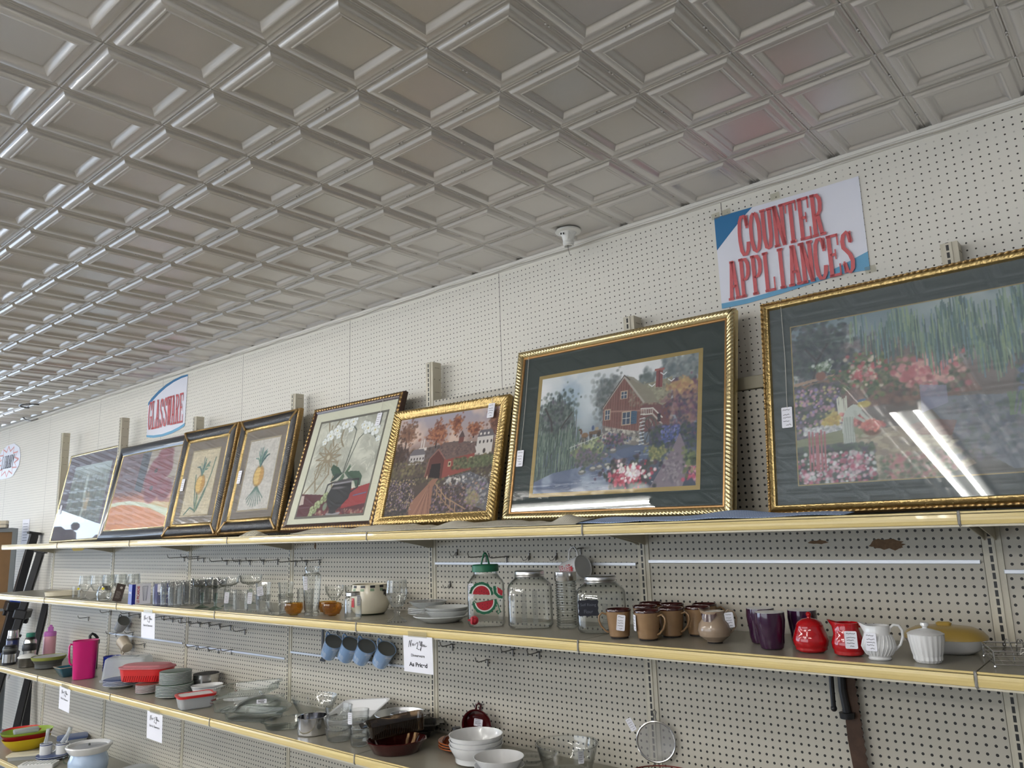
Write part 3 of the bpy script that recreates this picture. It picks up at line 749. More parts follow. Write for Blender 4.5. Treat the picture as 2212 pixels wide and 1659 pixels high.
    c.blob(360, .52, .39, .09, .05, .006, [(96, 70, 96), (70, 84, 128), (136, 96, 110), (60, 78, 62)], .75)
    c.blob(1300, .93, .60, .10, .22, .009, [(112, 74, 96), (88, 66, 92), (140, 100, 104), (74, 72, 92), (156, 122, 104)], .7)
    c.blob(200, .90, .76, .08, .06, .008, [(186, 154, 104), (168, 120, 96)], .7)
    c.rect(500, .74, .28, 1, .46, .008, [(66, 80, 74), (52, 64, 92), (84, 74, 104), (58, 76, 60)], .75); c.rect(120, .80, .34, .90, .46, .005, [(70, 84, 150), (120, 120, 180)], .8)
    c.poly([(.90, .40), (.86, .28), (.80, .14), (.74, 0), (.92, 0), (.95, .14), (.93, .30)], (132, 116, 128)); c.blob(160, .86, .15, .06, .14, .007, [(158, 144, 150), (108, 96, 110)], .6)
    c.blob(260, .78, .26, .06, .06, .006, [(172, 160, 96), (132, 134, 84), (90, 100, 70)], .7)
    c.blob(900, .62, .11, .15, .13, .009, [(58, 66, 58), (88, 60, 84), (70, 78, 66), (48, 52, 60)], .8)
    c.blob(150, .62, .10, .13, .11, .008, [(196, 70, 92), (220, 110, 130), (170, 50, 70)], .95); c.blob(90, .64, .14, .12, .09, .007, [(236, 228, 220), (240, 214, 220)], .95)
    c.blob(70, .97, .14, .04, .12, .008, [(200, 76, 104), (220, 150, 170), (120, 60, 90)], .9); c.blob(120, .96, .20, .05, .10, .008, [(60, 76, 60), (120, 130, 80)], .7)
    for (x, y) in ((.80, .86), (.845, .80), (.735, .78)): c.line([(x-.018, y+.02), (x, y), (x+.016, y+.016)], .0022, (240, 240, 244))
    c.I = c.I*.92; return c
# ---------------------------------------------------------------- 8: garden with willow
def art_garden():
    c = Canvas(400, 250, 8); R = c.R
    c.vgrad([(0, (96, 90, 84)), (.35, (118, 104, 98)), (.6, (140, 120, 118)), (.8, (150, 160, 168)), (1, (120, 140, 150))])
    n = c.noise(5, 4); c.put(np.clip((n-.45)*4, 0, 1)*(c.Vv > .6), (198, 200, 196), .7)
    c.blob(1500, .09, .80, .15, .22, .008, [(52, 66, 70), (68, 82, 80), (84, 94, 92), (46, 54, 66), (96, 88, 100)], .7)
    c.line([(.07, .62), (.09, .75), (.13, .85)], .004, (56, 50, 52)); c.line([(.09, .75), (.05, .84)], .003, (56, 50, 52))
    c.blob(900, .34, .74, .14, .12, .009, [(128, 110, 110), (112, 96, 104), (148, 126, 118), (96, 92, 100)], .55)
    # terrace wall
    c.poly([(0, .60), (.14, .63), (.14, .42), (0, .38)], (150, 112, 96)); c.poly([(.14, .65), (.55, .63), (.6, .45), (.14, .42)], (138, 104, 94)); c.rect(300, 0, .42, .55, .62, .010, [(168, 130, 110), (120, 90, 84), (104, 84, 84)], .5)
    c.poly([(0, .605), (.14, .64), (.15, .655), (0, .625)], (186, 148, 124)); c.ell(.10, .655, .018, .03, (150, 92, 76))
    c.blob(160, .11, .71, .045, .035, .005, [(214, 214, 206), (90, 110, 80), (170, 180, 160)], .85)
    # rose hedge and climbers
    c.blob(900, .27, .63, .10, .11, .007, [(84, 104, 70), (112, 124, 80), (66, 84, 62), (140, 146, 96)], .75); c.blob(130, .25, .64, .10, .10, .006, [(196, 92, 100), (222, 200, 180)], .85)
    c.blob(1100, .44, .60, .14, .13, .007, [(96, 104, 84), (120, 118, 92), (84, 88, 78), (152, 120, 112)], .75); c.blob(260, .44, .60, .13, .12, .008, [(214, 140, 140), (226, 168, 160), (190, 104, 112)], .85)
    # flower beds left
    c.rect(1100, 0, .25, .16, .60, .007, [(92, 80, 100), (112, 96, 112), (78, 96, 74), (66, 76, 68), (132, 112, 124)], .75); c.rect(180, 0, .32, .16, .58, .005, [(206, 150, 170), (196, 180, 120), (150, 130, 180)], .85)
    for k in range(16): c.line([(.155+.005*(k % 6), .36), (.153+.006*(k % 6), .48+.03*R.rand())], .0022, (226, 222, 204), .8)
    c.blob(240, .13, .37, .03, .04, .006, [(214, 190, 110), (196, 160, 84)], .85); c.blob(260, .20, .36, .04, .035, .006, [(214, 120, 120), (226, 150, 140), (170, 84, 90)], .85); c.rect(180, .03, .29, .19, .34, .005, [(226, 222, 220), (180, 176, 180)], .8)
    # paths and water
    c.poly([(.20, .29), (.34, .30), (.5, .20), (.56, .06), (.45, 0), (.20, 0), (.22, .12), (.14, .2)], (168, 148, 126)); c.poly([(0, .27), (.2, .32), (.3, .29), (.2, .24), (0, .22)], (146, 146, 112))
    for k in range(170):
        x = .18+.36*R.rand(); y = .01+.27*R.rand(); c.ell(x, y, .014, .011, [(196, 176, 148), (176, 154, 132), (150, 130, 118), (206, 190, 166)][R.randint(4)], .75, .2)
    c.poly([(.42, .45), (.62, .42), (1, .34), (1, .05), (.66, .02), (.52, .20)], (120, 122, 132)); c.rect(700, .5, .08, 1, .42, .008, [(104, 96, 112), (140, 142, 150), (92, 104, 96), (160, 150, 156), (84, 88, 110)], .5)
    c.poly([(.38, .30), (.44, .32), (.52, .30), (.5, .22), (.40, .24)], (140, 84, 78), .6); c.poly([(.42, .36), (.50, .40), (.50, .50), (.42, .52)], (150, 146, 178), .7)
    # willow
    c.poly([(.68, .42), (.70, .60), (.66, .66), (.69, .67), (.74, .60), (.80, .68), (.90, .72), (.92, .69), (.82, .62), (.79, .50), (.80, .40)], (120, 108, 104)); c.line([(.72, .42), (.73, .6), (.62, .68), (.55, .72)], .006, (98, 88, 88)); c.line([(.76, .42), (.78, .58), (.9, .72)], .007, (104, 92, 90))
    for k in range(1500):
        x = .20+.80*R.rand()**.8; top = 1.0 if R.rand() < .5 else .80+.2*R.rand(); low = .84 - .28*max(0, x-.30)*1.6; l = .05+.12*R.rand()
        y = low + (top-low)*R.rand()
        if x < .45 and y < .84 and R.rand() < .6: continue
        if R.rand() > (x-.18)*4.5: continue
        y += .10*max(0, .34-x)*3 + .05*math.sin(x*37)
        col = [(104, 132, 118), (132, 156, 130), (84, 112, 112), (150, 168, 128), (70, 94, 100), (110, 140, 150)][R.randint(6)]
        c.line([(x, y), (x+.006*(R.rand()-.4), y-l)], .0020, col, .6)
    c.rect(420, .70, .36, 1, .56, .007, [(92, 104, 150), (120, 132, 180), (70, 92, 80), (84, 112, 88)], .75)
    for k in range(60): x = .66+.3*R.rand(); c.line([(x, .30), (x+.04*(R.rand()-.5), .42)], .002, (112, 134, 96), .8)
    # figure in a long white dress bending over a basket, straw hat
    D = (206, 206, 196)
    c.poly([(.165, .205), (.163, .34), (.172, .40), (.185, .435), (.205, .455), (.225, .445), (.232, .42), (.222, .39), (.205, .375), (.198, .33), (.208, .205)], D)
    for k in range(10): c.line([(.168+.004*k, .21), (.172+.0032*k, .38)], .0013, (168, 170, 160), .7)
    c.line([(.222, .42), (.235, .385), (.252, .35)], .006, D); c.line([(.208, .41), (.214, .375), (.236, .35)], .005, (192, 192, 182)); c.ell(.256, .342, .006, .008, (190, 150, 124))
    c.ell(.236, .445, .010, .016, (150, 112, 90)); c.ell(.242, .448, .022, .020, (204, 180, 96)); c.ell(.236, .462, .013, .014, (196, 168, 84)); c.line([(.224, .47), (.244, .474)], .004, (84, 110, 150))
    c.ell(.262, .295, .030, .035, (128, 84, 66)); c.blob(150, .262, .32, .034, .03, .006, [(222, 130, 116), (206, 96, 96), (232, 160, 140)], .9)
    # foreground flowers
    c.rect(1300, 0, 0, .26, .22, .007, [(70, 88, 66), (92, 104, 78), (84, 72, 92), (58, 68, 60)], .75); c.rect(300, 0, 0, .26, .18, .006, [(214, 130, 150), (226, 190, 200), (180, 80, 104), (230, 226, 226)], .85)
    for k in range(6):
        x = .045+.012*(k % 3)+.03*(k > 2); c.line([(x, .08), (x+.002, .30+.02*R.rand())], .003, (188, 104, 112), .9)
    c.rect(160, .28, 0, .50, .14, .007, [(84, 104, 78), (206, 120, 130)], .5)
    rr = .035
    for (cx, cy, a, b_) in ((rr, 1-rr*1.6, 0, 1), (rr, rr*1.6, 0, 0)):
        m_ = (c.U < rr) & ((c.Vv > cy) if b_ else (c.Vv < cy)) & (((c.U-cx)/rr)**2 + ((c.Vv-cy)/(rr*1.6))**2 > 1); c.put(m_.astype(float), (38, 52, 50))
    c.I = c.I*.95; return c
# ---------------------------------------------------------------- 6: covered bridge in autumn
def art_bridge():
    c = Canvas(230, 194, 6); R = c.R
    c.vgrad([(0, (62, 50, 48)), (.4, (84, 72, 64)), (.6, (130, 104, 92)), (.75, (160, 140, 136)), (1, (150, 146, 160))])
    n = c.noise(4, 4); c.put(np.clip((n-.48)*4, 0, 1)*(c.Vv > .66), (206, 178, 160), .8)
    c.poly([(0, .62), (.3, .66), (.6, .70), (1, .64), (1, .5), (0, .5)], (96, 84, 84)); c.rect(260, .0, .52, 1, .66, .012, [(84, 66, 56), (104, 80, 64), (70, 62, 58)], .6)
    def tree(cx, cy, rx, ry, cols, n_): c.line([(cx, cy-ry*1.2), (cx, cy)], .006, (50, 38, 36)); c.blob(n_, cx, cy, rx, ry, .009, cols, .65)
    A_ = [(150, 90, 62), (124, 72, 56), (176, 112, 76), (104, 62, 52)]
    tree(.10, .84, .12, .14, [(120, 84, 66), (96, 70, 60), (140, 100, 78)], 420); tree(.42, .80, .12, .12, A_, 520); tree(.60, .88, .055, .10, A_, 300); tree(.78, .80, .07, .07, A_, 220); tree(.97, .84, .08, .16, [(110, 72, 58), (92, 62, 54), (130, 84, 62)], 300); tree(.05, .62, .10, .14, [(60, 46, 44), (76, 58, 50)], 300)
    c.line([(.27, .66), (.27, .74)], .005, (196, 190, 186)); c.line([(.295, .66), (.295, .75)], .005, (196, 190, 186)); c.poly([(.25, .64), (.25, .67), (.33, .67), (.33, .64)], (196, 186, 180))
    # left white house
    c.poly([(.16, .50), (.17, .60), (.20, .64), (.28, .64), (.32, .60), (.32, .50)], (176, 170, 168)); c.poly([(.16, .60), (.20, .66), (.30, .66), (.33, .60)], (104, 98, 104)); [c.ell(.19+.03*k, .56, .007, .013, (60, 50, 50)) for k in range(5)]; c.line([(.16, .52), (.33, .52)], .004, (120, 96, 84))
    # right white house
    c.poly([(.73, .52), (.73, .62), (.77, .68), (.82, .62), (.82, .52)], (196, 190, 184)); c.poly([(.82, .53), (.82, .72), (.97, .72), (.97, .54)], (190, 184, 178)); c.poly([(.82, .71), (.84, .78), (.95, .78), (.98, .71)], (98, 92, 98)); [c.ell(.85+.035*k, .66, .008, .016, (56, 48, 50)) for k in range(4)]; [c.ell(.85+.035*k, .74, .009, .012, (210, 204, 196)) for k in range(3)]; c.ell(.90, .57, .012, .024, (60, 50, 50)); c.ell(.775, .62, .010, .014, (60, 50, 50))
    # meadow
    c.rect(900, 0, .30, 1, .54, .010, [(84, 76, 56), (104, 96, 66), (70, 62, 54), (60, 52, 50), (120, 108, 74)], .6)
    # bridge
    c.poly([(.36, .36), (.38, .54), (.46, .62), (.53, .52), (.53, .34)], (92, 50, 46)); c.poly([(.40, .36), (.41, .49), (.50, .49), (.51, .34)], (34, 24, 26)); c.poly([(.53, .34), (.53, .54), (.82, .57), (.80, .40)], (138, 66, 58)); c.poly([(.45, .63), (.54, .52), (.83, .56), (.80, .66), (.50, .70)], (104, 84, 80)); c.rect(160, .48, .56, .80, .66, .007, [(128, 100, 92), (88, 70, 68)], .5)
    for k in range(5): c.poly([(.575+.05*k, .45+.006*k), (.575+.05*k, .50+.006*k), (.602+.05*k, .50+.006*k), (.602+.05*k, .45+.006*k)], (176, 164, 130)); c.ell(.588+.05*k, .475+.006*k, .008, .016, (50, 40, 42))
    c.poly([(.645, .67), (.645, .73), (.69, .73), (.69, .68)], (110, 64, 58)); c.poly([(.635, .73), (.667, .80), (.70, .73)], (84, 66, 66)); c.line([(.36, .37), (.38, .545), (.455, .635), (.535, .53)], .004, (140, 90, 80))
    # road
    c.poly([(.44, .34), (.41, .30), (.36, .24), (.26, .12), (.22, 0), (.48, 0), (.47, .14), (.46, .26), (.50, .34)], (140, 96, 78)); [c.line([(.42, .28), (.30+.03*k, .0)], .003, (104, 70, 60) if k % 2 else (164, 118, 96), .6) for k in range(6)]
    # river
    c.poly([(.56, .34), (.80, .38), (.96, .30), (1, .2), (1, 0), (.86, .06), (.74, .14), (.62, .22)], (92, 92, 100)); c.rect(420, .58, .08, 1, .36, .008, [(150, 148, 150), (70, 72, 78), (180, 176, 170), (96, 88, 80)], .55); c.blob(130, .66, .31, .10, .05, .010, [(196, 190, 184), (66, 60, 60)], .8); c.blob(100, .86, .12, .10, .10, .014, [(170, 156, 110), (110, 100, 80)], .4)
    # undergrowth, fence, flowers
    c.rect(600, 0, 0, .25, .36, .009, [(60, 54, 56), (84, 74, 66), (50, 46, 50)], .7); c.rect(240, 0, .05, .28, .36, .006, [(126, 100, 120), (176, 150, 110), (140, 120, 140)], .7); c.rect(700, .47, 0, .78, .26, .009, [(58, 50, 52), (78, 66, 58), (92, 78, 84)], .7); c.rect(160, .48, 0, .95, .28, .007, [(120, 96, 130), (160, 120, 100)], .7); c.rect(400, .62, .42, 1, .52, .010, [(86, 96, 66), (66, 70, 52), (110, 112, 80)], .6)
    for k in range(5): c.line([(.50+.05*k, .28-.05*k), (.51+.05*k, .17-.045*k)], .004, (156, 122, 92))
    c.line([(.48, .29), (.60, .15), (.80, .03)], .004, (156, 122, 92)); c.line([(.48, .24), (.60, .10), (.72, .0)], .0035, (140, 108, 84)); c.ell(.385, .36, .007, .02, (190, 160, 130)); c.ell(.385, .385, .006, .01, (120, 80, 60))
    c.I = c.I*.92; return c
# ---------------------------------------------------------------- 5: orchid in a dark urn
def art_orchid():
    c = Canvas(190, 188, 5); R = c.R
    c.I[:] = np.array((176, 174, 160))/255; n = c.noise(5, 4); c.put(np.clip((n-.5)*5, 0, 1), (206, 202, 186), .8); c.put(np.clip((.42-n)*6, 0, 1), (150, 148, 132), .7)
    for k in range(160): x, y = R.rand(), .25+.75*R.rand(); a = R.rand()*3; c.line([(x, y), (x+.06*math.cos(a), y+.06*math.sin(a))], .006, [(196, 192, 176), (160, 158, 142), (214, 210, 196)][R.randint(3)], .35)
    c.poly([(0, 0), (0, .24), (.5, .20), (1, .28), (1, 0)], (92, 28, 38)); c.poly([(.66, .06), (.70, .24), (1, .29), (1, .10)], (156, 36, 40)); c.rect(140, .3, 0, 1, .05, .012, [(150, 60, 56), (180, 160, 130), (84, 24, 34)], .6); c.line([(.80, .18), (.97, .20)], .006, (90, 90, 130)); c.poly([(0, .12), (0, .22), (.05, .22), (.07, .13)], (190, 170, 160))
    g = (142, 124, 96)
    for P_ in ([(.03, .24), (.18, .40), (.22, .60)], [(.20, .24), (.34, .42), (.30, .58)], [(.46, .24), (.42, .36), (.44, .55)], [(.20, .26), (.14, .40), (.16, .55)], [(.13, 1), (.18, .88), (.26, .82), (.30, .72)], [(.30, 1), (.22, .86), (.17, .74)], [(.46, .98), (.40, .9), (.40, .78), (.46, .7)], [(.20, .95), (.2, .84)]): c.line(P_, .009, g)
    for k in range(12):
        a = 2*PI*k/12; x, y = .27+.10*math.cos(a), .60+.10*math.sin(a); pts = [(.27+.12*(.25*math.cos(a)+.22*math.sin(a)), .60+.12*(.25*math.sin(a)-.22*math.cos(a))), (.27+.19*math.cos(a+.08), .60+.15*math.sin(a+.08)), (.27+.12*(.25*math.cos(a)-.22*math.sin(a)), .60+.12*(.25*math.sin(a)+.22*math.cos(a)))]; c.line(pts, .006, g)
    c.ell(.27, .60, .05, .05, g); c.ell(.27, .60, .025, .025, (186, 178, 156))
    for cx, cy in ((.12, .70), (.42, .50), (.14, .46), (.40, .72), (.24, .44), (.32, .42)): [c.ell(cx+.03*math.cos(t*.7), cy+.03*math.sin(t*.7), .007, .007, g) for t in range(8)]
    # stems, leaves
    c.line([(.56, .42), (.58, .58), (.60, .74), (.60, .86), (.52, .93), (.40, .95)], .006, (60, 66, 56)); c.line([(.575, .42), (.62, .60), (.67, .76), (.74, .82), (.88, .78), (.95, .70)], .005, (60, 66, 56))
    # flowers
    def orch(x, y, s_):
        for k in range(5): a = 2*PI*k/5+.5; c.ell(x+s_*.75*math.cos(a), y+s_*.75*math.sin(a), s_*.72, s_*.66, (150, 150, 140)); c.ell(x+s_*.75*math.cos(a), y+s_*.75*math.sin(a), s_*.62, s_*.56, (234, 234, 226))
        c.ell(x, y, s_*.5, s_*.5, (228, 226, 216)); c.ell(x, y-.004, s_*.2, s_*.2, (196, 170, 96))
    for x, y, s_ in ((.21, .84, .048), (.30, .89, .045), (.41, .95, .05), (.52, .96, .048), (.14, .78, .03), (.34, .83, .03), (.77, .86, .052), (.88, .83, .05), (.70, .90, .035), (.95, .73, .025), (.51, .88, .03)): orch(x, y, s_)
    lf = (52, 82, 60); dk = (36, 58, 48)
    c.poly([(.56, .41), (.48, .48), (.38, .52), (.36, .47), (.42, .40), (.50, .38)], lf); c.poly([(.56, .41), (.46, .42), (.40, .34), (.46, .35)], dk); c.poly([(.57, .42), (.60, .38), (.56, .30), (.50, .20), (.47, .22), (.50, .32)], (78, 104, 76)); c.poly([(.58, .42), (.68, .43), (.80, .42), (.86, .36), (.86, .28), (.80, .26), (.76, .32), (.66, .36)], lf); c.poly([(.59, .42), (.64, .50), (.66, .47), (.62, .40)], (70, 100, 70))
    # urn
    K_ = (34, 28, 32)
    c.poly([(.46, .30), (.47, .34), (.72, .36), (.73, .31)], (70, 62, 66)); c.poly([(.46, .30), (.73, .31), (.75, .24), (.74, .16), (.66, .09), (.60, .05), (.60, .03), (.66, .015), (.46, .0), (.50, .03), (.50, .06), (.44, .12), (.41, .20)], K_); c.ell(.55, .27, .10, .012, (126, 118, 122), .8, .4); c.line([(.47, .31), (.73, .325)], .007, (140, 132, 136), .8)
    c.line([(.46, .33), (.38, .31), (.37, .22), (.42, .18)], .008, K_); c.line([(.73, .34), (.82, .34), (.83, .26), (.75, .22)], .008, K_); c.line([(.47, .015), (.56, .005), (.66, .02)], .010, (150, 142, 146))
    # grapes
    for k in range(46):
        t = R.rand(); x = .22+.20*t+.05*(R.rand()-.5); y = .02+.20*t+.08*(R.rand()-.5)*(1-.3*t); c.ell(x, y, .021, .022, (106, 116, 76)); c.ell(x-.003, y+.003, .017, .018, (154, 162, 112)); c.ell(x-.006, y+.008, .006, .006, (190, 196, 156))
    c.ell(.42, .09, .03, .04, (116, 128, 104)); c.ell(.21, .02, .018, .02, (160, 164, 120)); return c
def art_pineapple(seed, tint, big):
    c = Canvas(100, 134, seed); R = c.R
    c.I[:] = np.array(tint)/255; c.texture(30, .10); c.texture(5, .06)
    cx = .5; cy = .47; ry = .135; rx = .155
    if seed == 3:
        for P_ in ([(.50, .06), (.42, .2), (.34, .40), (.28, .62)], [(.55, .08), (.70, .3), (.84, .62), (.90, .86)], [(.5, .05), (.6, .22), (.72, .40)], [(.52, .06), (.3, .12), (.12, .02)], [(.5, .06), (.46, .28), (.40, .46)]): c.line(P_, .016, (96, 126, 104)); c.line(P_, .006, (60, 92, 84))
        c.line([(.5, .30), (.51, .08)], .018, (140, 150, 110))
    else:
        for k in range(9): a = -PI/2 + (k-4)*.28; c.line([(.5, .34), (.5+.12*math.cos(a)*1.2, .24), (.5+.30*math.cos(a), .24+.20*math.sin(a))], .010, (84, 116, 104))
    c.ell(cx, cy, rx+.012, ry+.012, (120, 84, 40)); c.ell(cx, cy, rx, ry, (206, 156, 66))
    for i in range(-5, 6):
        for j in range(-6, 7):
            x = cx + (i + (j % 2)*.5)*.040; y = cy + j*.026
            if ((x-cx)/rx)**2 + ((y-cy)/ry)**2 < .88: c.ell(x, y, .018, .012, (232, 196, 112) if x < cx+.03 else (196, 140, 60)); c.ell(x, y-.002, .006, .004, (130, 84, 40))
    for k in range(26):
        a = PI/2 + (R.rand()-.5)*2.2; l = .15+.14*R.rand(); c.line([(cx, cy+ry-.01), (cx+.55*l*math.cos(a), cy+ry+.5*l), (cx+l*math.cos(a)*1.1, cy+ry+l*math.sin(a))], .009, [(52, 96, 100), (84, 126, 116), (110, 140, 116), (40, 74, 82)][k % 4])
    c.I = c.I*.97; return c
def art_poppy():
    c = Canvas(170, 120, 2); R = c.R
    c.vgrad([(0, (208, 120, 66)), (.16, (236, 150, 84)), (.30, (250, 200, 150)), (.40, (196, 110, 84)), (.52, (110, 62, 70)), (1, (120, 78, 96))])
    c.poly([(.0, .30), (.2, .33), (.45, .30), (.7, .24), (1, .10), (1, 0), (0, 0)], (232, 140, 78)); c.poly([(0, .36), (.3, .37), (.6, .32), (1, .22), (1, .12), (.7, .25), (.45, .30), (.2, .33), (0, .31)], (252, 226, 196)); c.poly([(0, .46), (.4, .42), (.8, .40), (1, .34), (1, .29), (.6, .36), (.3, .40), (0, .40)], (184, 104, 74))
    c.poly([(.10, .52), (.08, .96), (.34, .98), (.32, .50)], (104, 66, 82), .8); c.poly([(.36, .50), (.36, 1), (.50, 1), (.48, .46)], (58, 56, 76)); c.poly([(.50, .50), (.50, 1), (1, 1), (1, .5)], (176, 156, 140)); c.poly([(.5, .5), (1, .5), (1, .62), (.5, .56)], (150, 120, 112))
    for x, y, r in ((.66, .72, .13), (.75, .88, .12), (.60, .62, .11), (.80, .74, .10), (.66, .48, .12), (.86, .46, .10), (.70, .60, .12)): c.ell(x, y, r, r*1.35, (138, 34, 56)); c.ell(x-.02, y+.03, r*.6, r*.8, (160, 44, 66), .6)
    for x, y in ((.65, .72), (.64, .50)): c.ell(x, y, .025, .03, (50, 24, 36))
    for k in range(5): c.line([(.13, .90-.08*k), (.26, .89-.08*k)], .005, (150, 116, 128), .7)
    for k in range(4): c.line([(.04+.1*k, .44), (.10+.1*k, .47), (.14+.1*k, .43)], .005, (110, 60, 60), .6)
    c.texture(30, .05); return c
def art_falls():
    c = Canvas(120, 84, 9); R = c.R
    c.vgrad([(0, (96, 104, 108)), (.5, (120, 128, 128)), (1, (170, 178, 182))]); c.rect(900, 0, 0, 1, .85, .018, [(110, 120, 112), (140, 146, 140), (96, 100, 100), (130, 120, 112), (156, 150, 140)], .5)
    c.line([(.42, .8), (.44, .5), (.5, .3), (.46, .1)], .03, (196, 200, 196), .6); c.blob(120, .55, .35, .10, .2, .014, [(206, 176, 140), (180, 150, 120)], .5); c.ell(.6, .9, .3, .12, (200, 206, 210), .6, .6); return c

# ---------------------------------------------------------------- assemble, left to right
FRD = {  # centre, u, v, w, h taken from the fitted pictures
 'P1': ((-164.9, -1.7, 18.9), (1, 0, 0), (0, .19, .98), 38.2, 30.7), 'P2': ((-117.0, -3.3, 18.4), (1, .005, 0), (0, .2, .98), 44.0, 29.5)}
FRD.update(FRAMES)

def mk(key, label): q = FRD[key]; t = picture(label, q[0], q[1], q[2], q[3], q[4]); return t, q[3], q[4]
# 1
t, w, h = mk('P1', 'leftmost picture, faded misty print in plum mat and thin gold frame')
backing(t, w, h, -0.9, -0.3); sweep(t, 'frame', w, h, [(0, -0.9), (0, -0.1), (.25, .05), (.6, .05), (.8, -.2)], M_goldp, [0, 0, .03, .03, 0], .5)
matboard(t, -18.4, -14.7, 18.4, 14.7, -12.6, -9.5, 16.0, 10.6, M_lilac); art_falls().mesh('print', 28.8, 20.3, 1.7, .55, -.18, t); pane(t, w-1.2, h-1.2, -.12, M_pane2)
price_tag(t, 1.6, 3.0, at=(-16.2, -4.0, 0.02), seed=11).rotation_euler = (-PI/2, 0, 0)
# 2
t, w, h = mk('P2', 'poppy and sunset print in a wide black lacquer frame')
backing(t, w, h); sweep(t, 'frame', w, h, [(0, -1), (0, -.3), (.5, .1), (1.3, .25), (2.2, .05), (2.8, -.15), (3.0, -.3)], M_blackf)
sweep(t, 'inner_bead', w-5.8, h-5.8, [(0, -.25), (.12, 0), (.3, 0), (.4, -.25)], M_goldp, [0, .05, .05, 0], .45)
art_poppy().mesh('print', w-6.2, h-6.2, 0, 0, -.25, t); pane(t, w-6, h-6, -.2, M_pane2)
# 3, 4
for key, sd, tint, lb in (('P3', 3, (196, 180, 150), 'pineapple print on tan linen in dark textured frame, the left one of the pair'), ('P4', 4, (192, 184, 176), 'pineapple print on grey linen in dark textured frame, next to the orchid picture')):
    t, w, h = mk(key, lb)
    backing(t, w, h); sweep(t, 'frame', w, h, [(.55, -.3), (.7, .25), (1.3, .5), (2.1, .55), (2.7, .3), (2.9, .05)], M_leather, [.0, .03, .05, .05, .03, 0], .35, 'mix')
    sweep(t, 'outer_bead', w, h, [(0, -1), (0, -.15), (.2, .15), (.5, .15), (.62, -.1)], M_golddk, [0, .02, .09, .09, 0], .42)
    sweep(t, 'inner_bead', w-5.6, h-5.6, [(0, -.1), (.1, .2), (.45, .25), (.75, .1), (1.0, -.25)], M_gold, [0, .05, .08, .04, 0], .36)
    cb = MB()
    for sx in (-1, 1):
        for sy in (-1, 1): cb.T = Matrix.Translation((sx*(w/2-1.7), sy*(h/2-1.7), .35)) @ Matrix.Rotation(math.atan2(sy, sx), 4, 'Z'); cb.box(-1.9, -.35, -.4, 1.7, .35, .3, .15)
    cb.T = None; cb.build('corner_mount', M_golddk, t)
    art_pineapple(sd, tint, 0).mesh('print', 12.8, 17.4, .1, -.35, -.12, t)
    matboard(t, -9.4, -11.9, 9.4, 11.9, -6.3, -9.05, 6.5, 8.35, M_taupe, -.2); matboard(t, -6.7, -9.45, 6.9, 8.75, -6.3, -9.05, 6.5, 8.35, pm('linen_edge', rgb(176, 158, 130), .7), -.15, 'mat_bevel', .05)
    pane(t, w-6.6, h-6.6, -.05); price_tag(t, 1.5, 3.3, at=(-8.2, -.6, .12), seed=sd).rotation_euler = (-PI/2, 0, 0)
# 5
t, w, h = mk('P5', 'white orchid in a dark urn with grapes, cream mat, dark brown beaded frame')
backing(t, w, h); sweep(t, 'frame', w, h, [(0, -1), (0, -.2), (.25, .12), (.9, .2), (1.3, .1), (1.75, -.2)], M_brownf, [0, 0, .03, .02, 0, 0], .9)
sweep(t, 'beading', w-.5, h-.5, [(0, .05), (.15, .22), (.55, .28), (.8, .1)], M_golddk, [0, .09, .12, .02], .95)
matboard(t, -14.3, -13.4, 14.3, 13.2, -11.5, -11.6, 11.7, 10.6, M_cream); matboard(t, -11.9, -12.0, 12.1, 11.0, -11.4, -11.5, 11.6, 10.5, pm('grey_mat_edge', rgb(116, 110, 98), .7), -.14, 'mat_bevel', .03)
art_orchid().mesh('print', 23.2, 22.1, .1, -.5, -.12, t); pane(t, w-3, h-3, -.08); ptag(t, 9.5, 9.0, .1, h/2, 55)
# 6
t, w, h = mk('P6', 'autumn covered bridge print in a broad ornate bright gold frame')
backing(t, w, h); sweep(t, 'frame', w, h, [(0, -1), (0, .1), (.2, .4), (.7, .5), (1.0, .35), (1.25, .3)], M_gold, [0, 0, .10, .12, .05, 0], .7, 'leaf')
sweep(t, 'inner_moulding', w-2.5, h-2.5, [(0, .3), (.12, .22), (.45, .1), (.6, .12), (.75, -.2)], M_gold, [0, .05, .07, .05, 0], .4)
art_bridge().mesh('print', w-4.0, h-4.0, 0, 0, -.2, t); ptag(t, w/2-3.6, h/2-3.0, .5, h/2-.2, 66)
# 7
t, w, h = mk('P7', 'red watermill by a stream, dark green mat, ribbed gold frame')
backing(t, w, h); sweep(t, 'frame', w, h, [(0, -1), (0, .2), (.15, .45), (.6, .62), (1.1, .45), (1.3, .15)], M_goldp, [0, 0, .06, .08, .05, 0], .62, 'leaf', 6)
sweep(t, 'inner_lip', w-2.6, h-2.6, [(0, .15), (.12, .2), (.3, .1), (.35, -.25)], pm('copper_lip', (.42, .24, .10, 1), .35, .8))
matboard(t, -20.2, -14.6, 20.2, 14.5, -15.8, -11.5, 15.9, 10.1, M_green); matboard(t, -15.95, -11.6, 16.05, 10.2, -15.2, -10.95, 15.35, 9.55, M_edge, -.16, 'mat_bevel', .05)
art_mill().mesh('print', 31.0, 20.9, .05, -.7, -.13, t); pane(t, w-3, h-3, -.06); ptag(t, -18.6, -4.6, .12, h/2, 77)
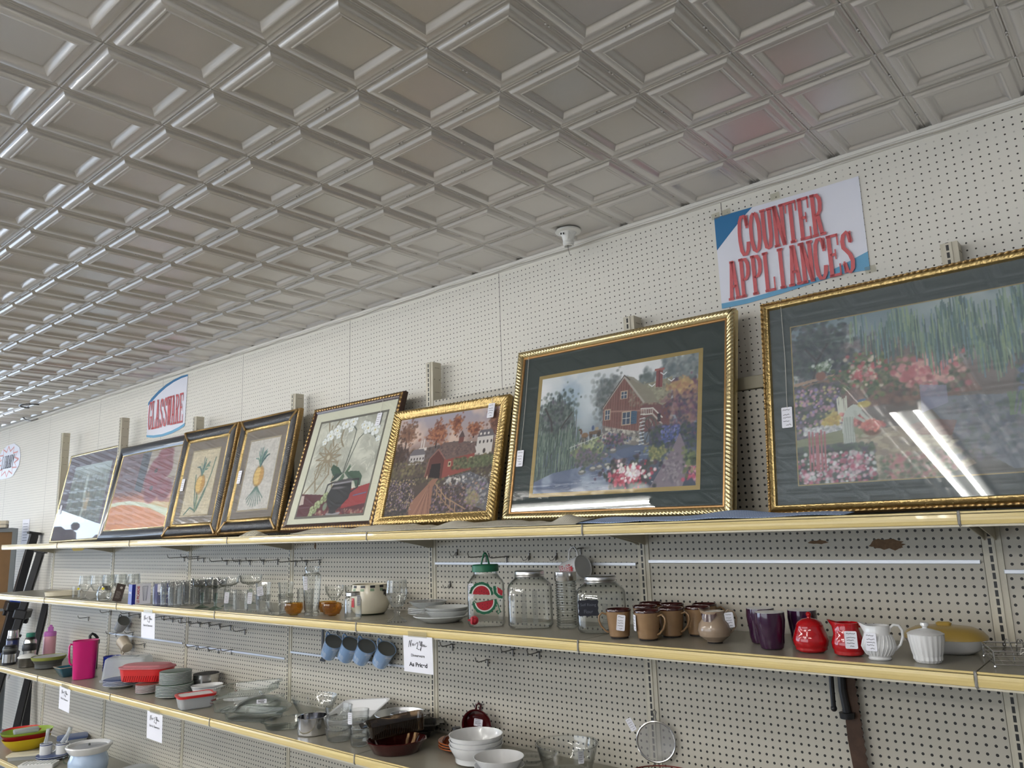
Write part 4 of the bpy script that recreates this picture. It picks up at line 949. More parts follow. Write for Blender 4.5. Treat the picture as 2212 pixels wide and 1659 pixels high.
# 8
t, w, h = mk('P8', 'largest picture, woman gathering flowers in a garden with willow, green mat, dark gold frame')
backing(t, w, h); sweep(t, 'frame', w, h, [(.35, -.3), (.4, .35), (.7, .5), (.95, .3), (1.15, .35), (1.35, -.2)], M_gold, None)
sweep(t, 'outer_bead', w, h, [(0, -1), (0, .0), (.12, .3), (.32, .3), (.42, .1)], M_golddk, [0, .04, .10, .08, 0], .75)
matboard(t, -21.8, -14.2, 21.8, 14.2, -18.8, -11.6, 18.8, 11.0, M_green); matboard(t, -18.85, -11.65, 18.85, 11.05, -18.7, -11.5, 18.7, 10.9, M_edge, -.13, 'mat_bevel', .02)
art_garden().mesh('print', 37.4, 22.4, 0, -.3, -.12, t); pane(t, w-2.6, h-2.6, -.05, M_pane2); ptag(t, -19.8, -2.1, .12, h/2, 88)
# ================================================================ goods on the second shelf
MZ, TZ, BZ = -12.05, -33.82, -58.9
CX, CY = 113.44, -109.2
def fc(x, y, d=0): return math.atan2(CX - x, CY * -1 + y) + math.radians(d)   # turn an object's front towards the aisle where the shopper stands

def vprof(outer, t=0.08, base=0.15):
    o = [(0.0, outer[0][1])] + list(outer)
    inn = [(max(r - t, 0.03), z) for r, z in outer if z > base + 0.02][::-1]
    last = inn[-1][0] if inn else 0.1
    return o + inn + [(last*0.98, base), (0.0, base)]
def shell(outer, t=0.08, base=0.15, n=28, **k):
    return MB().lathe(vprof(outer, t, base), n, **k)
def solo(b, name, mat, label, cat, x, y, z, rz=0, group=None, angle=35):
    o = b.build(name, mat, None, (x, y, z), angle=angle); o.rotation_euler = (0, 0, rz)
    return tag(o, label, cat, group)
def handle(P, r=0.16, n=8, flat=1.0, closed=False): return MB().tube(P, r, n, flat=flat, closed=closed)
def loop(x0, z0, x1, z1, out, n=12):
    """C-shaped handle in the XZ plane from (x0,z0) to (x1,z1), bulging to +x by out"""
    P = []
    for k in range(n+1):
        t = k/n; a = PI*t; P.append((x0+(x1-x0)*t + out*math.sin(a)**0.8 if 0 < k < n else (x0 if k == 0 else x1), 0, z0+(z1-z0)*(0.5-0.5*math.cos(a))))
    return P
def patch(b, r, a0, a1, z0, z1, n=5, c=(0, 0), r1=None):
    r1 = r if r1 is None else r1; V = []
    for k in range(n+1):
        a = math.radians(a0+(a1-a0)*k/n)
        V += [(c[0]+r*math.cos(a), c[1]+r*math.sin(a), z0), (c[0]+r1*math.cos(a), c[1]+r1*math.sin(a), z1)]
    b.add(V, [(2*k, 2*k+2, 2*k+3, 2*k+1) for k in range(n)])
def spouted(prof, amp=0.5, lift=0.3, width=0.45, zs=0.7, n=36, t=0.1, at=PI):
    H = prof[-1][1]; b = MB(); pr = vprof(prof, t, 0.2); rings = []
    for r, z in pr:
        w_ = max(0, (z/H - zs)/(1-zs))**1.5; ring = []
        for i in range(n):
            a = 2*PI*i/n; da = (a - at + PI) % (2*PI) - PI; g = math.exp(-(da/width)**2) * w_
            rr = max(r, 1e-4) + amp*g; ring.append((rr*math.cos(a), rr*math.sin(a), z + lift*g))
        rings.append(ring)
    return b.loft(rings)
GLS = 'clear glassware on the second shelf'

M_cer_cream = pm('cream_glaze', rgb(226, 218, 196), 0.2, coat=0.4, noise=0.05)
M_grn = thin_glass('green_glass', (0.78, 0.88, 0.83, 1), (0.34, 0.50, 0.44, 1), 0.03, 1.2)
M_amber = thin_glass('amber_lustre', (0.92, 0.74, 0.38, 1), (0.66, 0.42, 0.14, 1), 0.08, 2.2, body=0.14, bodycol=rgb(170, 116, 44))
M_ribg = thin_glass('ribbed_glass', (0.98, 0.985, 0.98, 1), (0.42, 0.46, 0.45, 1), 0.03, 2.0, body=0.025, bodycol=(0.9, 0.9, 0.88, 1))

# oval tray
tr = MB().rrect([(4.2, 2.4, 2.3, 0), (4.6, 2.8, 2.7, 0.3), (4.9, 3.1, 3.0, 1.5), (5.0, 3.2, 3.1, 1.5), (4.8, 3.0, 2.9, 1.4), (4.3, 2.5, 2.4, 0.35)], 7)
o = solo(tr, 'serving_dish', M_cer_cream, 'cream oval serving dish alone at the left end of the second shelf', 'dish', -146, -13.0, MZ, fc(-143, -15))
# small tumbler with yellow sticker
o = solo(shell([(1.05, 0), (1.1, 0.2), (1.15, 3.4)], .12, .4, 8), 'tumbler', M_clear, 'small clear tumbler with a yellow sticker left of the stemmed goblets', 'glass', -129.0, -15.8, MZ)
st = MB(); st.T = Matrix.Rotation(fc(-129, -16), 4, 'Z') @ Matrix.Rotation(PI/2, 4, 'X'); st.prism(arc(.5, 2.7, .33, 0, 350, 12), 1.16, 1.19); st.build('sticker', pm('yellow_sticker', rgb(236, 220, 60), .5), o, (0, 0, 0), smooth=False)
# goblets
def goblet(H=6.5, R=1.6):
    s_ = H/6.5
    return shell([(1.25, 0), (1.3, .08), (.5, .35*s_), (.22, .8*s_), (.42, 1.3*s_), (.2, 1.7*s_), (.36, 2.1*s_), (.9, 2.6*s_), (R*.95, 3.6*s_), (R, 4.4*s_), (R*.93, 5.6*s_), (R*.88, 6.5*s_)], .07, 2.4*s_, 24, flute=.02, nf=8)
g = solo(goblet(), 'wine_goblet', M_clear, 'clear stemmed goblet in the cluster at the left of the second shelf', 'glass', -121.9, -16.3, MZ, 0, 'clear stemmed goblets')
for x, y in ((-118.3, -14.6), (-119.3, -11.0), (-115.6, -12.6), (-116.4, -8.9), (-112.8, -10.6), (-113.4, -6.6), (-110.2, -8.3)): dup(g, x, y, MZ)
# stemless glass with yellow sticker
t = thing('stemless_glass', 'round stemless glass with a yellow sticker in front of the stemmed goblets', 'glass', -109.6, -16.2, MZ, fc(-109, -16))
shell([(.8, 0), (1.2, .1), (1.75, 1.2), (1.85, 1.9), (1.6, 3.0), (1.3, 3.9)], .08, .3, 24, flute=.02, nf=6).build('bowl', M_clear, t)
st = MB(); st.T = Matrix.Rotation(PI/2, 4, 'X'); st.prism(arc(-.3, 3.3, .35, 0, 350, 12), 1.5, 1.56); st.build('sticker', MATS['yellow_sticker'], t, (0, 0, 0), smooth=False)
# brown card leaning on the glasses
t = thing('menu_card', 'dark brown printed card leaning between the goblets and the blue glass boxes', 'card', -103.2, -15.6, MZ, fc(-103, -16, 10), rot=(math.radians(-14), math.radians(16), fc(-103, -16, 10)))
MB().box(-1.1, -.03, 0, 1.1, .03, 4.7).build('card', pm('brown_card', rgb(78, 66, 62), .6), t, smooth=False)
tx = MB(); tx.T = Matrix.Rotation(PI/2, 4, 'X')
for k in range(7): tx.ribbon([(-.7, 2.6-.28*k), (.3+.1*(k % 3), 2.6-.28*k)], .03, .045)
tx.prism(arc(.2, 3.7, .35, 0, 350, 10), .04, .05); tx.build('printing', pm('pale_print', rgb(196, 190, 180), .6), t, (0, 0, 0), smooth=False)

def text(body, parent, mat, x, y, z, size, w=None, h=None, rot=(PI/2, 0, 0), name='lettering', bold=0.0, ax='c'):
    c = bpy.data.curves.new('tmp_text', 'FONT'); c.body = body; c.size = 1.0; c.align_x = 'CENTER'; c.align_y = 'CENTER'; c.offset = bold; c.space_line = 1.0
    o = bpy.data.objects.new('tmp', c); sc.collection.objects.link(o)
    bpy.context.view_layer.update()
    me = bpy.data.meshes.new_from_object(o.evaluated_get(bpy.context.evaluated_depsgraph_get())); bpy.data.objects.remove(o)
    xs = [v.co.x for v in me.vertices]; ys = [v.co.y for v in me.vertices]
    w0 = max(xs)-min(xs); h0 = max(ys)-min(ys); mx_ = (max(xs)+min(xs))/2; my_ = (max(ys)+min(ys))/2
    sx = (w/w0) if w else (h/h0 if h else size); sy = (h/h0) if h else (w/w0 if w else size)
    for v in me.vertices: v.co = Vector(((v.co.x-mx_)*sx*S, (v.co.y-my_)*sy*S, 0))
    me.materials.clear(); me.materials.append(mat); me.name = name
    o = bpy.data.objects.new(name, me); sc.collection.objects.link(o); o.parent = parent; o.location = Vector((x, y, z))*S; o.rotation_euler = rot
    return o
# boxes of glasses
M_navy = pm('navy_print', rgb(32, 44, 138), .4); M_redp = pm('red_print', rgb(190, 34, 44), .4); M_cart = pm('white_carton', rgb(238, 238, 240), .45)
t = thing('glass_carton', 'white and blue carton reading LE PICARDIE with a drawing of a tumbler', 'box', -88.2, -16.4, MZ, math.radians(80))
MB().box(-2.3, -1.6, 0, 2.1, 1.6, 4.9).build('carton', M_cart, t, smooth=False)
MB().box(-2.33, -1.62, 0.02, -2.28, 1.6, 4.9).box(-2.33, -1.63, .02, -1.5, -1.58, 4.9).build('blue_side', M_navy, t, smooth=False)
text('LE PICARDIE', t, M_redp, -.85, -1.64, 2.4, 1, w=4.1, h=.62, rot=(PI/2, -PI/2, 0), bold=.02)
text('DURALEX', t, M_cart, -2.35, 0, 2.9, 1, w=2.4, h=.5, rot=(PI/2, 0, -PI/2), bold=.02)
gd = MB(); gd.T = Matrix.Rotation(PI/2, 4, 'X'); gd.ribbon([(.15, 4.3), (.4, .8), (1.1, .8), (1.35, 4.3)], .05, 1.62)
for k in range(4): gd.ribbon([(.35+.25*k, 4.2), (.5+.17*k, .9)], .022, 1.62)
gd.ribbon([(.15, 4.3), (1.35, 4.3)], .04, 1.625); gd.build('drawing', pm('grey_print', rgb(96, 104, 116), .5), t, (0, 0, 0), smooth=False)
t = thing('glass_carton', 'dark blue carton reading DURALEX beside the white one', 'box', -83.6, -12.6, MZ, math.radians(78))
MB().box(-1.9, -1.6, 0, 1.9, 1.6, 4.8).build('carton', M_navy, t, smooth=False)
text('DURALEX', t, M_cart, 0, -1.62, 2.5, 1, w=3.2, h=.7, bold=.02)
for s_ in (1, -1):
    a_ = MB(); a_.T = Matrix.Rotation(PI/2, 4, 'X'); a_.ribbon([(p[0], 2.5+s_*(p[1])) for p in arc(0, 0, 1.3, 40, 140, 8)], .04, 1.625); a_.build('ornament', M_cart, t, (0, 0, 0), smooth=False)
# ribbed tumblers in rows
def ribbed(H, R, n=48, nf=16, f=.035, z1=None):
    return shell([(R*.86, 0), (R*.9, .15), (R*.92, .3), (R*.95, H*.75), (R*.97, H*.78), (R*.98, H-.05), (R, H)], .1, .35, n, flute=f, nf=nf, fz=(.1, H*.76))
g = solo(ribbed(5.6, 1.55), 'ribbed_tumbler', M_ribg, 'tall ribbed clear tumbler in the block behind the blue cartons', 'glass', -77.9, -16.4, MZ, 0, 'block of tall ribbed tumblers')
price_tag(g, 1.0, 1.9, at=(1.55*math.sin(fc(-78, -16)), -1.55*math.cos(fc(-78, -16)), 4.2), seed=5, rot=(0, 0, fc(-78, -16)))
g2 = solo(ribbed(5.6, 1.55), 'ribbed_tumbler', M_ribg, 'tall ribbed clear tumbler in the block behind the blue cartons', 'glass', -74.4, -16.2, MZ, 0, 'block of tall ribbed tumblers')
for x, y in ((-77.2, -13.0), (-73.8, -12.8), (-76.6, -9.6), (-73.2, -9.4), (-76, -6.2), (-72.6, -6.0), (-70.2, -12.6), (-69.7, -9.2), (-69.0, -5.8), (-70.9, -16.0)): dup(g2, x, y, MZ)
# margarita glasses
def marg(x, y, R, label):
    t = thing('margarita_glass', label, 'glass', x, y, MZ, 0, 'margarita glasses with green stems')
    shell([(.55, 4.15), (.6, 4.3), (1.0, 4.6), (R*.72, 4.75), (R*.9, 5.2), (R*.93, 5.9), (R, 6.7)], .07, 4.4, 28).build('bowl', M_clear, t)
    MB().lathe([(0, 3.3), (.5, 3.5), (.62, 3.8), (.5, 4.1), (0, 4.3)], 16).build('knop', M_clear, t)
    MB().lathe([(0, 0), (1.5, 0), (1.55, .08), (.8, .35), (.3, .6), (.28, .9), (.36, 2.4), (.42, 3.3), (0, 3.45)], 20).build('stem', M_grn, t)
marg(-59.9, -15.2, 2.3, 'margarita glass on green stem, left one of the front pair'); marg(-53.6, -15.4, 2.5, 'margarita glass on green stem, right one of the front pair')
marg(-57.4, -10.2, 2.5, 'margarita glass on green stem behind the front pair'); marg(-57.0, -4.6, 2.7, 'margarita glass nearest the back panel, furthest right of the bowls')
# low ribbed tumblers
for x, y, tg, lb in ((-45.6, -16.4, 1, 'short ribbed tumbler with price tag, leftmost of three'), (-42.2, -15.7, 0, 'short ribbed tumbler without tag, middle of three'), (-38.8, -15.0, 2, 'short ribbed tumbler with price tag, rightmost of three')):
    g = solo(ribbed(4.4, 1.4, 40, 12, .03), 'ribbed_tumbler', M_ribg, lb, 'glass', x, y, MZ, 0, 'three short ribbed tumblers'); a = fc(x, y)
    if tg: price_tag(g, .9, 2.3, at=(1.5*math.sin(a)-.8*math.cos(a), -1.5*math.cos(a)-.8*math.sin(a), 2.9), seed=20+tg, rot=(0, .06, a))
# stacked picardie tumblers
def facet(): return shell([(1.1, 0), (1.2, .15), (1.3, 1.0), (1.62, 3.7)], .12, .4, 18, flute=.03, nf=9)
for i, (x, y) in enumerate(((-34.4, -15.5), (-30.6, -12.6))):
    for k in range(2):
        g = solo(facet(), 'faceted_tumbler', M_ribg, '%s tumbler of the %s stack of faceted glasses' % (('lower', 'upper')[k], ('front', 'back')[i]), 'glass', x, y, MZ + 2.35*k, 0, 'stacked faceted tumblers')
        if k and i == 0: price_tag(g, 1.2, 1.9, at=(.9, -1.35, 2.1), seed=31, rot=(0, -.1, fc(x, y)))
# fluted glass bowl and amber cups
solo(shell([(1.1, 0), (1.2, .2), (2.1, 1.3), (2.5, 2.4)], .09, .3, 40, flute=.04, nf=14), 'fluted_bowl', M_clear, 'small fluted glass bowl between stacked tumblers and amber cups', 'bowl', -28.2, -15.9, MZ)
solo(ribbed(4.6, 1.7, 40, 14, .03), 'glass_jar', M_ribg, 'clear ribbed glass behind the leftmost amber cup', 'glass', -26.6, -10.6, MZ)
def amber(x, y, rz, lb, hd=True):
    t = thing('amber_cup', lb, 'cup', x, y, MZ, rz, 'amber lustre glass cups')
    shell([(.75, 0), (.85, .15), (1.0, .22), (1.6, .7), (1.85, 1.4), (1.8, 2.3)], .1, .35, 26).build('bowl', M_amber, t)
    if hd: handle(loop(1.75, .8, 1.8, 2.0, .8), .13).build('handle', M_amber, t)
amber(-23.6, -15.4, fc(-23, -15, 150), 'amber lustre cup in front of the clear glasses, leftmost amber one', False); amber(-19.4, -10.4, fc(-20, -13), 'amber lustre cup half hidden behind the tall twisted vase'); amber(-14.6, -12.8, fc(-17, -10, 160), 'amber lustre cup beside the cream rooster crock', False)
def sherbet(x, y, lb): return solo(shell([(1.1, 0), (1.15, .1), (.4, .4), (.3, 1.2), (.5, 2.2), (1.3, 2.9), (1.9, 3.9), (2.0, 5.0)], .09, 2.6, 26, flute=.015, nf=10), 'sherbet_glass', M_clear, lb, 'glass', x, y, MZ, 0, 'footed dessert glasses')
sherbet(-22.4, -6.4, 'footed dessert glass to the left behind the tall vase'); sherbet(-16.9, -5.6, 'footed dessert glass between vase and crock'); sherbet(-15.6, -1.9, 'footed dessert glass hidden deepest behind the crock')
# tall vase
t = thing('vase', 'tall clear twisted glass vase, tallest of the glasses', 'vase', -18.8, -14.6, MZ, fc(-18, -14))
shell([(1.35, 0), (1.45, .1), (1.45, .6), (1.3, .8), (1.4, 1.2), (1.6, 4), (1.75, 6.8), (1.8, 7.6), (1.55, 7.95), (1.3, 8.1), (1.25, 8.3), (1.4, 8.9), (1.42, 9.3)], .1, .5, 48, flute=.04, nf=8, tw=.5, fz=(.9, 7.7)).build('body', M_clear, t)
price_tag(t, .7, 2.6, at=(-1.2, -1.45, 6.3), seed=40)
# rooster crock
t = thing('crock', 'cream ceramic crock with checked rim and painted farmyard decoration', 'crock', -9.6, -7.6, MZ, fc(-10, -9))
cp = [(2.7, 0), (2.9, .25), (3.3, .6), (3.85, 1.8), (3.95, 3.0), (3.7, 4.6), (3.55, 5.5), (3.55, 5.7)]
shell(cp, .22, .4, 36).build('body', M_cer_cream, t)
MB().lathe([(2.72, -.0), (2.95, .28), (2.97, .3), (2.75, .02)], 36).build('foot_band', pm('olive_glaze', rgb(50, 58, 44), .3), t)
b1, b2, b3 = MB(), MB(), MB()
for k in range(24):
    if k % 2 == 0: patch(b1, 3.62, -180+15*k, -180+15*k+15, 5.15, 5.6, 4, r1=3.575)
    patch((b2, b3)[k % 2], 3.76, -180+15*k, -180+15*k+12, 4.55-.5*(k % 2), 5.05-.5*(k % 2), 4, r1=3.66)
b1.build('black_checks', M_black, t); b2.build('green_checks', pm('sage_glaze', rgb(136, 158, 128), .4), t)
rc = MB()
for a, z, s_ in ((-38, 4.4, .55), (-42, 4.0, .5), (-32, 4.2, .5), (-48, 4.6, .4), (-27, 3.8, .35), (-36, 3.7, .45)): patch(rc, 3.92, a-7*s_*2, a+7*s_*2, z-.5*s_, z+.5*s_, 4)
rc.build('rooster', M_black, t); rr = MB(); patch(rr, 4.0, -152, -139, 1.6, 3.3, 4, r1=3.97); rr.build('barn_motif', M_redp, t)
# mason jar
t = thing('mason_jar', 'small clear canning jar with metal lid in front of the cream crock', 'jar', -5.2, -15.2, MZ, fc(-5, -15))
shell([(1.35, 0), (1.5, .15), (1.55, .6), (1.55, 3.4), (1.4, 4.0), (1.15, 4.25)], .1, .25, 28, flute=.012, nf=4).build('body', M_clear, t)
MB().lathe([(0, 4.2), (1.22, 4.2), (1.27, 4.25), (1.27, 4.8), (1.1, 4.95), (0, 4.97)], 24).build('lid', M_steel, t)
price_tag(t, .75, 1.9, at=(1.0, -1.25, 3.4), seed=41, rot=(0, 0, .6))
# pressed goblet
solo(shell([(1.7, 0), (1.75, .1), (1.5, .35), (.7, .8), (.4, 1.3), (.55, 1.8), (.35, 2.2), (.6, 2.6), (1.2, 3.1), (1.75, 4.2), (1.85, 5.2), (1.75, 6.2), (1.7, 7.2)], .11, 2.7, 40, flute=.035, nf=10), 'water_goblet', M_ribg, 'large pressed glass goblet standing alone right of the cream crock', 'glass', 6.2, -14.6, MZ)
# plates and bowls
M_plate = pm('grey_white_glaze', rgb(206, 208, 206), .2, coat=.35)
def plate(R, h=.75): return MB().lathe([(0, 0), (R*.55, 0), (R*.6, .05), (R*.75, h*.45), (R-.03, h-.02), (R, h), (R, h+.11), (R-.05, h+.14), (R*.75, h*.55+.08), (R*.58, .2), (0, .18)], 36)
def bowl(R, h, f=.45, t_=.12): return MB().lathe([(0, 0), (R*f, 0), (R*(f+.03), .12), (R*.8, h*.5), (R, h), (R-.06, h+.04), (R*.78, h*.55), (R*f*.95, .25), (0, .2)], 36)
for k, nm in enumerate(('lowest', 'second lowest', 'third', 'uppermost')):
    solo(plate(4.0, .6), 'salad_plate', M_plate, 'pale plate, %s of the back stack with navy rims' % nm, 'plate', 4.4, -5.0, MZ + .22 + .30*k - .22, 0, 'back stack of pale plates')
t = thing('bowl', 'shallow bowl with navy inside lying on the back stack of plates', 'bowl', 4.0, -4.9, MZ+1.32)
bowl(3.6, 1.3).build('body', M_plate, t); MB().lathe([(0, .3), (1.6, .32), (2.9, .85), (3.45, 1.28)], 36).build('inner_glaze', pm('navy_glaze', rgb(58, 72, 92), .25), t)
solo(plate(5.0, 1.05), 'serving_plate', M_plate, 'large pale plate under two white bowls left of the watermelon jar', 'plate', 13.4, -10.6, MZ)
for k, nm in enumerate(('lower', 'upper')): solo(bowl(3.9, 1.7), 'bowl', M_plate, '%s of two white bowls stacked on the large plate' % nm, 'bowl', 14.0, -9.9, MZ+.2+.55*k, 0, 'two white bowls')

# ---- jars: rounded square glass
def sqjar(half, H, neck, nh, r=1.3):
    o = [(half*.80, r*.7, 0), (half*.92, r, .12), (half, r, .6), (half, r, H*.74), (half*.96, r, H*.80), (half*.80, r, H*.87), (neck+.1, neck, H*.92), (neck, neck, H*.94), (neck, neck, H)]
    pr = [(h, h, rr, z) for h, rr, z in o] + [(h-.1, h-.1, max(rr-.1, .2), max(z, .3)) for h, rr, z in o[::-1]]
    return MB().rrect(pr, 6)
def screwlid(t, R, z, h, mat): MB().lathe([(0, 0), (R, 0), (R+.06, .1), (R, .25), (R+.06, .4), (R, .55), (R, h-.15), (R-.15, h), (0, h+.02)], 30).build('lid', mat, t, (0, 0, z))
M_melg = pm('melon_green', rgb(30, 104, 74), .4); M_melr = pm('melon_red', rgb(176, 32, 48), .4); M_melw = pm('melon_white', rgb(226, 228, 220), .4); M_seed = pm('melon_seed', rgb(70, 34, 30), .5)
t = thing('drink_dispenser', 'glass drink jar painted with watermelon slices, green lid and red tap', 'jar', 24.2, -11.0, MZ, fc(24, -11))
sqjar(3.05, 8.75, 2.05, 0).build('jar', M_clear, t)
MB().lathe([(0, 8.6), (2.15, 8.6), (2.2, 8.65), (2.2, 9.6), (2.05, 9.75), (0, 9.78)], 64, flute=.012, nf=32).build('lid', M_melg, t)
handle([(-.75+0*k, 0, 9.75) for k in (0,)] + [(-.75 + 1.5*(k/12) + .0, 0, 9.75 + 1.85*math.sin(PI*k/12)) for k in range(1, 12)] + [(.75, 0, 9.75)], .16, 8).build('carry_handle', M_melg, t).rotation_euler = (0, 0, .5)
def slice_(cx, cz, R, a0, a1, s_=1.0, rot=0):
    def ring(r, z, mat, nm, seg=None):
        b = MB(); b.T = Matrix.Rotation(PI/2, 4, 'X'); P_ = arc(cx, cz, r, a0, a1, 16)
        if r == R: P_ = [(p[0] + .06*math.sin(i*2.7), p[1]+.06*math.cos(i*3.9)) for i, p in enumerate(P_)]
        b.prism([(cx+r*.05*math.cos(math.radians((a0+a1)/2)), cz)] + P_ if abs(a1-a0) > 180 else P_, z, z+.012); b.build(nm, mat, t, (0, 0, 0), smooth=False)
    ring(R, 3.07, M_melg, 'painted_rind'); ring(R*.80, 3.09, M_melw, 'painted_pith'); ring(R*.70, 3.11, M_melr, 'painted_flesh')
    sd = MB(); sd.T = Matrix.Rotation(PI/2, 4, 'X'); am = math.radians((a0+a1)/2)
    for k in range(7):
        a = math.radians(a0 + (a1-a0)*(k+.8)/8); q = R*(.28 if k % 2 else .48); sd.prism([(cx+q*math.cos(a)+.05*math.cos(b_), cz+q*math.sin(a)+.11*math.sin(b_)) for b_ in [j*PI/3 for j in range(6)]], 3.12, 3.13)
    sd.build('painted_seeds', M_seed, t, (0, 0, 0), smooth=False)
slice_(-.75, 5.15, 1.95, -4, 176); slice_(-.25, 4.05, 2.0, -172, 8)
vn = MB(); vn.T = Matrix.Rotation(PI/2, 4, 'X')
vn.ribbon([(-2.2, 3.9), (-1.9, 4.2), (-1.6, 3.9), (-1.9, 3.7), (-2.1, 4.0)], .07, 3.1); vn.ribbon([(1.6, 4.2), (2.0, 3.2), (2.2, 2.4), (1.9, 2.0), (1.7, 2.4), (1.9, 2.6)], .08, 3.1); vn.ribbon([(1.4, 6.4), (1.5, 5.3), (2.1, 4.7), (2.7, 4.6)], .22, 3.1)
vn.build('painted_vines', M_melg, t, (0, 0, 0), smooth=False)
rr_ = MB(); rr_.T = Matrix.Rotation(PI/2, 4, 'X'); rr_.prism([(1.85, 6.3), (1.95, 5.3), (2.6, 4.8), (2.75, 5.6)], 3.09, 3.1); rr_.build('painted_flesh', M_melr, t, (0, 0, 0), smooth=False)
b = MB(); b.T = Matrix.Translation((-2.0, -3.15, 1.2)) @ Matrix.Rotation(PI/2, 4, 'X'); b.lathe([(0, 0), (.7, 0), (.7, .3), (.35, .4), (.35, .8), (0, .85)], 16); b.T = Matrix.Translation((-2.3, -3.8, .9)); b.lathe([(0, -.2), (.25, -.2), (.3, .5), (.15, .9), (0, .9)], 10); b.box(-.7, -.12, .3, .6, .12, .55); b.T = None; b.build('tap', M_melr, t)
price_tag(t, .8, 2.1, at=(-2.4, -3.08, 5.9), seed=43)
M_lidsteel = pm('zinc_lid', (.66, .66, .66, 1), .3, 1.0)
for x, y, hf, H, lb in ((32.2, -9.3, 3.55, 8.3, 'large clear cracker jar with metal lid right of the watermelon jar'), (45.4, -8.6, 3.65, 7.6, 'large clear jar with metal lid and black chalk label')):
    t = thing('glass_jar', lb, 'jar', x, y, MZ, fc(x, y)); sqjar(hf, H, 2.3, 0, 1.5).build('jar', M_clear, t); screwlid(t, 2.4, H-.55, 1.0, M_lidsteel)
    for cx in ((-.95, .75) if hf < 3.6 else (.5,)):
        rb = MB()
        for k in range(26 if hf < 3.6 else 18): rb.box(cx-.4, -hf-.05, .7+.2*k, cx+.4, -hf+.02, .82+.2*k)
        rb.build('grip_ribs', pm('pressed_glass_ribs', rgb(150, 152, 146), .15, alpha=.75), t, smooth=False)
    if H < 8:
        P_ = arc(0, 0, .5, 200, 250, 3) + arc(0, -.1, 1.0, -60, -60, 1)
        lab = [(-1.55, .9), (-1.35, 1.15), (-.5, 1.1), (0, 1.22), (.5, 1.1), (1.35, 1.15), (1.55, .9), (1.4, .4), (1.5, 0), (1.4, -.4), (1.55, -.9), (1.35, -1.15), (.5, -1.1), (0, -1.22), (-.5, -1.1), (-1.35, -1.15), (-1.55, -.9), (-1.4, -.4), (-1.5, 0), (-1.4, .4)]
        b = MB(); b.T = Matrix.Rotation(PI/2, 4, 'X'); b.prism([(p[0]*.98-1.9, p[1]+3.7) for p in lab], hf+.01, hf+.04); o = b.build('chalk_label', pm('chalkboard', rgb(34, 36, 48), .7), t, (0, 0, 0), smooth=False)
        M_chalk = pm('chalk', rgb(110, 112, 124), .9)
        text('Self Rising', o, M_chalk, -1.9, -hf-.06, 4.1, 1, w=2.3, h=.5); text('Flour', o, M_chalk, -1.9, -hf-.06, 3.2, 1, w=1.3, h=.5)
# ribbed canister
t = thing('canister', 'narrow ring-ribbed glass canister with brushed steel lid between the two big jars', 'canister', 38.6, -8.2, MZ, fc(38, -8))
pr = []
for k in range(19): pr += [(1.52, .15+.38*k), (1.68, .28+.38*k), (1.68, .4+.38*k)]
shell([(1.4, 0)] + pr, .1, .2, 28).build('body', M_clear, t); MB().lathe([(0, 7.2), (1.72, 7.2), (1.75, 7.25), (1.75, 8.5), (0, 8.55)], 28).build('lid', M_steel, t)

# ---- brown mugs
M_tan = pm('tan_glaze', rgb(146, 116, 84), .22, coat=.4, noise=.18, nscale=35); M_umber = pm('umber_glaze', rgb(62, 24, 20), .15, coat=.6); M_footb = pm('unglazed_dark', rgb(32, 26, 26), .7)
def brown_mug(x, y, turn, lb, tg=None):
    t = thing('mug', lb, 'mug', x, y, MZ, fc(x, y, turn), 'tan mugs with dark rims')
    shell([(1.25, .18), (1.4, .3), (1.5, 1.2), (1.68, 2.8), (1.75, 3.75)], .14, .35, 30).build('body', M_tan, t)
    MB().lathe([(0, 0), (1.22, 0), (1.24, .2), (0, .2)], 28).build('foot', M_footb, t)
    MB().lathe([(1.755, 3.6), (1.77, 3.8), (1.72, 3.92), (1.6, 3.9), (1.58, 3.3)], 30).build('rim', M_umber, t)
    MB().lathe([(0, .42), (1.2, .45), (1.45, 2.4), (1.58, 3.4)], 30).build('inner_glaze', M_umber, t)
    handle([(1.62, 0, 3.15), (2.3, 0, 3.4), (2.75, 0, 3.0), (2.8, 0, 2.4), (2.5, 0, 1.6), (1.9, 0, .95), (1.5, 0, .75)], .22, 8, .7).build('handle', M_tan, t)
    if tg: price_tag(t, 1.15, 2.1, at=tg[0], seed=50+int(x), rot=tg[1])
brown_mug(51.6, -13.6, 180, 'tan mug with dark rim, handle to the left, nearest the chalk-label jar', ((-.25, 1.78, 2.2), (0, .12, math.pi-.1)))
brown_mug(56.2, -13.6, -32, 'tan mug with dark rim, front right one with handle towards the viewer', ((-1.2, -1.35, 2.3), (0, 0, -.75)))
brown_mug(52.8, -8.4, 120, 'tan mug with dark rim between and behind the two front mugs', ((-1.55, .9, 2.2), (0, 0, math.radians(-120))))
brown_mug(57.6, -9.6, -28, 'tan mug with dark rim behind the front right mug'); brown_mug(51.2, -4.0, 110, 'tan mug with dark rim, back left of the group'); brown_mug(54.9, -4.3, 60, 'tan mug with dark rim at the back, middle of the rear row')
brown_mug(60.3, -6.9, -20, 'tan mug with dark rim, second from the right of the group'); brown_mug(59.3, -2.7, 0, 'tan mug with dark rim at the back right, closest to the panel')
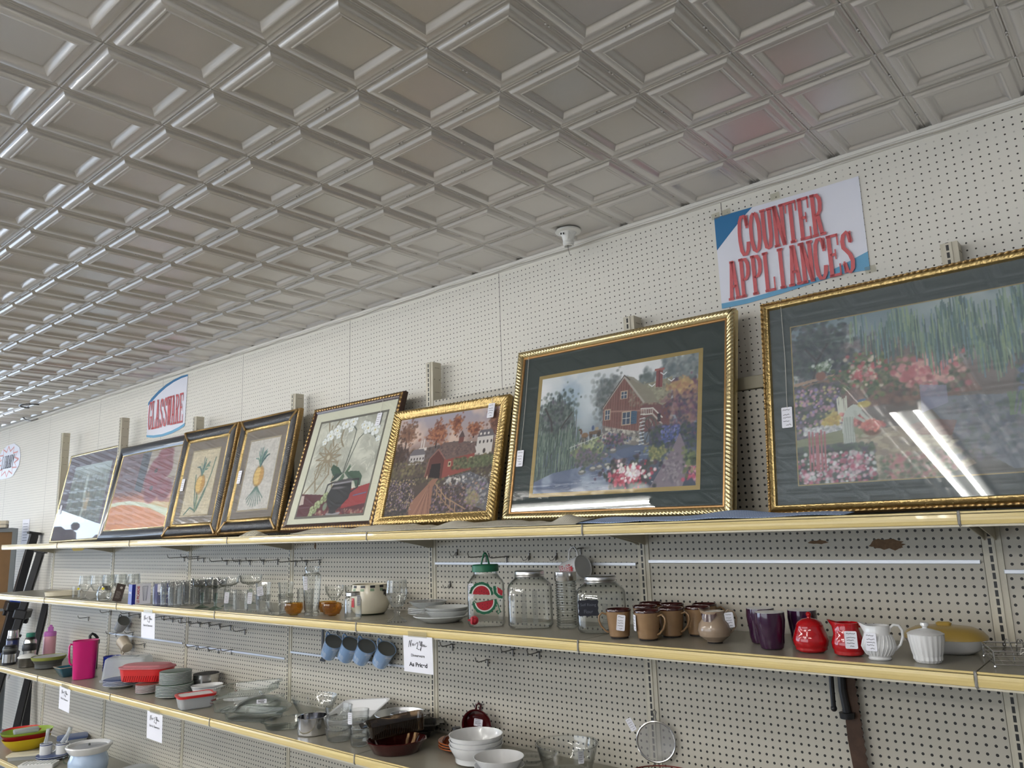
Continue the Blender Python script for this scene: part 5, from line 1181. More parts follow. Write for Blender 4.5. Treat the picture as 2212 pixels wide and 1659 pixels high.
# tan creamer with dark notch
t = thing('creamer', 'round tan creamer with dark V-shaped spout and a hanging tag', 'creamer', 65.2, -12.0, MZ, fc(65, -12))
prc = [(.95, .2), (1.2, .3), (1.95, .9), (2.15, 1.6), (1.95, 2.4), (1.5, 3.0), (1.35, 3.5), (1.45, 4.0)]
spouted(prc, .45, .35, .5, .75, at=PI).build('body', pm('putty_glaze', rgb(158, 138, 118), .18, coat=.5), t)
MB().lathe([(0, 0), (.95, 0), (.98, .22), (0, .22)], 24).build('foot', M_footb, t)
b = MB(); n_ = 10
for k in range(n_):   # dark glaze running down in a V below the rim
    a = math.radians(195 + 90*k/(n_-1)); d_ = 1.5*(1-abs(k-(n_-1)/2)/((n_-1)/2)); b.V += [(1.52*math.cos(a), 1.52*math.sin(a), 4.0-.3*(1 if d_ else .3)), ((1.58+.12*d_)*math.cos(a), (1.58+.12*d_)*math.sin(a), 3.6-d_*.9)]
b.F = [(2*k, 2*k+2, 2*k+3, 2*k+1) for k in range(n_-1)]; b.M = [0]*len(b.F); b.build('dark_glaze', M_umber, t)
MB().lathe([(0, .5), (1.2, .6), (1.25, 3.4), (1.38, 3.95)], 24).build('inner_glaze', M_umber, t)
handle([(1.3, 0, 3.5), (1.9, 0, 4.1), (2.6, 0, 3.9), (2.9, 0, 3.1), (2.7, 0, 2.0), (2.0, 0, 1.2)], .2, 8, .7).build('handle', MATS['putty_glaze'], t)
price_tag(t, 1.1, 1.9, at=(2.0, -.6, 2.9), seed=61, rot=(0, -.1, 0))
# purple cups
M_pur = pm('aubergine_glaze', rgb(54, 22, 52), .12, coat=.6)
for x, y, lb in ((73.4, -13.4, 'dark purple handleless cup in front, nearest the shelf edge'), (70.6, -9.6, 'dark purple cup hidden behind the front purple cup'), (76.0, -9.6, 'dark purple cup behind the red sugar bowl')):
    t = thing('cup', lb, 'cup', x, y, MZ, 0, 'dark purple cups'); shell([(1.15, 0), (1.35, .15), (1.5, .8), (1.55, 1.6), (1.7, 2.6), (1.78, 3.4), (1.74, 4.3)], .1, .3, 32).build('body', M_pur, t)
    MB().lathe([(0, .35), (1.3, .5), (1.6, 3.2), (1.63, 4.25), (1.72, 4.36)], 30).build('inner_glaze', M_white, t)
# red pair
M_redc = pm('red_glaze', rgb(176, 16, 24), .12, coat=.6)
t = thing('sugar_bowl', 'glossy red lidded sugar bowl with round knob', 'sugar bowl', 78.2, -13.4, MZ, fc(78, -13))
shell([(1.25, 0), (1.5, .1), (1.95, .8), (2.05, 1.4), (1.8, 2.2), (1.55, 2.9), (1.58, 3.1)], .12, .3, 32).build('body', M_redc, t)
MB().lathe([(0, 2.95), (1.5, 2.95), (1.52, 3.08), (1.35, 3.4), (.8, 3.75), (.25, 3.85), (.2, 4.0), (.3, 4.15), (.3, 4.4), (.15, 4.55), (0, 4.57)], 32).build('lid', M_redc, t)
t = thing('creamer', 'glossy red cream jug with pointed spout and price tag', 'creamer', 82.6, -13.8, MZ, fc(82, -14))
spouted([(1.2, 0), (1.45, .1), (1.75, .8), (1.8, 1.4), (1.5, 2.3), (1.3, 3.0), (1.35, 3.6)], .75, .35, .38, .62).build('body', M_redc, t)
handle([(1.3, 0, 3.1), (1.8, 0, 3.4), (2.25, 0, 3.1), (2.3, 0, 2.4), (2.1, 0, 1.5), (1.7, 0, 1.0)], .18, 8, .7).build('handle', M_redc, t); price_tag(t, 1.3, 1.9, at=(.3, -1.85, 1.9), seed=62)
# white pair
t = thing('creamer', 'white fluted cream jug with curled handle and price tag', 'creamer', 86.2, -14.9, MZ, fc(86, -14))
b = spouted([(1.15, 0), (1.2, .15), (1.1, .3), (1.5, .8), (1.75, 1.4), (1.6, 2.1), (1.25, 2.8), (1.3, 3.6)], .65, .35, .4, .65, 48); b.build('body', M_white, t)
fl_ = MB()
for k in range(14):
    a = -PI + PI*k/13; fl_.tube([((r+.02)*math.cos(a + .5*(z-.5)*.3), (r+.02)*math.sin(a + .5*(z-.5)*.3), z) for r, z in ((1.3, .5), (1.6, 1.0), (1.75, 1.4), (1.62, 2.0), (1.35, 2.6))], .05, 5)
fl_.build('fluting', M_white, t)
handle([(1.2, 0, 2.9), (1.3, 0, 3.3), (1.7, 0, 3.65), (2.2, 0, 3.6), (2.5, 0, 3.1), (2.5, 0, 2.4), (2.2, 0, 1.6), (1.6, 0, 1.0)], .15, 8).build('handle', M_white, t); price_tag(t, 1.2, 1.9, at=(-.75, -1.65, 2.0), seed=63, rot=(0, 0, -.3))
t = thing('sugar_bowl', 'white swirled sugar bowl with lid and small knob', 'sugar bowl', 91.0, -14.6, MZ, fc(90, -14))
shell([(1.15, 0), (1.25, .1), (1.55, 1.2), (1.75, 2.4), (1.8, 2.95)], .12, .3, 88, flute=.03, nf=20, tw=.55, fz=(.1, 2.9)).build('body', M_white, t)
MB().lathe([(0, 2.85), (1.78, 2.85), (1.85, 2.95), (1.4, 3.2), (.7, 3.4), (.3, 3.5), (.22, 3.6), (.42, 3.8), (.38, 4.05), (.2, 4.12), (0, 4.12)], 32, flute=.0).build('lid', M_white, t)
# casserole
t = thing('casserole', 'oval white casserole with mustard yellow lid behind the white cream set', 'casserole', 91.2, -6.8, MZ, fc(90, -7, -6))
MB().rrect([(2.8, 2.0, 1.9, 0), (3.6, 2.7, 2.5, .5), (4.2, 3.2, 3.0, 1.5), (4.3, 3.3, 3.1, 1.6)], 7).build('dish', M_white, t)
MB().rrect([(4.35, 3.35, 3.1, 1.6), (4.3, 3.3, 3.1, 1.85), (3.9, 2.9, 2.8, 2.35), (3.0, 2.1, 2.0, 2.75), (1.5, 1.0, .95, 2.95)], 7).build('lid', pm('mustard_glaze', rgb(176, 148, 76), .3, coat=.3), t)
MB().rrect([(.7, .35, .3, 2.9), (.85, .45, .4, 3.2), (.6, .3, .25, 3.35)], 5).build('knob', MATS['mustard_glaze'], t)
# chrome wire rack
t = thing('wire_rack', 'chrome wire rack with arched dividers and paper tag at the right edge', 'rack', 100.9, -10.6, MZ, fc(97, -12, 8))
W2, D2 = 4.9, 3.4; b = MB()
for z, r in ((.35, .07), (.75, .05), (1.15, .05), (1.6, .08)): b.tube([(-W2, -D2, z), (W2, -D2, z), (W2, D2, z), (-W2, D2, z)], r, 6, closed=True)
for k in range(12): xx = -W2+2*W2*k/11; b.tube([(xx, -D2, .35), (xx, D2, .35)], .04, 5)
for sx in (-1, 1):
    for sy in (-1, 1): b.tube([(sx*W2, sy*D2, .2), (sx*W2, sy*D2, 1.6)], .07, 6); b.ball((sx*W2, sy*D2, .16), .16, 8)
b.build('basket', M_chrome, t)
for k in range(7):
    b = MB(); xx = -3.0+1.1*k; b.tube([(xx, -2.4+0*j, .35) for j in (0,)] + [(xx, -2.4*math.cos(PI*j/10), .9 + 1.5*math.sin(PI*j/10)) for j in range(11)] + [(xx, 2.4, .35)], .07, 6); b.build('divider', M_chrome, t)
price_tag(t, 1.2, 1.9, at=(-1.6, -3.75, 1.1), seed=64, rot=(-.35, .25, .2))
MB().tube([(-1.6, -3.5, 1.9), (-2.4, -3.3, 2.0), (-2.6, -3.5, 1.4), (-2.0, -3.7, 1.9), (-1.2, -3.5, 2.2), (-.5, -3.7, .8), (-.3, -3.9, .2)], .05, 5).build('tag_string', M_string, t)
# ================================================================ goods on the third shelf
TZ += .03
M_blue = pm('cobalt_plastic', rgb(24, 48, 150), .25, coat=.3); M_grey = pm('grey_plastic', rgb(84, 86, 84), .4); M_wpl = pm('white_plastic', rgb(228, 228, 226), .35)
M_frost = thin_glass('frosted_plastic', (.92, .94, .95, 1), (.74, .78, .80, 1), .3, .9, body=.42, bodycol=rgb(222, 226, 228))
# bottles
t = thing('thermos', 'navy vacuum flask with steel cup lid, leftmost on the third shelf', 'flask', -181.3, -14.0, TZ, fc(-181, -14))
shell([(1.5, 0), (1.75, .1), (1.8, .4), (1.8, 7.2), (1.5, 7.8)], .1, .3, 28).build('body', pm('navy_enamel', rgb(28, 40, 92), .3, coat=.3), t); MB().lathe([(0, 7.6), (1.62, 7.6), (1.62, 8.3), (1.55, 8.35), (1.5, 10.0), (1.3, 10.2), (0, 10.25)], 28).build('cup_lid', M_steel, t); MB().lathe([(1.6, 7.0), (1.85, 7.0), (1.85, 7.5), (1.65, 7.6), (0, 7.6)], 28).build('collar', M_black, t)
price_tag(t, .8, 2.2, at=(-1.5, -1.2, 4.4), seed=71, rot=(0, 0, -.8))
t = thing('travel_mug', 'short steel and black travel mug in front of the navy flask', 'mug', -176.9, -16.0, TZ, fc(-177, -15))
shell([(1.7, 0), (1.9, .1), (1.9, 3.5)], .1, .3, 28).build('body', M_steel, t); MB().lathe([(0, -.0), (1.93, 0), (1.95, .7), (1.9, .75)], 28).build('base_ring', M_black, t); MB().lathe([(1.9, 3.3), (1.98, 3.4), (2.0, 4.2), (1.98, 4.9), (1.85, 5.6), (1.5, 5.9), (0, 5.95)], 28).build('lid', M_black, t); MB().lathe([(2.0, 4.2), (2.03, 4.25), (2.03, 4.95), (2.0, 5.0)], 28).build('grip_band', M_grey, t)
t = thing('water_bottle', 'plain steel bottle with green cap', 'bottle', -176.0, -10.6, TZ, fc(-176, -10))
shell([(1.7, 0), (1.85, .1), (1.85, 6.6), (1.5, 7.2)], .1, .3, 28).build('body', M_steel, t); MB().lathe([(0, 7.0), (1.5, 7.0), (1.55, 7.3), (1.2, 7.9), (0, 8)], 28).build('neck', M_black, t); MB().lathe([(0, 7.9), (1.3, 7.9), (1.35, 8.1), (1.35, 8.9), (1.2, 9.1), (0, 9.1)], 24).build('cap', pm('teal_cap', rgb(52, 128, 110), .4), t)
t = thing('travel_mug', 'steel travel mug with wide black lid and grip in front of the pink bottle', 'mug', -170.6, -12.6, TZ, fc(-171, -11))
shell([(1.3, 0), (1.4, .1), (1.7, 4.6)], .1, .3, 28).build('body', M_steel, t); MB().lathe([(1.6, 4.3), (1.95, 4.35), (2.0, 4.6), (2.0, 6.0), (1.85, 6.3), (0, 6.4)], 28).build('lid', M_black, t)
t = thing('water_bottle', 'pink bottle with mauve flip lid', 'bottle', -175.6, -5.0, TZ, fc(-176, -5))
shell([(1.7, 0), (1.85, .1), (1.85, 7.4), (1.7, 7.6)], .1, .3, 28).build('body', pm('blush_enamel', rgb(214, 158, 172), .3, coat=.3), t)
M_mauve = pm('mauve_plastic', rgb(190, 112, 186), .4); b = MB(); b.lathe([(0, 7.5), (1.8, 7.5), (1.85, 7.7), (1.85, 8.7), (1.6, 8.9), (0, 9.0)], 28); b.box(-.8, -.6, 8.8, .9, .6, 10.4, .2).box(-.4, -.4, 10.2, .5, .4, 11.0, .15); b.build('flip_lid', M_mauve, t)
t = thing('storage_jar', 'squat clear jar with domed white lid', 'jar', -165.6, -14.6, TZ, fc(-167, -14))
MB().rrect([(2.0, 2.0, 1.0, 0), (2.3, 2.3, 1.1, .2), (2.3, 2.3, 1.1, 2.6), (2.1, 2.1, 1.0, 2.8), (2.0, 2.0, .9, 2.7), (2.15, 2.15, 1.0, 2.5), (2.1, 2.1, 1.0, .4)], 6).build('jar', thin_glass('smoky_plastic', (.66, .64, .60, 1), (.4, .39, .36, 1), .05, 1.2, body=.15, bodycol=rgb(140, 134, 124)), t); MB().lathe([(0, 2.8), (2.7, 2.8), (2.75, 3.0), (2.5, 3.3), (1.6, 3.75), (.6, 3.95), (0, 4.0)], 28).build('lid', M_wpl, t)
# bowls at left
t = thing('mixing_bowl', 'dark grey bowl with olive rim', 'bowl', -157.0, -11.6, TZ)
shell([(2.0, 0), (2.4, .1), (3.8, 1.6), (4.7, 3.2)], .14, .3, 36).build('body', M_grey, t); MB().lathe([(4.5, 2.6), (4.74, 3.15), (4.8, 3.5), (4.65, 3.55), (4.4, 2.9)], 36).build('rim', pm('olive_rim', rgb(134, 140, 66), .4), t)
MB().lathe([(0, 3.35), (4.4, 3.35), (4.4, 3.42), (0, 3.42)], 36).build('flat_lid', M_frost, t)
t = thing('square_bowl', 'teal square bowl with pale rim left of the pink pitcher', 'bowl', -134.6, -14.6, TZ, fc(-133, -15, 20))
MB().rrect([(1.3, 1.3, .4, 0), (1.5, 1.5, .4, .1), (2.9, 2.9, .5, 2.7), (2.8, 2.8, .45, 2.75), (1.3, 1.3, .35, .3)], 4).build('body', pm('teal_glaze', rgb(46, 98, 116), .18, coat=.5), t); MB().rrect([(2.92, 2.92, .5, 2.66), (2.95, 2.95, .5, 2.8), (2.78, 2.78, .45, 2.82), (2.76, 2.76, .44, 2.7)], 4, bot=False, top=False).build('rim', pm('tan_rim', rgb(186, 170, 146), .3), t)
# pink pitcher
M_pink = pm('magenta_plastic', rgb(196, 20, 112), .28, coat=.2, trans=.0)
t = thing('pitcher', 'tall magenta plastic pitcher', 'pitcher', -126.2, -13.4, TZ, fc(-124, -14))
MB().rrect([(2.6, 1.7, 1.4, 0), (2.75, 1.85, 1.5, .15), (2.8, 1.9, 1.6, .5), (3.2, 2.3, 2.0, 9.9), (3.35, 2.4, 2.1, 10.3), (3.2, 2.25, 2.0, 10.3), (3.05, 2.15, 1.9, 9.6), (2.65, 1.75, 1.4, .5)], 7).build('body', M_pink, t)
handle([(-2.9, 0, 9.3), (-3.7, 0, 9.5), (-4.0, 0, 8.8), (-3.9, 0, 6.5), (-3.7, 0, 4.6), (-3.2, 0, 3.9), (-2.8, 0, 4.2)], .32, 8, .8).build('handle', M_pink, t)
t = thing('spout_bottle', 'bottle with black flip spout behind the magenta pitcher', 'bottle', -141.6, -5.2, TZ, fc(-142, -5))
shell([(1.5, 0), (1.6, .1), (1.6, 7.3)], .1, .3, 24).build('body', M_black, t); b = MB(); b.lathe([(0, 7.2), (1.8, 7.2), (1.85, 8.3), (1.5, 8.7), (0, 8.8)], 24); b.tube([(-.8, 0, 8.5), (-.9, 0, 9.6), (-.3, 0, 10.2), (.4, 0, 9.8), (1.3, 0, 8.7)], .4, 8); b.build('spout_lid', M_black, t)
# blue bowls
for k in range(6):
    nm = ('lowest', 'second', 'third', 'fourth', 'fifth', 'uppermost')[k]
    solo(shell([(1.1, 0), (1.3, .08), (2.2, 1.0), (2.35, 1.7)], .09, .2, 28), 'blue_bowl', M_blue, 'cobalt blue bowl, %s in the nested stack' % nm, 'bowl', -123.8, -7.0, TZ+.72*k, 0, 'stack of cobalt blue bowls')
# frosted bin upside down
t = thing('storage_bin', 'frosted plastic container turned upside down behind the plates', 'container', -113.2, -7.0, TZ, fc(-116, -5, -22))
MB().rrect([(6.3, 3.9, 1.2, 0), (6.3, 3.9, 1.2, .5), (5.9, 3.6, 1.1, .55), (5.4, 3.1, 1.0, 5.6), (4.9, 2.7, .9, 6.0)], 6, bot=False).build('body', M_frost, t); MB().rrect([(2.6, 1.2, .8, 6.0), (2.6, 1.2, .8, 6.15)], 5).build('foot_ring', M_frost, t)
# plates with blue edge
M_bedge = pm('white_glaze', rgb(222, 224, 226), .2, coat=.35); M_bl = pm('blue_line', rgb(60, 76, 120), .3)
for k, nm in enumerate(('lowest', 'second lowest', 'third', 'uppermost')):
    t = thing('dinner_plate', 'white plate with blue edge, %s of the low stack right of the magenta pitcher' % nm, 'plate', -103.4, -13.0, TZ+.36*k, 0, 'stack of blue edged plates')
    plate(4.4, .8).build('body', M_bedge, t); MB().lathe([(4.34, .935), (4.408, .90), (4.412, .93), (4.35, .955)], 36).build('edge_line', M_bl, t)
    if k == 3: patch_ = MB(); [patch_.add([(2.4*math.cos(a), 2.4*math.sin(a), .42), (2.8*math.cos(a+.2), 2.8*math.sin(a+.2), .55), (3.3*math.cos(a+.1), 3.3*math.sin(a+.1), .66), (2.9*math.cos(a-.1), 2.9*math.sin(a-.1), .56)], [(0, 1, 2, 3)]) for a in (3.6, 4.4, 5.2)]; patch_.build('printed_motif', M_bl, t)
# small plates stack, floral plates stack
def pile(name, label, grp, n, R, x, y, z, dz, mat, edge=None, h=.5, top=None, cat='plate'):
    proto = None
    for k in range(n):
        pos = 'lowest' if k == 0 else ('uppermost' if k == n-1 else 'number %d from the bottom' % (k+1))
        if proto is None:
            t = thing(name, label + ', ' + pos, cat, x, y, z, 0, grp); plate(R, h).build('body', mat, t)
            if edge: MB().lathe([(R-.06, h+.135), (R+.008, h+.095), (R+.012, h+.13), (R-.05, h+.155)], 36).build('edge_line', edge, t)
            proto = t
        else: t = dup(proto, x, y, z+dz*k, label=label + ', ' + pos)
    return t
M_gedge = pm('sage_edge', rgb(96, 112, 100), .35); M_brn = pm('brown_edge', rgb(120, 70, 60), .35)
pile('saucer', 'small brown edged plate, stack under the red container', 'stack of small brown edged plates', 7, 2.7, -88.6, -13.2, TZ, .27, M_bedge, M_brn, .42)
pile('plate', 'green edged plate of the wide lower stack', 'wide stack of green edged plates', 8, 4.3, -78.2, -11.4, TZ, .33, M_bedge, M_gedge, .55)
tp = pile('salad_plate', 'green edged plate of the narrower stack on top', 'narrow stack of green edged plates', 9, 3.7, -79.0, -10.9, TZ+.33*7+.42, .30, M_bedge, M_gedge, .48)
b = MB(); b.V = []; [b.add([(.8*math.cos(a), .8*math.sin(a), .30), (1.9*math.cos(a+.25), 1.9*math.sin(a+.25), .33), (2.3*math.cos(a), 2.3*math.sin(a), .35), (1.9*math.cos(a-.25), 1.9*math.sin(a-.25), .33)], [(0, 1, 2, 3)]) for a in (3.2, 4.0, 5.0, 5.8)]; o = b.build('painted_leaves', M_gedge, tp)
MB().lathe([(0, .34), (.7, .34), (.7, .37), (0, .37)], 12).build('painted_flower', pm('yellow_flower', rgb(214, 190, 60), .4), tp)
# red oval container
M_rpl = pm('red_plastic', rgb(206, 38, 40), .3, coat=.2); t = thing('oval_container', 'red oval food container with translucent pink lid', 'container', -92.8, -11.4, TZ+2.42, fc(-97, -10, -32))
rb = [(6.2, 3.0, 2.9, 0), (6.4, 3.1, 3.0, .2), (6.9, 3.5, 3.4, 3.0), (7.1, 3.7, 3.6, 3.2)]; MB().rrect(rb, 8, c=(0, 0, 0)).build('tub', M_rpl, t)
g_ = MB()
for k in range(16): xx = -4.6+.6*k; g_.tube([(xx, -3.08, .2), (xx+.5, -3.32, 1.5)], .09, 5)
g_.build('moulded_ribs', pm('red_plastic_dark', rgb(176, 28, 34), .3), t); pass
MB().rrect([(7.2, 3.8, 3.7, 3.1), (7.2, 3.8, 3.7, 3.4), (6.6, 3.3, 3.2, 3.45), (6.0, 2.9, 2.8, 3.9), (5.4, 2.4, 2.3, 3.95)], 8).build('lid', thin_glass('pink_lid', (.86, .62, .64, 1), (.7, .5, .52, 1), .3, .8, body=.55, bodycol=rgb(222, 150, 156)), t)
# steel pot, floral bowl
t = thing('steel_pot', 'brushed steel canister pot without lid behind the floral bowl', 'pot', -77.2, -3.9, TZ); shell([(2.9, 0), (3.1, .12), (3.15, 4.2), (3.28, 4.3)], .08, .2, 36).build('body', M_steel, t)
t = thing('oval_bowl', 'white oval bowl with pink floral band', 'bowl', -71.0, -7.0, TZ, fc(-72, -5, 6))
MB().rrect([(2.3, 1.5, 1.4, 0), (2.7, 1.8, 1.7, .2), (3.7, 2.4, 2.3, 2.6), (3.6, 2.3, 2.2, 2.65), (2.5, 1.6, 1.5, .5)], 8).build('body', M_white, t); MB().rrect([(3.55, 2.32, 2.2, 2.15), (3.63, 2.37, 2.25, 2.35)], 8, bot=False, top=False).build('grey_band', pm('grey_line', rgb(150, 156, 164), .3), t)
b = MB(); b.T = Matrix.Rotation(PI/2, 4, 'X')
for cx, cy, r in ((-1.3, 1.4, .35), (-.9, 1.2, .28), (-1.6, 1.1, .25), (1.2, 1.5, .3)): b.prism(arc(cx, cy, r, 0, 315, 7), 2.12+.12*(cy-1), 2.3)
b.build('painted_roses', pm('rose_print', rgb(222, 164, 156), .4), t, smooth=False)
t = thing('domed_cover', 'white domed lid with dark knob behind the glass baking dish', 'lid', -62.0, -4.6, TZ); MB().lathe([(0, 0), (2.9, 0), (2.8, .25), (1.8, 1.0), (.6, 1.35), (0, 1.4)], 32).build('dome', M_white, t); MB().lathe([(0, 1.35), (.3, 1.4), (.35, 1.8), (0, 2.0)], 12).build('knob', M_brn, t)
t = thing('food_tub', 'low clear plastic tub with red rim lid at the shelf edge', 'container', -61.6, -14.9, TZ, fc(-58, -15, 12))
MB().rrect([(3.2, 2.2, .9, 0), (3.4, 2.4, 1.0, .2), (3.9, 2.8, 1.2, 2.6), (3.8, 2.7, 1.1, 2.5), (3.3, 2.3, .9, .3)], 6).build('tub', M_frost, t); MB().rrect([(4.1, 3.0, 1.3, 2.5), (4.15, 3.05, 1.3, 2.95), (3.6, 2.5, 1.0, 3.0), (3.5, 2.4, 1.0, 2.85)], 6).build('lid_rim', M_rpl, t); MB().rrect([(3.5, 2.4, 1.0, 2.8), (3.45, 2.35, 1.0, 2.9)], 6).build('lid_panel', M_wpl, t)
# glass baking dishes
M_pyrex = thin_glass('oven_glass', (.98, .99, .985, 1), (.30, .40, .38, 1), .03, 1.4)
def dish(hx, hy, H, r=1.2, fl=.5, hnd=True):
    b = MB().rrect([(hx-.6, hy-.6, r, 0), (hx-.3, hy-.3, r, .12), (hx, hy, r+.2, H-.1), (hx+fl, hy+fl, r+.4, H), (hx+fl, hy+fl, r+.4, H+.1), (hx-.02, hy-.02, r+.2, H), (hx-.5, hy-.5, r, .22)], 7)
    if hnd:
        for s_ in (-1, 1): b.rrect([(.6, 1.8, .5, H-.06), (.6, 1.8, .5, H+.1)], 5, c=(s_*(hx+fl+.3), 0, 0))
    return b
def solo_dish(b, label, x, y, z, rz, mat=None, name='baking_dish', rot=None):
    o = b.build(name, mat or M_pyrex, None, (x, y, z)); o.rotation_euler = rot or (0, 0, rz); return tag(o, label, 'baking dish')
solo_dish(dish(6.6, 4.2, 2.0), 'large rectangular glass baking dish underneath, left of the domed lid', -49.4, -9.2, TZ, .55)
solo_dish(dish(6.2, 3.9, 1.9), 'rectangular glass baking dish tilted on top of another one', -51.4, -7.8, TZ+2.75, .5, rot=(.02, -.08, .55))
solo_dish(dish(6.0, 3.6, 1.6, 2.4), 'shallow glass dish at the shelf edge underneath the domed lid', -40.0, -13.4, TZ, .42)
t = thing('domed_cover', 'domed clear glass casserole lid with knob and price sticker', 'lid', -39.8, -11.6, TZ+1.85, fc(-40, -11))
MB().lathe([(0, 2.5), (1.0, 2.4), (3.0, 2.0), (4.8, 1.1), (5.6, .2), (6.0, 0), (6.0, -.1), (5.4, .0), (4.6, .95), (2.9, 1.85), (0, 2.35)], 44).build('dome', M_pyrex, t); MB().lathe([(0, 2.4), (.35, 2.5), (.3, 2.8), (.75, 3.1), (.7, 3.4), (0, 3.5)], 16).build('knob', M_clear, t)
price_tag(t, 2.0, .9, at=(-.2, -3.6, 1.9), seed=80, rot=(-.7, 0, 0))
solo_dish(MB().rrect([(3.6, 2.4, 2.3, 0), (4.0, 2.8, 2.7, .12), (4.5, 3.2, 3.1, 1.3), (5.1, 3.8, 3.7, 1.4), (5.1, 3.8, 3.7, 1.5), (4.45, 3.15, 3.05, 1.45), (3.9, 2.7, 2.6, .25)], 9), 'shallow oval glass pan between domed lid and steel saucepan', -27.4, -13.9, TZ, fc(-28, -13), name='oval_dish')
solo(shell([(2.4, 0), (2.6, .15), (3.6, 1.4), (4.4, 2.9), (4.6, 3.9)], .13, .3, 72, flute=.012, nf=36), 'fluted_bowl', M_ribg, 'large finely fluted glass bowl behind the domed lid', 'bowl', -30.6, -5.0, TZ)
t = thing('saucepan', 'small polished steel saucepan with black handle', 'pan', -18.6, -14.0, TZ, fc(-18, -14)); shell([(2.7, 0), (2.95, .15), (3.0, .5), (3.0, 3.1), (3.08, 3.2)], .08, .2, 40).build('body', M_chrome, t)
handle([(2.9, 0, 2.6), (3.7, .4, 2.7), (4.4, .8, 2.8)], .4, 8, .6).build('handle', M_black, t)
o = solo_dish(MB().rrect([(3.9, 3.5, .8, 0), (4.1, 3.7, .9, .15), (5.0, 4.6, 1.2, 1.9), (5.4, 4.9, 1.3, 2.0), (5.4, 4.9, 1.3, 2.15), (4.9, 4.5, 1.1, 2.1), (3.9, 3.5, .8, .35)], 5), 'white square ceramic baking dish leaning behind the stacked glass bowls', -14.4, -6.6, TZ+1.45, 0, M_white, rot=(.2, -.08, .35))
for k in range(3): solo(shell([(1.7, 0), (1.9, .1), (2.35, 1.0), (2.45, 1.8), (2.5, 2.3)], .11, .25, 32), 'glass_bowl', M_clear, 'clear glass bowl, %s of a stack of three' % ('lowest', 'middle', 'topmost')[k], 'bowl', -10.2, -14.4, TZ+1.85*k, 0, 'stack of three glass bowls')
for k in range(4):
    g = solo(shell([(1.3, 0), (1.5, .1), (1.65, .8), (1.72, 1.9)], .11, .25, 28), 'glass_cup', M_clear, 'clear glass ramekin, %s in the narrow stack of four' % ('lowest', 'second', 'third', 'topmost')[k], 'cup', -4.2, -14.4, TZ+1.38*k, 0, 'narrow stack of glass ramekins')
    if k == 3: price_tag(g, .85, 2.0, at=(-.6, -1.72, .6), seed=81, rot=(0, 0, .35))
# oven pans pile right of the cups
t = thing('pie_dish', 'dark maroon scalloped pie dish at the shelf edge, lowest of the pile', 'baking dish', 4.6, -13.4, TZ, fc(5, -13)); M_mar = pm('maroon_glaze', rgb(64, 14, 18), .12, coat=.6)
b = MB(); rings = []
for r, z in ((3.8, 0), (4.0, .1), (4.9, 1.8), (5.1, 2.0), (4.9, 2.1), (3.8, .3)): rings.append([(r*(1+(.035*abs(math.sin(6*a)) if z > .2 else 0))*math.cos(a), r*(1+(.035*abs(math.sin(6*a)) if z > .2 else 0))*math.sin(a)*.85, z) for a in [2*PI*i/72 for i in range(72)]])
b.loft(rings, True, True); b.build('body', M_mar, t)
M_amb = thin_glass('brown_glass', (.45, .36, .26, 1), (.18, .13, .09, 1), .04, 1.5, body=.12, bodycol=rgb(70, 52, 36))
b = dish(4.9, 2.6, 2.3, .7, .35); 
for k in range(30): b.box(-4.4+.3*k, -2.75, .4, -4.32+.3*k, -2.6, 2.1)
solo_dish(b, 'ribbed brown glass loaf pan lying on the maroon pie dish', 3.4, -12.4, TZ+2.65, fc(4, -9, 12), M_amb, 'loaf_pan', rot=(0, -.10, fc(4, -9, 10)))
b = dish(5.2, 2.9, 1.0, .7, .5); solo_dish(b, 'flat dark baking tray under the tube pan', -1.0, -5.6, TZ+1.3, fc(0, -6), pm('dark_tray', rgb(70, 68, 66), .3, .6), 'baking_tray')
solo_dish(dish(4.6, 2.6, 1.2, .7, .4), 'small dark baking tray lowest in the pile beneath the tube pan', -1.4, -5.8, TZ, fc(0, -6), MATS['dark_tray'], 'baking_tray')
t = thing('tube_pan', 'aluminium ring cake pan on top of the baking trays', 'cake pan', -2.6, -6.2, TZ+2.4, fc(-3, -6)); M_alu = pm('dull_aluminium', (.62, .63, .64, 1), .38, .9)
MB().lathe([(1.9, .1), (3.9, .1), (4.2, .4), (4.6, 1.6), (4.75, 1.65), (4.72, 1.75), (4.5, 1.7), (4.05, .6), (3.8, .3), (2.2, .3), (1.9, 1.2), (1.8, 1.7), (1.7, 1.7), (1.75, .2)], 44).build('body', M_alu, t); price_tag(t, 1.4, .9, at=(.6, -1.4, 1.9), seed=82, rot=(-.9, 0, .2))
# orange plates with amber lid
pile('orange_plate', 'burnt orange plate behind the white bowls', 'orange plates', 3, 4.3, 13.4, -6.0, TZ, .42, pm('orange_glaze', rgb(170, 88, 42), .25, coat=.4), None, .7)
t = thing('amber_cover', 'small amber glass lid with black knob on the orange plates', 'lid', 12.4, -6.6, TZ+1.25); MB().lathe([(0, 1.35), (1.0, 1.3), (2.0, .9), (2.5, .2), (2.7, 0), (2.6, 0), (1.9, .8), (0, 1.25)], 32).build('dome', thin_glass('amber_glass', (.55, .26, .10, 1), (.3, .12, .04, 1), .04, 1.4, body=.25, bodycol=rgb(110, 50, 24)), t); MB().lathe([(0, 1.25), (.4, 1.35), (.35, 1.7), (.8, 1.95), (.75, 2.3), (0, 2.4)], 16).build('knob', M_black, t)
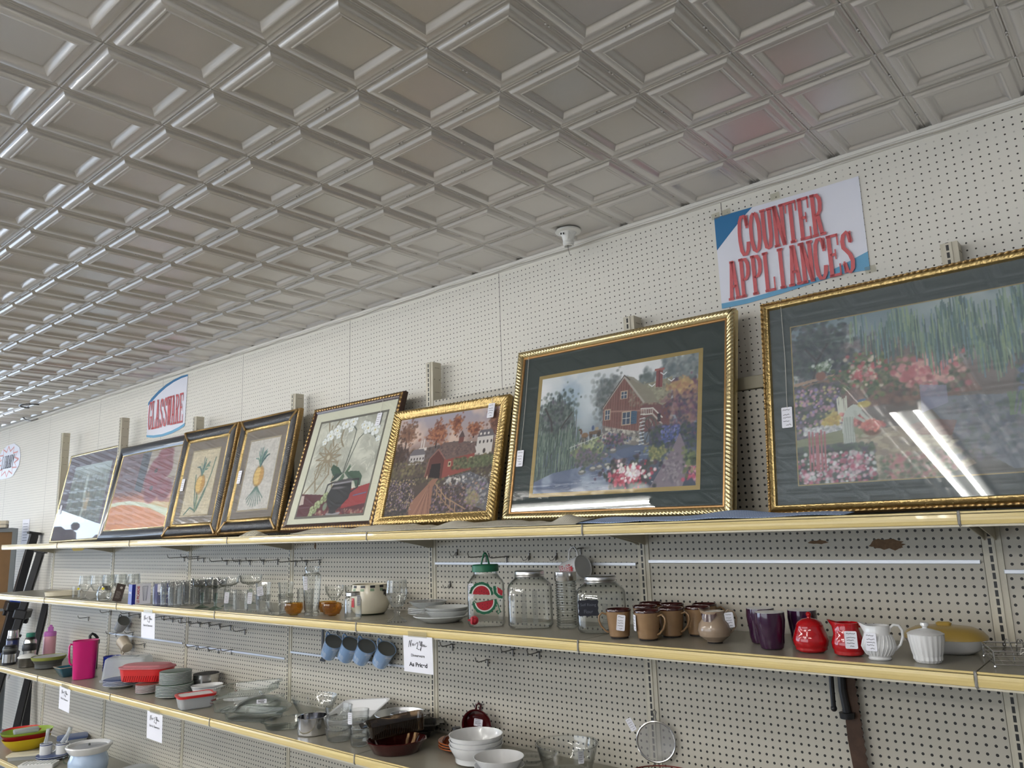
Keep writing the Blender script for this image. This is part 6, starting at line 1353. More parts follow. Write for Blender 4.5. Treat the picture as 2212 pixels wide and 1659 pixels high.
# white bowls
for k in range(3): solo(shell([(2.0, 0), (2.3, .15), (3.6, 1.2), (4.3, 2.4), (4.45, 2.9)], .14, .3, 40, flute=.004, nf=24), 'serving_bowl', M_white, 'large white bowl, %s of the nested stack of three' % ('lowest', 'middle', 'topmost')[k], 'bowl', 20.6, -10.4, TZ+.75*k, 0, 'nested large white bowls')
for k in range(2): solo(bowl(3.9, 1.6 + .9*k), ('serving_plate', 'serving_bowl')[k], M_white, ('shallow white dish under the front white bowl', 'white bowl at the bottom edge in front of the bowl stack')[k], ('dish', 'bowl')[k], 28.4, -13.6, TZ+.3*k)
solo(shell([(2.0, 0), (2.3, .1), (4.1, .8), (4.6, 1.2)], .12, .25, 40), 'glass_platter', M_clear, 'wide shallow clear glass plate between the white bowls and big glass bowl', 'plate', 27.4, -5.0, TZ)
t = thing('mixing_bowl', 'big clear glass mixing bowl with rolled rim and price tag', 'bowl', 36.6, -7.0, TZ, fc(36, -7)); shell([(2.8, 0), (3.1, .15), (4.0, 1.6), (4.6, 3.6), (4.75, 4.4)], .14, .3, 44).build('body', M_clear, t); MB().tube([(4.8*math.cos(2*PI*k/40), 4.8*math.sin(2*PI*k/40), 4.45) for k in range(40)], .13, 6, closed=True).build('rim', M_clear, t); price_tag(t, .9, 1.8, at=(2.0, -3.9, 3.4), seed=83, rot=(0, 0, .3))
t = thing('pan_cover', 'steel lid with black knob at the bottom edge in front of the big glass bowl', 'lid', 38.9, -14.6, TZ); MB().lathe([(0, .9), (1.5, .8), (3.2, .3), (3.5, 0), (3.3, 0), (0, .7)], 36).build('dome', M_steel, t); MB().lathe([(0, .85), (.35, .95), (.3, 1.3), (.85, 1.5), (.8, 1.85), (0, 1.95)], 16).build('knob', M_black, t)
t = thing('skillet', 'wide steel pan with lid at the bottom edge below the strainer', 'pan', 46.4, -7.2, TZ); shell([(3.6, 0), (3.9, .15), (4.1, 1.0), (4.2, 1.1)], .08, .2, 40).build('body', M_steel, t); MB().lathe([(0, 1.6), (.9, 1.62), (1.0, 1.45), (2.5, 1.35), (4.1, 1.1), (4.0, 1.05), (0, 1.25)], 36).build('lid', M_steel, t); MB().tube([(-.6, 0, 1.55), (-.5, 0, 1.9), (.5, 0, 1.9), (.6, 0, 1.55)], .13, 8).build('lid_handle', M_steel, t)
# red wire basket
t = thing('wire_basket', 'rust red round wire basket at the bottom edge below the strainer', 'basket', 54.0, -9.0, TZ, fc(53, -6)); b = MB(); M_rust = pm('rust_wire', rgb(122, 52, 44), .5, .4)
for r, z in ((4.2, 3.4), (3.9, 1.9), (3.4, .12)): b.tube([(r*math.cos(2*PI*k/40), r*math.sin(2*PI*k/40)*.8, z) for k in range(40)], .09, 6, closed=True)
for k in range(16): a = 2*PI*k/16; b.tube([(4.2*math.cos(a), 3.36*math.sin(a), 3.4), (3.9*math.cos(a), 3.12*math.sin(a), 1.9), (3.4*math.cos(a), 2.72*math.sin(a), .12)], .06, 5)
for k in range(8): b.tube([(-3.3+.94*k, -1.9, .12), (-3.3+.94*k, 1.9, .12)], .06, 5)
b.build('wires', M_rust, t); MB().tube([(-4.2, 0, 3.4), (-5.0, 0, 3.0), (-5.1, 0, 2.2), (-4.6, 0, 1.6)], .09, 6).build('handle', M_rust, t)

# ================================================================ lowest shelf
BZ += .03
def ovalbowl(x, y, z, hx, hy, H, mat, label, rz, grp=None, nm='serving_bowl'):
    o = MB().rrect([(hx*.5, hy*.5, hy*.5, 0), (hx*.56, hy*.56, hy*.54, .1), (hx*.85, hy*.85, hy*.84, H*.55), (hx, hy, hy*.99, H), (hx-.12, hy-.12, hy*.98, H+.03), (hx*.8, hy*.8, hy*.79, H*.55), (hx*.5, hy*.5, hy*.48, .25)], 9).build(nm, mat, None, (x, y, z)); o.rotation_euler = (0, 0, rz); return tag(o, label, 'bowl', grp)
a = fc(-170, -11)
ovalbowl(-170.0, -11.6, BZ, 6.6, 4.4, 3.4, pm('yellow_plastic', rgb(214, 184, 34), .35), 'yellow oval bowl, lowest of the three nested in the bottom left corner', a); ovalbowl(-170.6, -11.4, BZ+1.4, 6.9, 4.6, 3.2, pm('crimson_plastic', rgb(150, 24, 30), .35), 'crimson oval bowl between the yellow and the lime bowl', a); ovalbowl(-170.8, -11.3, BZ+2.2, 7.2, 4.9, 3.1, pm('lime_plastic', rgb(150, 178, 60), .35), 'lime green oval bowl, uppermost of the three nested in the bottom left corner', a)
t = thing('lunch_box', 'grey lidded plastic box lying in the lime green bowl', 'container', -170.8, -11.6, BZ+4.0, a+.1); MB().rrect([(3.2, 1.9, .4, 0), (3.3, 2.0, .5, 1.0)], 4).build('box', pm('mid_grey_plastic', rgb(140, 146, 148), .4), t); MB().rrect([(3.4, 2.1, .5, 1.0), (3.4, 2.1, .5, 1.6), (3.2, 1.9, .4, 1.75)], 4).build('lid', pm('pale_grey_plastic', rgb(168, 174, 176), .4), t)
ovalbowl(-183.6, -8.6, BZ, 5.4, 4.0, 3.6, MATS['red_plastic'], 'red bowl at the extreme left edge of the lowest shelf', a)
t = thing('butter_box', 'cream flat lidded plastic box left of the cups', 'container', -157.6, -15.6, BZ, fc(-158, -14, -20)); MB().rrect([(4.4, 1.7, .4, 0), (4.5, 1.8, .5, 1.1)], 4).build('box', M_frost, t); MB().rrect([(4.9, 2.1, .5, 1.05), (4.9, 2.1, .5, 1.4), (4.5, 1.8, .5, 1.55)], 4).build('lid', pm('ivory_plastic', rgb(216, 208, 182), .4), t)
pile('oval_saucer', 'white plate with navy line under the two cups', 'plates under the cups', 2, 4.6, -150.2, -10.8, BZ, .5, M_bedge, M_bl, .7)
for i, (x, y, lb) in enumerate(((-152.0, -12.4, 'white cup with navy line holding a wrapped utensil, left of the pair'), (-148.6, -9.2, 'white cup with navy line holding a wrapped utensil, right of the pair'))):
    t = thing('mug', lb, 'mug', x, y, BZ+.78, fc(x, y), 'pair of white mugs with navy line'); shell([(1.5, 0), (1.6, .1), (1.65, 3.6)], .1, .3, 28).build('body', M_white, t); MB().lathe([(1.63, 3.1), (1.68, 3.12), (1.68, 3.35), (1.64, 3.37)], 28).build('navy_line', M_bl, t)
    handle(loop(1.6, 2.9, 1.6, .9, 1.0), .15).build('handle', M_white, t)
    u_ = thing('wrapped_utensil', 'white spoon in clear wrapping sticking out of the %s white cup' % ('left', 'right')[i], 'utensil', x, y, BZ+1.3, fc(x, y)); MB().tube([(0, 0, 0), (.3+.9*i, 0, 3.6), (.2+1.4*i, 0, 5.2)], .16, 6).lathe([(0, -.8), (.45, -.4), (.5, .3), (.2, .8), (0, .85)], 10, c=(.25+1.5*i, 0, 6.0)).build('spoon', M_wpl, u_); MB().tube([(-.2, 0, 3.0), (.2+1.0*i, 0, 5.0), (.3+1.6*i, 0, 7.0)], .55, 7).build('wrapping', M_frost, u_)
t = thing('food_tub', 'clear tub with slate blue lid behind the cups', 'container', -154.4, -4.2, BZ, fc(-155, -4)); MB().rrect([(3.2, 2.6, 1, 0), (3.9, 3.1, 1.2, 4.0)], 6).build('tub', M_frost, t); MB().rrect([(4.2, 3.4, 1.3, 3.9), (4.2, 3.4, 1.3, 4.3), (3.9, 3.1, 1.2, 4.45)], 6).build('lid', pm('slate_blue', rgb(84, 100, 140), .4), t)
t = thing('glass_mug', 'green glass mug left of the blue white crock', 'mug', -134.8, -10.6, BZ, fc(-135, -11, 180)); shell([(1.4, 0), (1.6, .15), (1.9, 1.8), (1.95, 4.2)], .13, .4, 28, flute=.02, nf=9).build('body', M_grn, t); handle(loop(1.9, 3.6, 1.9, 1.2, 1.2), .18).build('handle', M_grn, t)
t = thing('ice_tray', 'white ice cube tray at the bottom edge', 'tray', -143.8, -17.0, BZ, fc(-144, -16, -24)); b = MB().rrect([(4.6, 1.8, .4, 0), (4.9, 2.0, .5, 1.2), (4.8, 1.9, .5, 1.25)], 4); 
for k in range(9): b.box(-4.2+.95*k, -1.7, 1.2, -3.6+.95*k, -.1, 1.42).box(-4.2+.95*k, .1, 1.2, -3.6+.95*k, 1.7, 1.42)
b.build('tray', M_wpl, t, smooth=False)
t = thing('cooker_pot', 'pale blue pot with broad white rim and glass lid at the bottom edge', 'pot', -122.6, -12.2, BZ, fc(-122, -12))
shell([(3.2, 0), (3.8, .2), (4.9, 2.2), (5.0, 4.2), (4.3, 6.0), (4.2, 6.4)], .15, .3, 40).build('body', pm('ice_blue_glaze', rgb(176, 196, 222), .2, coat=.4), t); MB().lathe([(4.2, 6.2), (4.8, 6.3), (5.7, 7.6), (5.85, 8.0), (5.7, 8.2), (5.2, 8.25), (4.9, 8.0), (4.6, 7.6)], 40).build('rim', M_white, t); MB().lathe([(0, 7.9), (2, 7.8), (5.0, 7.55), (4.9, 7.5), (0, 7.7)], 36).build('lid', pm('grey_lid', rgb(160, 164, 170), .3), t); MB().lathe([(0, 7.8), (.3, 7.9), (.25, 8.4), (0, 8.5)], 10).build('knob', M_grey, t)
t = thing('cake_cover', 'wide clear plastic dome at the bottom edge right of the blue white pot', 'cover', -110.4, -4.6, BZ); MB().lathe([(0, 2.6), (3, 2.5), (5.2, 1.8), (6.4, .5), (6.6, 0), (6.5, 0), (5.1, 1.7), (0, 2.5)], 40).build('dome', M_frost, t)
# ================================================================ signs
YAW = math.atan(WY)
def on_wall(x, z, off=0.06): return (x, wall_y(x) - off, z)
GL = {  # slab letters: brush strokes in a unit box; 'v' thick stroke, 'h' thin stroke
 'C': [('v', [(.86, .72), (.80, .90), (.62, .98), (.42, .98), (.24, .86), (.16, .6), (.16, .4), (.24, .14), (.42, .02), (.62, .02), (.80, .12), (.88, .32)]), ('b', (.74, .66, .96, .98))],
 'O': [('v', [(.5, .98), (.30, .92), (.16, .70), (.14, .5), (.16, .30), (.30, .08), (.5, .02), (.70, .08), (.84, .30), (.86, .5), (.84, .70), (.70, .92), (.5, .98)])],
 'U': [('v', [(.22, .97), (.22, .30), (.34, .06), (.5, .03), (.66, .06), (.78, .30), (.78, .97)]), ('s', (.22, 1)), ('s', (.78, 1))],
 'N': [('v', [(.20, 0), (.20, 1)]), ('v', [(.80, 0), (.80, 1)]), ('v', [(.20, .98), (.80, .02)]), ('s', (.2, 0)), ('s', (.14, 1)), ('s', (.82, 1))],
 'T': [('v', [(.5, 0), (.5, .96)]), ('h', [(.05, .97), (.95, .97)]), ('s', (.5, 0)), ('b', (.02, .74, .14, 1)), ('b', (.86, .74, .98, 1))],
 'E': [('v', [(.24, 0), (.24, 1)]), ('h', [(.04, .97), (.92, .97)]), ('h', [(.04, .03), (.94, .03)]), ('h', [(.24, .52), (.66, .52)]), ('b', (.82, .72, .94, 1)), ('b', (.84, 0, .96, .28)), ('b', (.60, .40, .70, .64))],
 'R': [('v', [(.24, 0), (.24, 1)]), ('v', [(.24, .96), (.60, .96), (.78, .86), (.80, .74), (.74, .58), (.56, .50), (.24, .50)]), ('v', [(.52, .50), (.74, .04)]), ('s', (.22, 0)), ('s', (.82, 0)), ('h', [(.04, .97), (.4, .97)])],
 'A': [('v', [(.20, .02), (.46, .98)]), ('v', [(.80, .02), (.54, .98)]), ('h', [(.28, .34), (.72, .34)]), ('s', (.18, 0)), ('s', (.82, 0)), ('h', [(.26, .97), (.62, .97)])],
 'P': [('v', [(.26, 0), (.26, 1)]), ('v', [(.26, .96), (.62, .96), (.80, .84), (.82, .70), (.76, .54), (.58, .45), (.26, .45)]), ('s', (.26, 0)), ('h', [(.04, .97), (.4, .97)])],
 'L': [('v', [(.26, 0), (.26, 1)]), ('h', [(.04, .03), (.92, .03)]), ('s', (.26, 1)), ('b', (.82, 0, .94, .34))],
 'I': [('v', [(.5, 0), (.5, 1)]), ('s', (.5, 0)), ('s', (.5, 1))],
 'S': [('v', [(.80, .72), (.72, .90), (.52, .98), (.32, .92), (.20, .78), (.24, .62), (.44, .54), (.66, .44), (.82, .28), (.76, .10), (.56, .02), (.34, .06), (.20, .26)]), ('b', (.74, .70, .88, .98)), ('b', (.12, .02, .26, .30))],
 'G': [('v', [(.84, .74), (.76, .92), (.58, .98), (.40, .96), (.22, .82), (.14, .5), (.22, .18), (.40, .03), (.62, .04), (.80, .20), (.80, .42)]), ('h', [(.54, .44), (.96, .44)]), ('b', (.74, .68, .92, .98))],
 'W': [('v', [(.12, 1), (.30, .02)]), ('v', [(.30, .02), (.5, .9)]), ('v', [(.5, .9), (.70, .02)]), ('v', [(.70, .02), (.88, 1)]), ('s', (.12, 1)), ('s', (.88, 1)), ('s', (.5, 1))],
 'B': [('v', [(.24, 0), (.24, 1)]), ('v', [(.24, .96), (.60, .96), (.76, .86), (.76, .66), (.60, .54), (.24, .53)]), ('v', [(.56, .53), (.80, .42), (.84, .22), (.72, .06), (.5, .03), (.24, .03)])],
 'Y': [('v', [(.14, 1), (.5, .45)]), ('v', [(.86, 1), (.5, .45)]), ('v', [(.5, 0), (.5, .48)])]}
def slab(b, word, x0, y0, x1, y1, z, tw=.13, th=.055, shear=0.0):
    n = len(word); cw = (x1-x0)/n; H = y1-y0
    for i, ch in enumerate(word):
        def m(p): return (x0 + cw*(i + .02 + .96*p[0]) + shear*(p[1]-.5)*H, y0 + H*p[1])
        for kind, d in GL[ch]:
            wv = tw*cw; wh = th*H*.6
            if kind == 'v': b.ribbon([m(p) for p in d], wv, z, wy=wh*1.1)
            elif kind == 'h': b.ribbon([m(p) for p in d], wv, z, wy=wh)
            elif kind == 's':
                yy = .03 if d[1] == 0 else .97; b.ribbon([m((d[0]-.24, yy)), m((d[0]+.24, yy))], wv, z, wy=wh)
            else:
                q = [m((d[0], d[1])), m((d[2], d[1])), m((d[2], d[3])), m((d[0], d[3]))]; b.add([(p[0], p[1], z) for p in q], [(0, 1, 2, 3)])
M_sred = pm('sign_red', rgb(208, 100, 104), .45); M_sb1 = pm('sign_blue_dark', rgb(42, 116, 168), .45); M_sb2 = pm('sign_blue_light', rgb(104, 168, 206), .45); M_sheet = pm('sign_sheet', rgb(232, 234, 246), .35)
RX = Matrix.Rotation(PI/2, 4, 'X')
def sign(label, x, z, dy=.1): return thing('wall_sign', label, 'sign', x, wall_y(x)-dy, z, YAW)
# COUNTER APPLIANCES
t = sign('white and blue sign reading COUNTER APPLIANCES high on the pegboard wall', 74.55, 44.1)
hw, hh = 11.15, 7.35
def outline(ov): return [(-hw-.05, -hh-.35), (-5, -hh-.15), (1.5, -hh+.45), (7.0, -hh+.55+.6), (hw, -hh+.85), (hw, hh-.15), (3, hh+.05), (-4, hh+.0), (-hw, hh+.15)]
b = MB(); b.T = RX; b.prism([(-hw, -7.75), (-7, -7.8), (-2, -7.5), (3, -7.0), (7.5, -6.6), (hw, -6.9), (hw, 7.1), (4, 7.1), (-3, 7.25), (-hw, 7.4)], 0, .05); b.build('sheet', M_sheet, t, smooth=False)
b = MB(); b.T = RX; b.prism([(-hw, 7.4), (-4.7, 7.3), (-6.4, 6.1), (-8.6, 4.2), (-hw, 1.9)][::-1], .05, .07); b.build('corner_swoosh', M_sb1, t, smooth=False)
b = MB(); b.T = RX; b.prism([(-hw, -7.75), (-7, -7.8), (-2, -7.5), (3, -7.0), (7.5, -6.6), (hw, -6.9), (hw, -4.2), (7.5, -5.3), (3.5, -6.3), (-2, -6.8), (-7, -7.05), (-hw, -6.9)], .05, .07); b.build('lower_swoosh', M_sb2, t, smooth=False)
b = MB(); b.T = RX; slab(b, 'COUNTER', -7.4, -.25, 5.9, 6.3, .33, .15); b.build('upper_lettering', M_sred, t, smooth=False)
b = MB(); b.T = RX; slab(b, 'APPLIANCES', -9.7, -6.8, 9.5, -.55, .32, .15); b.build('lower_lettering', M_sred, t, smooth=False)
M_tape = thin_glass('clear_tape', (.93, .93, .9, 1), (.85, .85, .82, 1), .15, 1.0, body=.1, bodycol=rgb(235, 230, 215))
for x, y in ((-hw+.3, 7.6), (-9.0, 7.7), (hw+.1, -6.9), (-1.0, 7.9)):
    b = MB(); b.T = RX; b.prism([(x-.7, y-.5), (x+.7, y-.4), (x+.6, y+.6), (x-.8, y+.5)], .07, .08); b.build('tape', M_tape, t, smooth=False)
# GLASSWARE
t = sign('white sign with blue arcs reading GLASSWARE near the left end of the wall', -123.9, 44.6)
hw = 13.0; W_ = 26.0
top = [(hw, 8.4), (9, 8.5), (4, 8.1), (-1, 7.3), (-6, 6.0), (-10, 4.5), (-hw, 3.0)]; bot = [(-hw, -8.3), (-8, -9.0), (-2, -9.2), (4, -8.9), (9, -8.2), (hw-.7, -7.4)]
b = MB(); b.T = RX; b.prism(top + bot, 0, .05); b.build('sheet', M_sheet, t, smooth=False)
b = MB(); b.T = RX; b.prism([(hw, 8.4), (9, 8.5), (4, 8.1), (-1, 7.3), (-6, 6.0), (-10, 4.5), (-hw, 3.0), (-hw, 2.0), (-10, 3.2), (-6, 4.8), (-1, 6.3), (4, 7.3), (9, 7.8), (hw, 7.85)], .05, .07); b.build('upper_arc', M_sb1, t, smooth=False)
b = MB(); b.T = RX; b.prism([(-hw, -8.3), (-8, -9.0), (-2, -9.2), (4, -8.9), (9, -8.2), (hw-.7, -7.4), (hw-.6, -6.5), (9, -7.3), (4, -8.0), (-2, -8.4), (-8, -8.2), (-hw, -7.6)], .05, .07); b.build('lower_arc', M_sb2, t, smooth=False)
b = MB(); b.T = RX; slab(b, 'GLASSWARE', -12.2, -6.2, 11.3, 3.0, .25, .10); b.build('lettering', M_sred, t, smooth=False)
# LIBRARY
t = sign('white sign with red starburst reading LIBRARY at the far left of the wall', -268.5, 38.9)
b = MB(); b.T = RX; b.prism([(-17, -5), (-15, -7), (2, -7), (6.5, -6.4), (13, -2.5), (14, 1.6), (12, 5.2), (5, 7.6), (-4, 7.4), (-10, 5.8), (-16, 2)], 0, .08); b.build('sheet', M_sheet, t, smooth=False)
P_ = []
for k in range(24):
    a = 2*PI*k/24; r = 1.0 if k % 2 == 0 else .66; P_.append((-1.5 + 13.6*r*math.cos(a), .3+6.6*r*math.sin(a)))
b = MB(); b.T = RX; b.ribbon(P_+[P_[0]], .75, .10, wy=.36); b.build('starburst', pm('sign_pink', rgb(216, 150, 146), .5), t, smooth=False)
b = MB(); b.T = RX; slab(b, 'LIBRARY', -9, -2.6, 6.5, 2.9, .12, shear=.25); b.build('lettering', M_ink, t, smooth=False)

# paper price signs hanging from the shelf edges
def script(b, cx, cy, w, h, z):
    """looped handwriting: New 2 You"""
    S_ = [[(0, .2), (.04, .8), (.08, .95), (.10, .5), (.11, .25), (.14, .7), (.18, 1.0), (.20, .9)], [(.20, .45), (.24, .55), (.25, .65), (.22, .6), (.21, .45), (.24, .38), (.28, .5)], [(.28, .62), (.30, .42), (.33, .6), (.35, .42), (.39, .66)],
          [(.44, .6), (.47, .78), (.52, .76), (.52, .55), (.46, .2), (.43, .1), (.48, .14), (.55, .02), (.60, .1)], [(.60, .75), (.62, .95), (.66, .9), (.64, .5), (.68, .42), (.73, .95), (.76, .9), (.70, .3), (.66, -.1), (.63, .0), (.70, .3)],
          [(.78, .6), (.76, .45), (.79, .38), (.82, .5), (.80, .62), (.78, .6)], [(.86, .62), (.85, .42), (.88, .38), (.91, .6), (.92, .4), (.96, .42), (1.0, .5)]]
    for s_ in S_: b.ribbon([(cx-w/2+w*p[0], cy-h/2+h*p[1]) for p in s_], w*.014, z, wy=w*.011)
def psign(label, x, y, z, w, h, lines, tilt=0):
    t = thing('price_sign', label, 'sign', x, y, z, 0, rot=(math.radians(2), tilt, 0))
    MB().box(-w/2, -.02, -h, w/2, .02, 0).build('sheet', M_paper, t, smooth=False)
    b = MB(); b.T = RX; script(b, 0, -h*.24, w*.62, h*.26, .04); b.build('handwriting', M_ink, t, smooth=False)
    for s_, zz, ww, hh_, bo in lines: text(s_, t, M_ink, 0, -.05, -h*zz, 1, w=w*ww, h=h*hh_, bold=bo)
    MB().box(-w*.32, -.06, -.15, w*.32, -.03, .75).build('tape', M_tape, t, smooth=False)
    return t
psign('paper sign reading Dinnerware As Priced taped to the second shelf edge', 16.1, -18.95, -13.35, 6.9, 5.7, [('Dinnerware', .53, .46, .075, .012), ('As Priced', .78, .62, .12, .03)])
psign('paper sign reading Dish & Glassware taped to the second shelf edge, above the grey mug', -77.9, -18.95, -13.5, 6.9, 5.9, [('Dish & Glassware', .5, .66, .075, .012)])
psign('paper sign reading Dish & Glassware taped to the third shelf edge below the magenta pitcher', -123.2, -19.2, -34.95, 7.2, 6.0, [('Dish & Glassware', .5, .66, .075, .012)], .06)
psign('paper sign reading Dish & Glassware taped to the third shelf edge below the plate stacks', -71.6, -19.2, -35.35, 7.4, 6.0, [('Dish & Glassware', .5, .66, .075, .012)], .02)
# yellow tag under the top shelf
t = thing('shelf_tag', 'yellow paper tag hanging under the top shelf at the left', 'tag', -149.5, -8.0, 2.85); MB().prism([(-5.2, 0), (5.6, 0), (5.0, -.9), (2.8, -1.7), (-4.0, -1.8), (-5.2, -1.2)], -.03, .03, 'y').build('paper', pm('yellow_paper', rgb(222, 190, 66), .6), t, smooth=False)

# ================================================================ peg hooks and what hangs on them
def hook(ln=4.0, up=.8):
    b = MB()
    b.tube([(-.5, -.12, 0), (.5, -.12, 0)], .09, 6); b.tube([(0, -.1, 0), (0, -.16, -.2), (0, -.16, -1.1), (0, .1, -1.15)], .12, 6)
    for s_ in (-.5, .5): b.tube([(s_, -.12, 0), (s_, .12, .02)], .07, 6)
    b.tube([(0, -.12, 0), (0, -1.0, -.05), (0, -ln+.8, -.1), (0, -ln+.25, .1), (0, -ln, up)], .1, 7); return b
def dhook():
    b = MB(); b.box(-.12, -.16, -.9, .12, .1, .3, .04)
    for s_ in (-1, 1): b.tube([(0, -.12, -.2), (s_*.35, -.5, -.9), (s_*.6, -1.0, -1.0), (s_*.75, -1.3, -.3)], .06, 6)
    return b
M_wire = pm('hook_wire', (.22, .215, .21, 1), .35, .8)
H_ = [(-98.4, -1.3), (-91.1, -1.2), (-87.9, -1.6), (-76.1, -2.2), (-70.1, -2.1), (-65.2, -2.2), (-59.2, -2.1), (-53.1, -2.1), (-45.7, -2.3), (-41.5, -2.2), (-36.5, -2.1), (14.4, -1.4), (19.5, -1.5)]
H2 = [(-159.0, -20.1), (-142.9, -17.7), (-123.6, -17.7), (-117.0, -17.7), (-108.6, -17.6), (-103.4, -17.9), (-98.8, -17.7), (-93.9, -18.4), (-88.5, -18.3), (-83.8, -18.1), (-78.4, -18.2), (-73.3, -18.3), (-66.6, -19.0), (5.3, -17.7), (20.3, -17.6), (26.2, -17.6), (14.2, -19.8)]
H3 = [(-138.2, -23.8), (-119.4, -25.7), (-89.7, -24.3), (-83.5, -24.2), (-78.7, -24.3), (-72.5, -24.1)]
h0 = None
for grp, pts, lb, ln in (('peg hooks under the top shelf', H_, 'empty wire peg hook on the panel just under the top shelf', 5.0), ('peg hooks under the second shelf', H2, 'empty wire peg hook on the panel just under the second shelf', 3.4), ('peg hooks in the lower row', H3, 'empty wire peg hook beside the aluminium strip under the second shelf', 3.2)):
    h0 = None
    for x, z in pts:
        if h0 is None: h0 = solo(hook(ln), 'peg_hook', M_wire, lb, 'hook', x, 0.12, z, 0, grp)
        else: dup(h0, x, .12, z)
hm = None
for x, z in ((-29.7, -16.9), (-23.9, -16.7), (-18.8, -16.6), (-12.6, -16.7)):
    if hm is None: hm = solo(hook(2.6, .5), 'peg_hook', M_wire, 'short wire peg hook carrying one of the four blue mugs', 'hook', x, .12, z, 0, 'hooks of the blue mugs')
    else: dup(hm, x, .12, z)
hook1 = lambda x, z, lb, ln=2.6: solo(hook(ln, .5), 'peg_hook', M_wire, lb, 'hook', x, .12, z)
hook1(-130.4, -17.6, 'wire peg hook carrying the grey mug'); hook1(-127.2, -23.0, 'wire peg hook carrying the beige mug'); hook1(36.0, -.2, 'wire peg hook carrying the white mug with red lettering'); hook1(12.4, -27.6, 'wire peg hook carrying the maroon dish', 2.4)
hd = None
for x, z, lb in ((7.0, -.4, 'leftmost double wire hook left of the green jar handle'), (5.0, -6.4, 'double wire hook lower down, left of the watermelon jar'), (24.8, -1.2, 'double wire hook between green handle and hanging white mug, left of two'), (30.8, -1.2, 'double wire hook between green handle and hanging white mug, right of two')):
    if hd is None: hd = solo(dhook(), 'double_hook', M_wire, lb, 'hook', x, .02, z, 0, 'double wire hooks')
    else: dup(hd, x, .02, z, label=lb)
# hanging mugs: mug axis turned so that the handle is on top
def hmug(label, x, y, z, R, H, out, inn, grp=None, tilt=50, yaw=0):
    t = thing('hanging_mug', label, 'mug', x, y, z, group=grp, rot=Matrix.Rotation(math.radians(yaw), 3, 'Z').__matmul__(Matrix.Rotation(math.radians(tilt), 3, 'Y')).to_euler())
    b = shell([(R*.72, -H), (R*.80, -H+.1), (R*.88, -H*.6), (R*.96, -.4), (R, 0)], .13, -H+.3, 30); b.build('body', out, t)
    MB().lathe([(0, -H+.32), (R*.72, -H+.35), (R*.80, -H*.6), (R*.9, -.1)], 30).build('inner_glaze', inn, t)
    handle([(-R*.93, 0, -.7), (-R*1.35, 0, -.65), (-R*1.75, 0, -1.1), (-R*1.8, 0, -1.7), (-R*1.55, 0, -2.4), (-R*.85, 0, -2.9)], .2, 8, .8).build('handle', out, t)
    return t
m = bpy.data.materials.new('sky_glaze'); m.use_nodes = True; nt = m.node_tree; bs = nt.nodes['Principled BSDF']; bs.inputs['Roughness'].default_value = .2; bs.inputs['Coat Weight'].default_value = .4
tcn = nt.nodes.new('ShaderNodeTexCoord'); nn = nt.nodes.new('ShaderNodeTexNoise'); nn.inputs['Scale'].default_value = 22; nt.links.new(tcn.outputs['Object'], nn.inputs['Vector'])
cr = nt.nodes.new('ShaderNodeValToRGB'); cr.color_ramp.elements[0].color = rgb(150, 182, 224); cr.color_ramp.elements[0].position = .5; cr.color_ramp.elements[1].color = rgb(214, 226, 240); cr.color_ramp.elements[1].position = .64
nt.links.new(nn.outputs['Fac'], cr.inputs['Fac']); nt.links.new(cr.outputs['Color'], bs.inputs['Base Color']); M_sky = m
M_ingrey = pm('inner_grey_glaze', rgb(120, 122, 120), .3, coat=.2)
for i, (x, nm) in enumerate(((-28.0, 'first from the left'), (-22.2, 'second from the left'), (-17.1, 'third from the left'), (-10.9, 'rightmost'))):
    hmug('light blue cloud patterned mug on a hook, %s' % nm, x, -2.2, -19.0-.1*i, 2.0, 4.3, M_sky, M_ingrey, 'four blue mugs on hooks', 44, -12)
hmug('pale grey mug on a hook at the left under the second shelf', -128.8, -2.0, -19.6, 1.8, 3.9, pm('pale_grey_glaze', rgb(156, 160, 162), .25, coat=.4), M_ingrey, None, 50)
t = hmug('beige mug on a hook below the grey mug, its base towards the viewer', -128.6, -2.2, -25.3, 1.85, 3.8, pm('sand_glaze', rgb(196, 184, 164), .3, coat=.3), M_ingrey, None, -62)
t = hmug('white mug with red crown lettering hanging above the ribbed canister', 38.2, -2.6, -3.1, 2.0, 4.2, M_white, pm('inner_white', rgb(190, 192, 194), .25), None, 78, -8)
def on_mug(word, ang, z0, size, w, hh_):
    """letters wrapped on the flank, reading towards the mug's foot"""
    o = text(word, t, M_redp, 2.0*math.cos(math.radians(ang)), 2.0*math.sin(math.radians(ang)), z0, 1, w=w, h=hh_, rot=(PI/2, 0, math.radians(ang+90)), bold=.02); return o
for k, wd in enumerate(('KEEP', 'CALM', 'AND', 'EAT A', 'CUPCAKE')): on_mug(wd, -90, -1.25-.52*k, 1, (1.5, 1.6, 1.1, 1.6, 1.9)[k], (.42, .42, .3, .42, .42)[k])
b = MB(); b.T = RX; b.prism([(-.35, -.95), (.35, -.95), (.45, -.5), (.2, -.7), (0, -.4), (-.2, -.7), (-.45, -.5)], 2.02, 2.05); b.build('crown_emblem', M_redp, t, smooth=False)
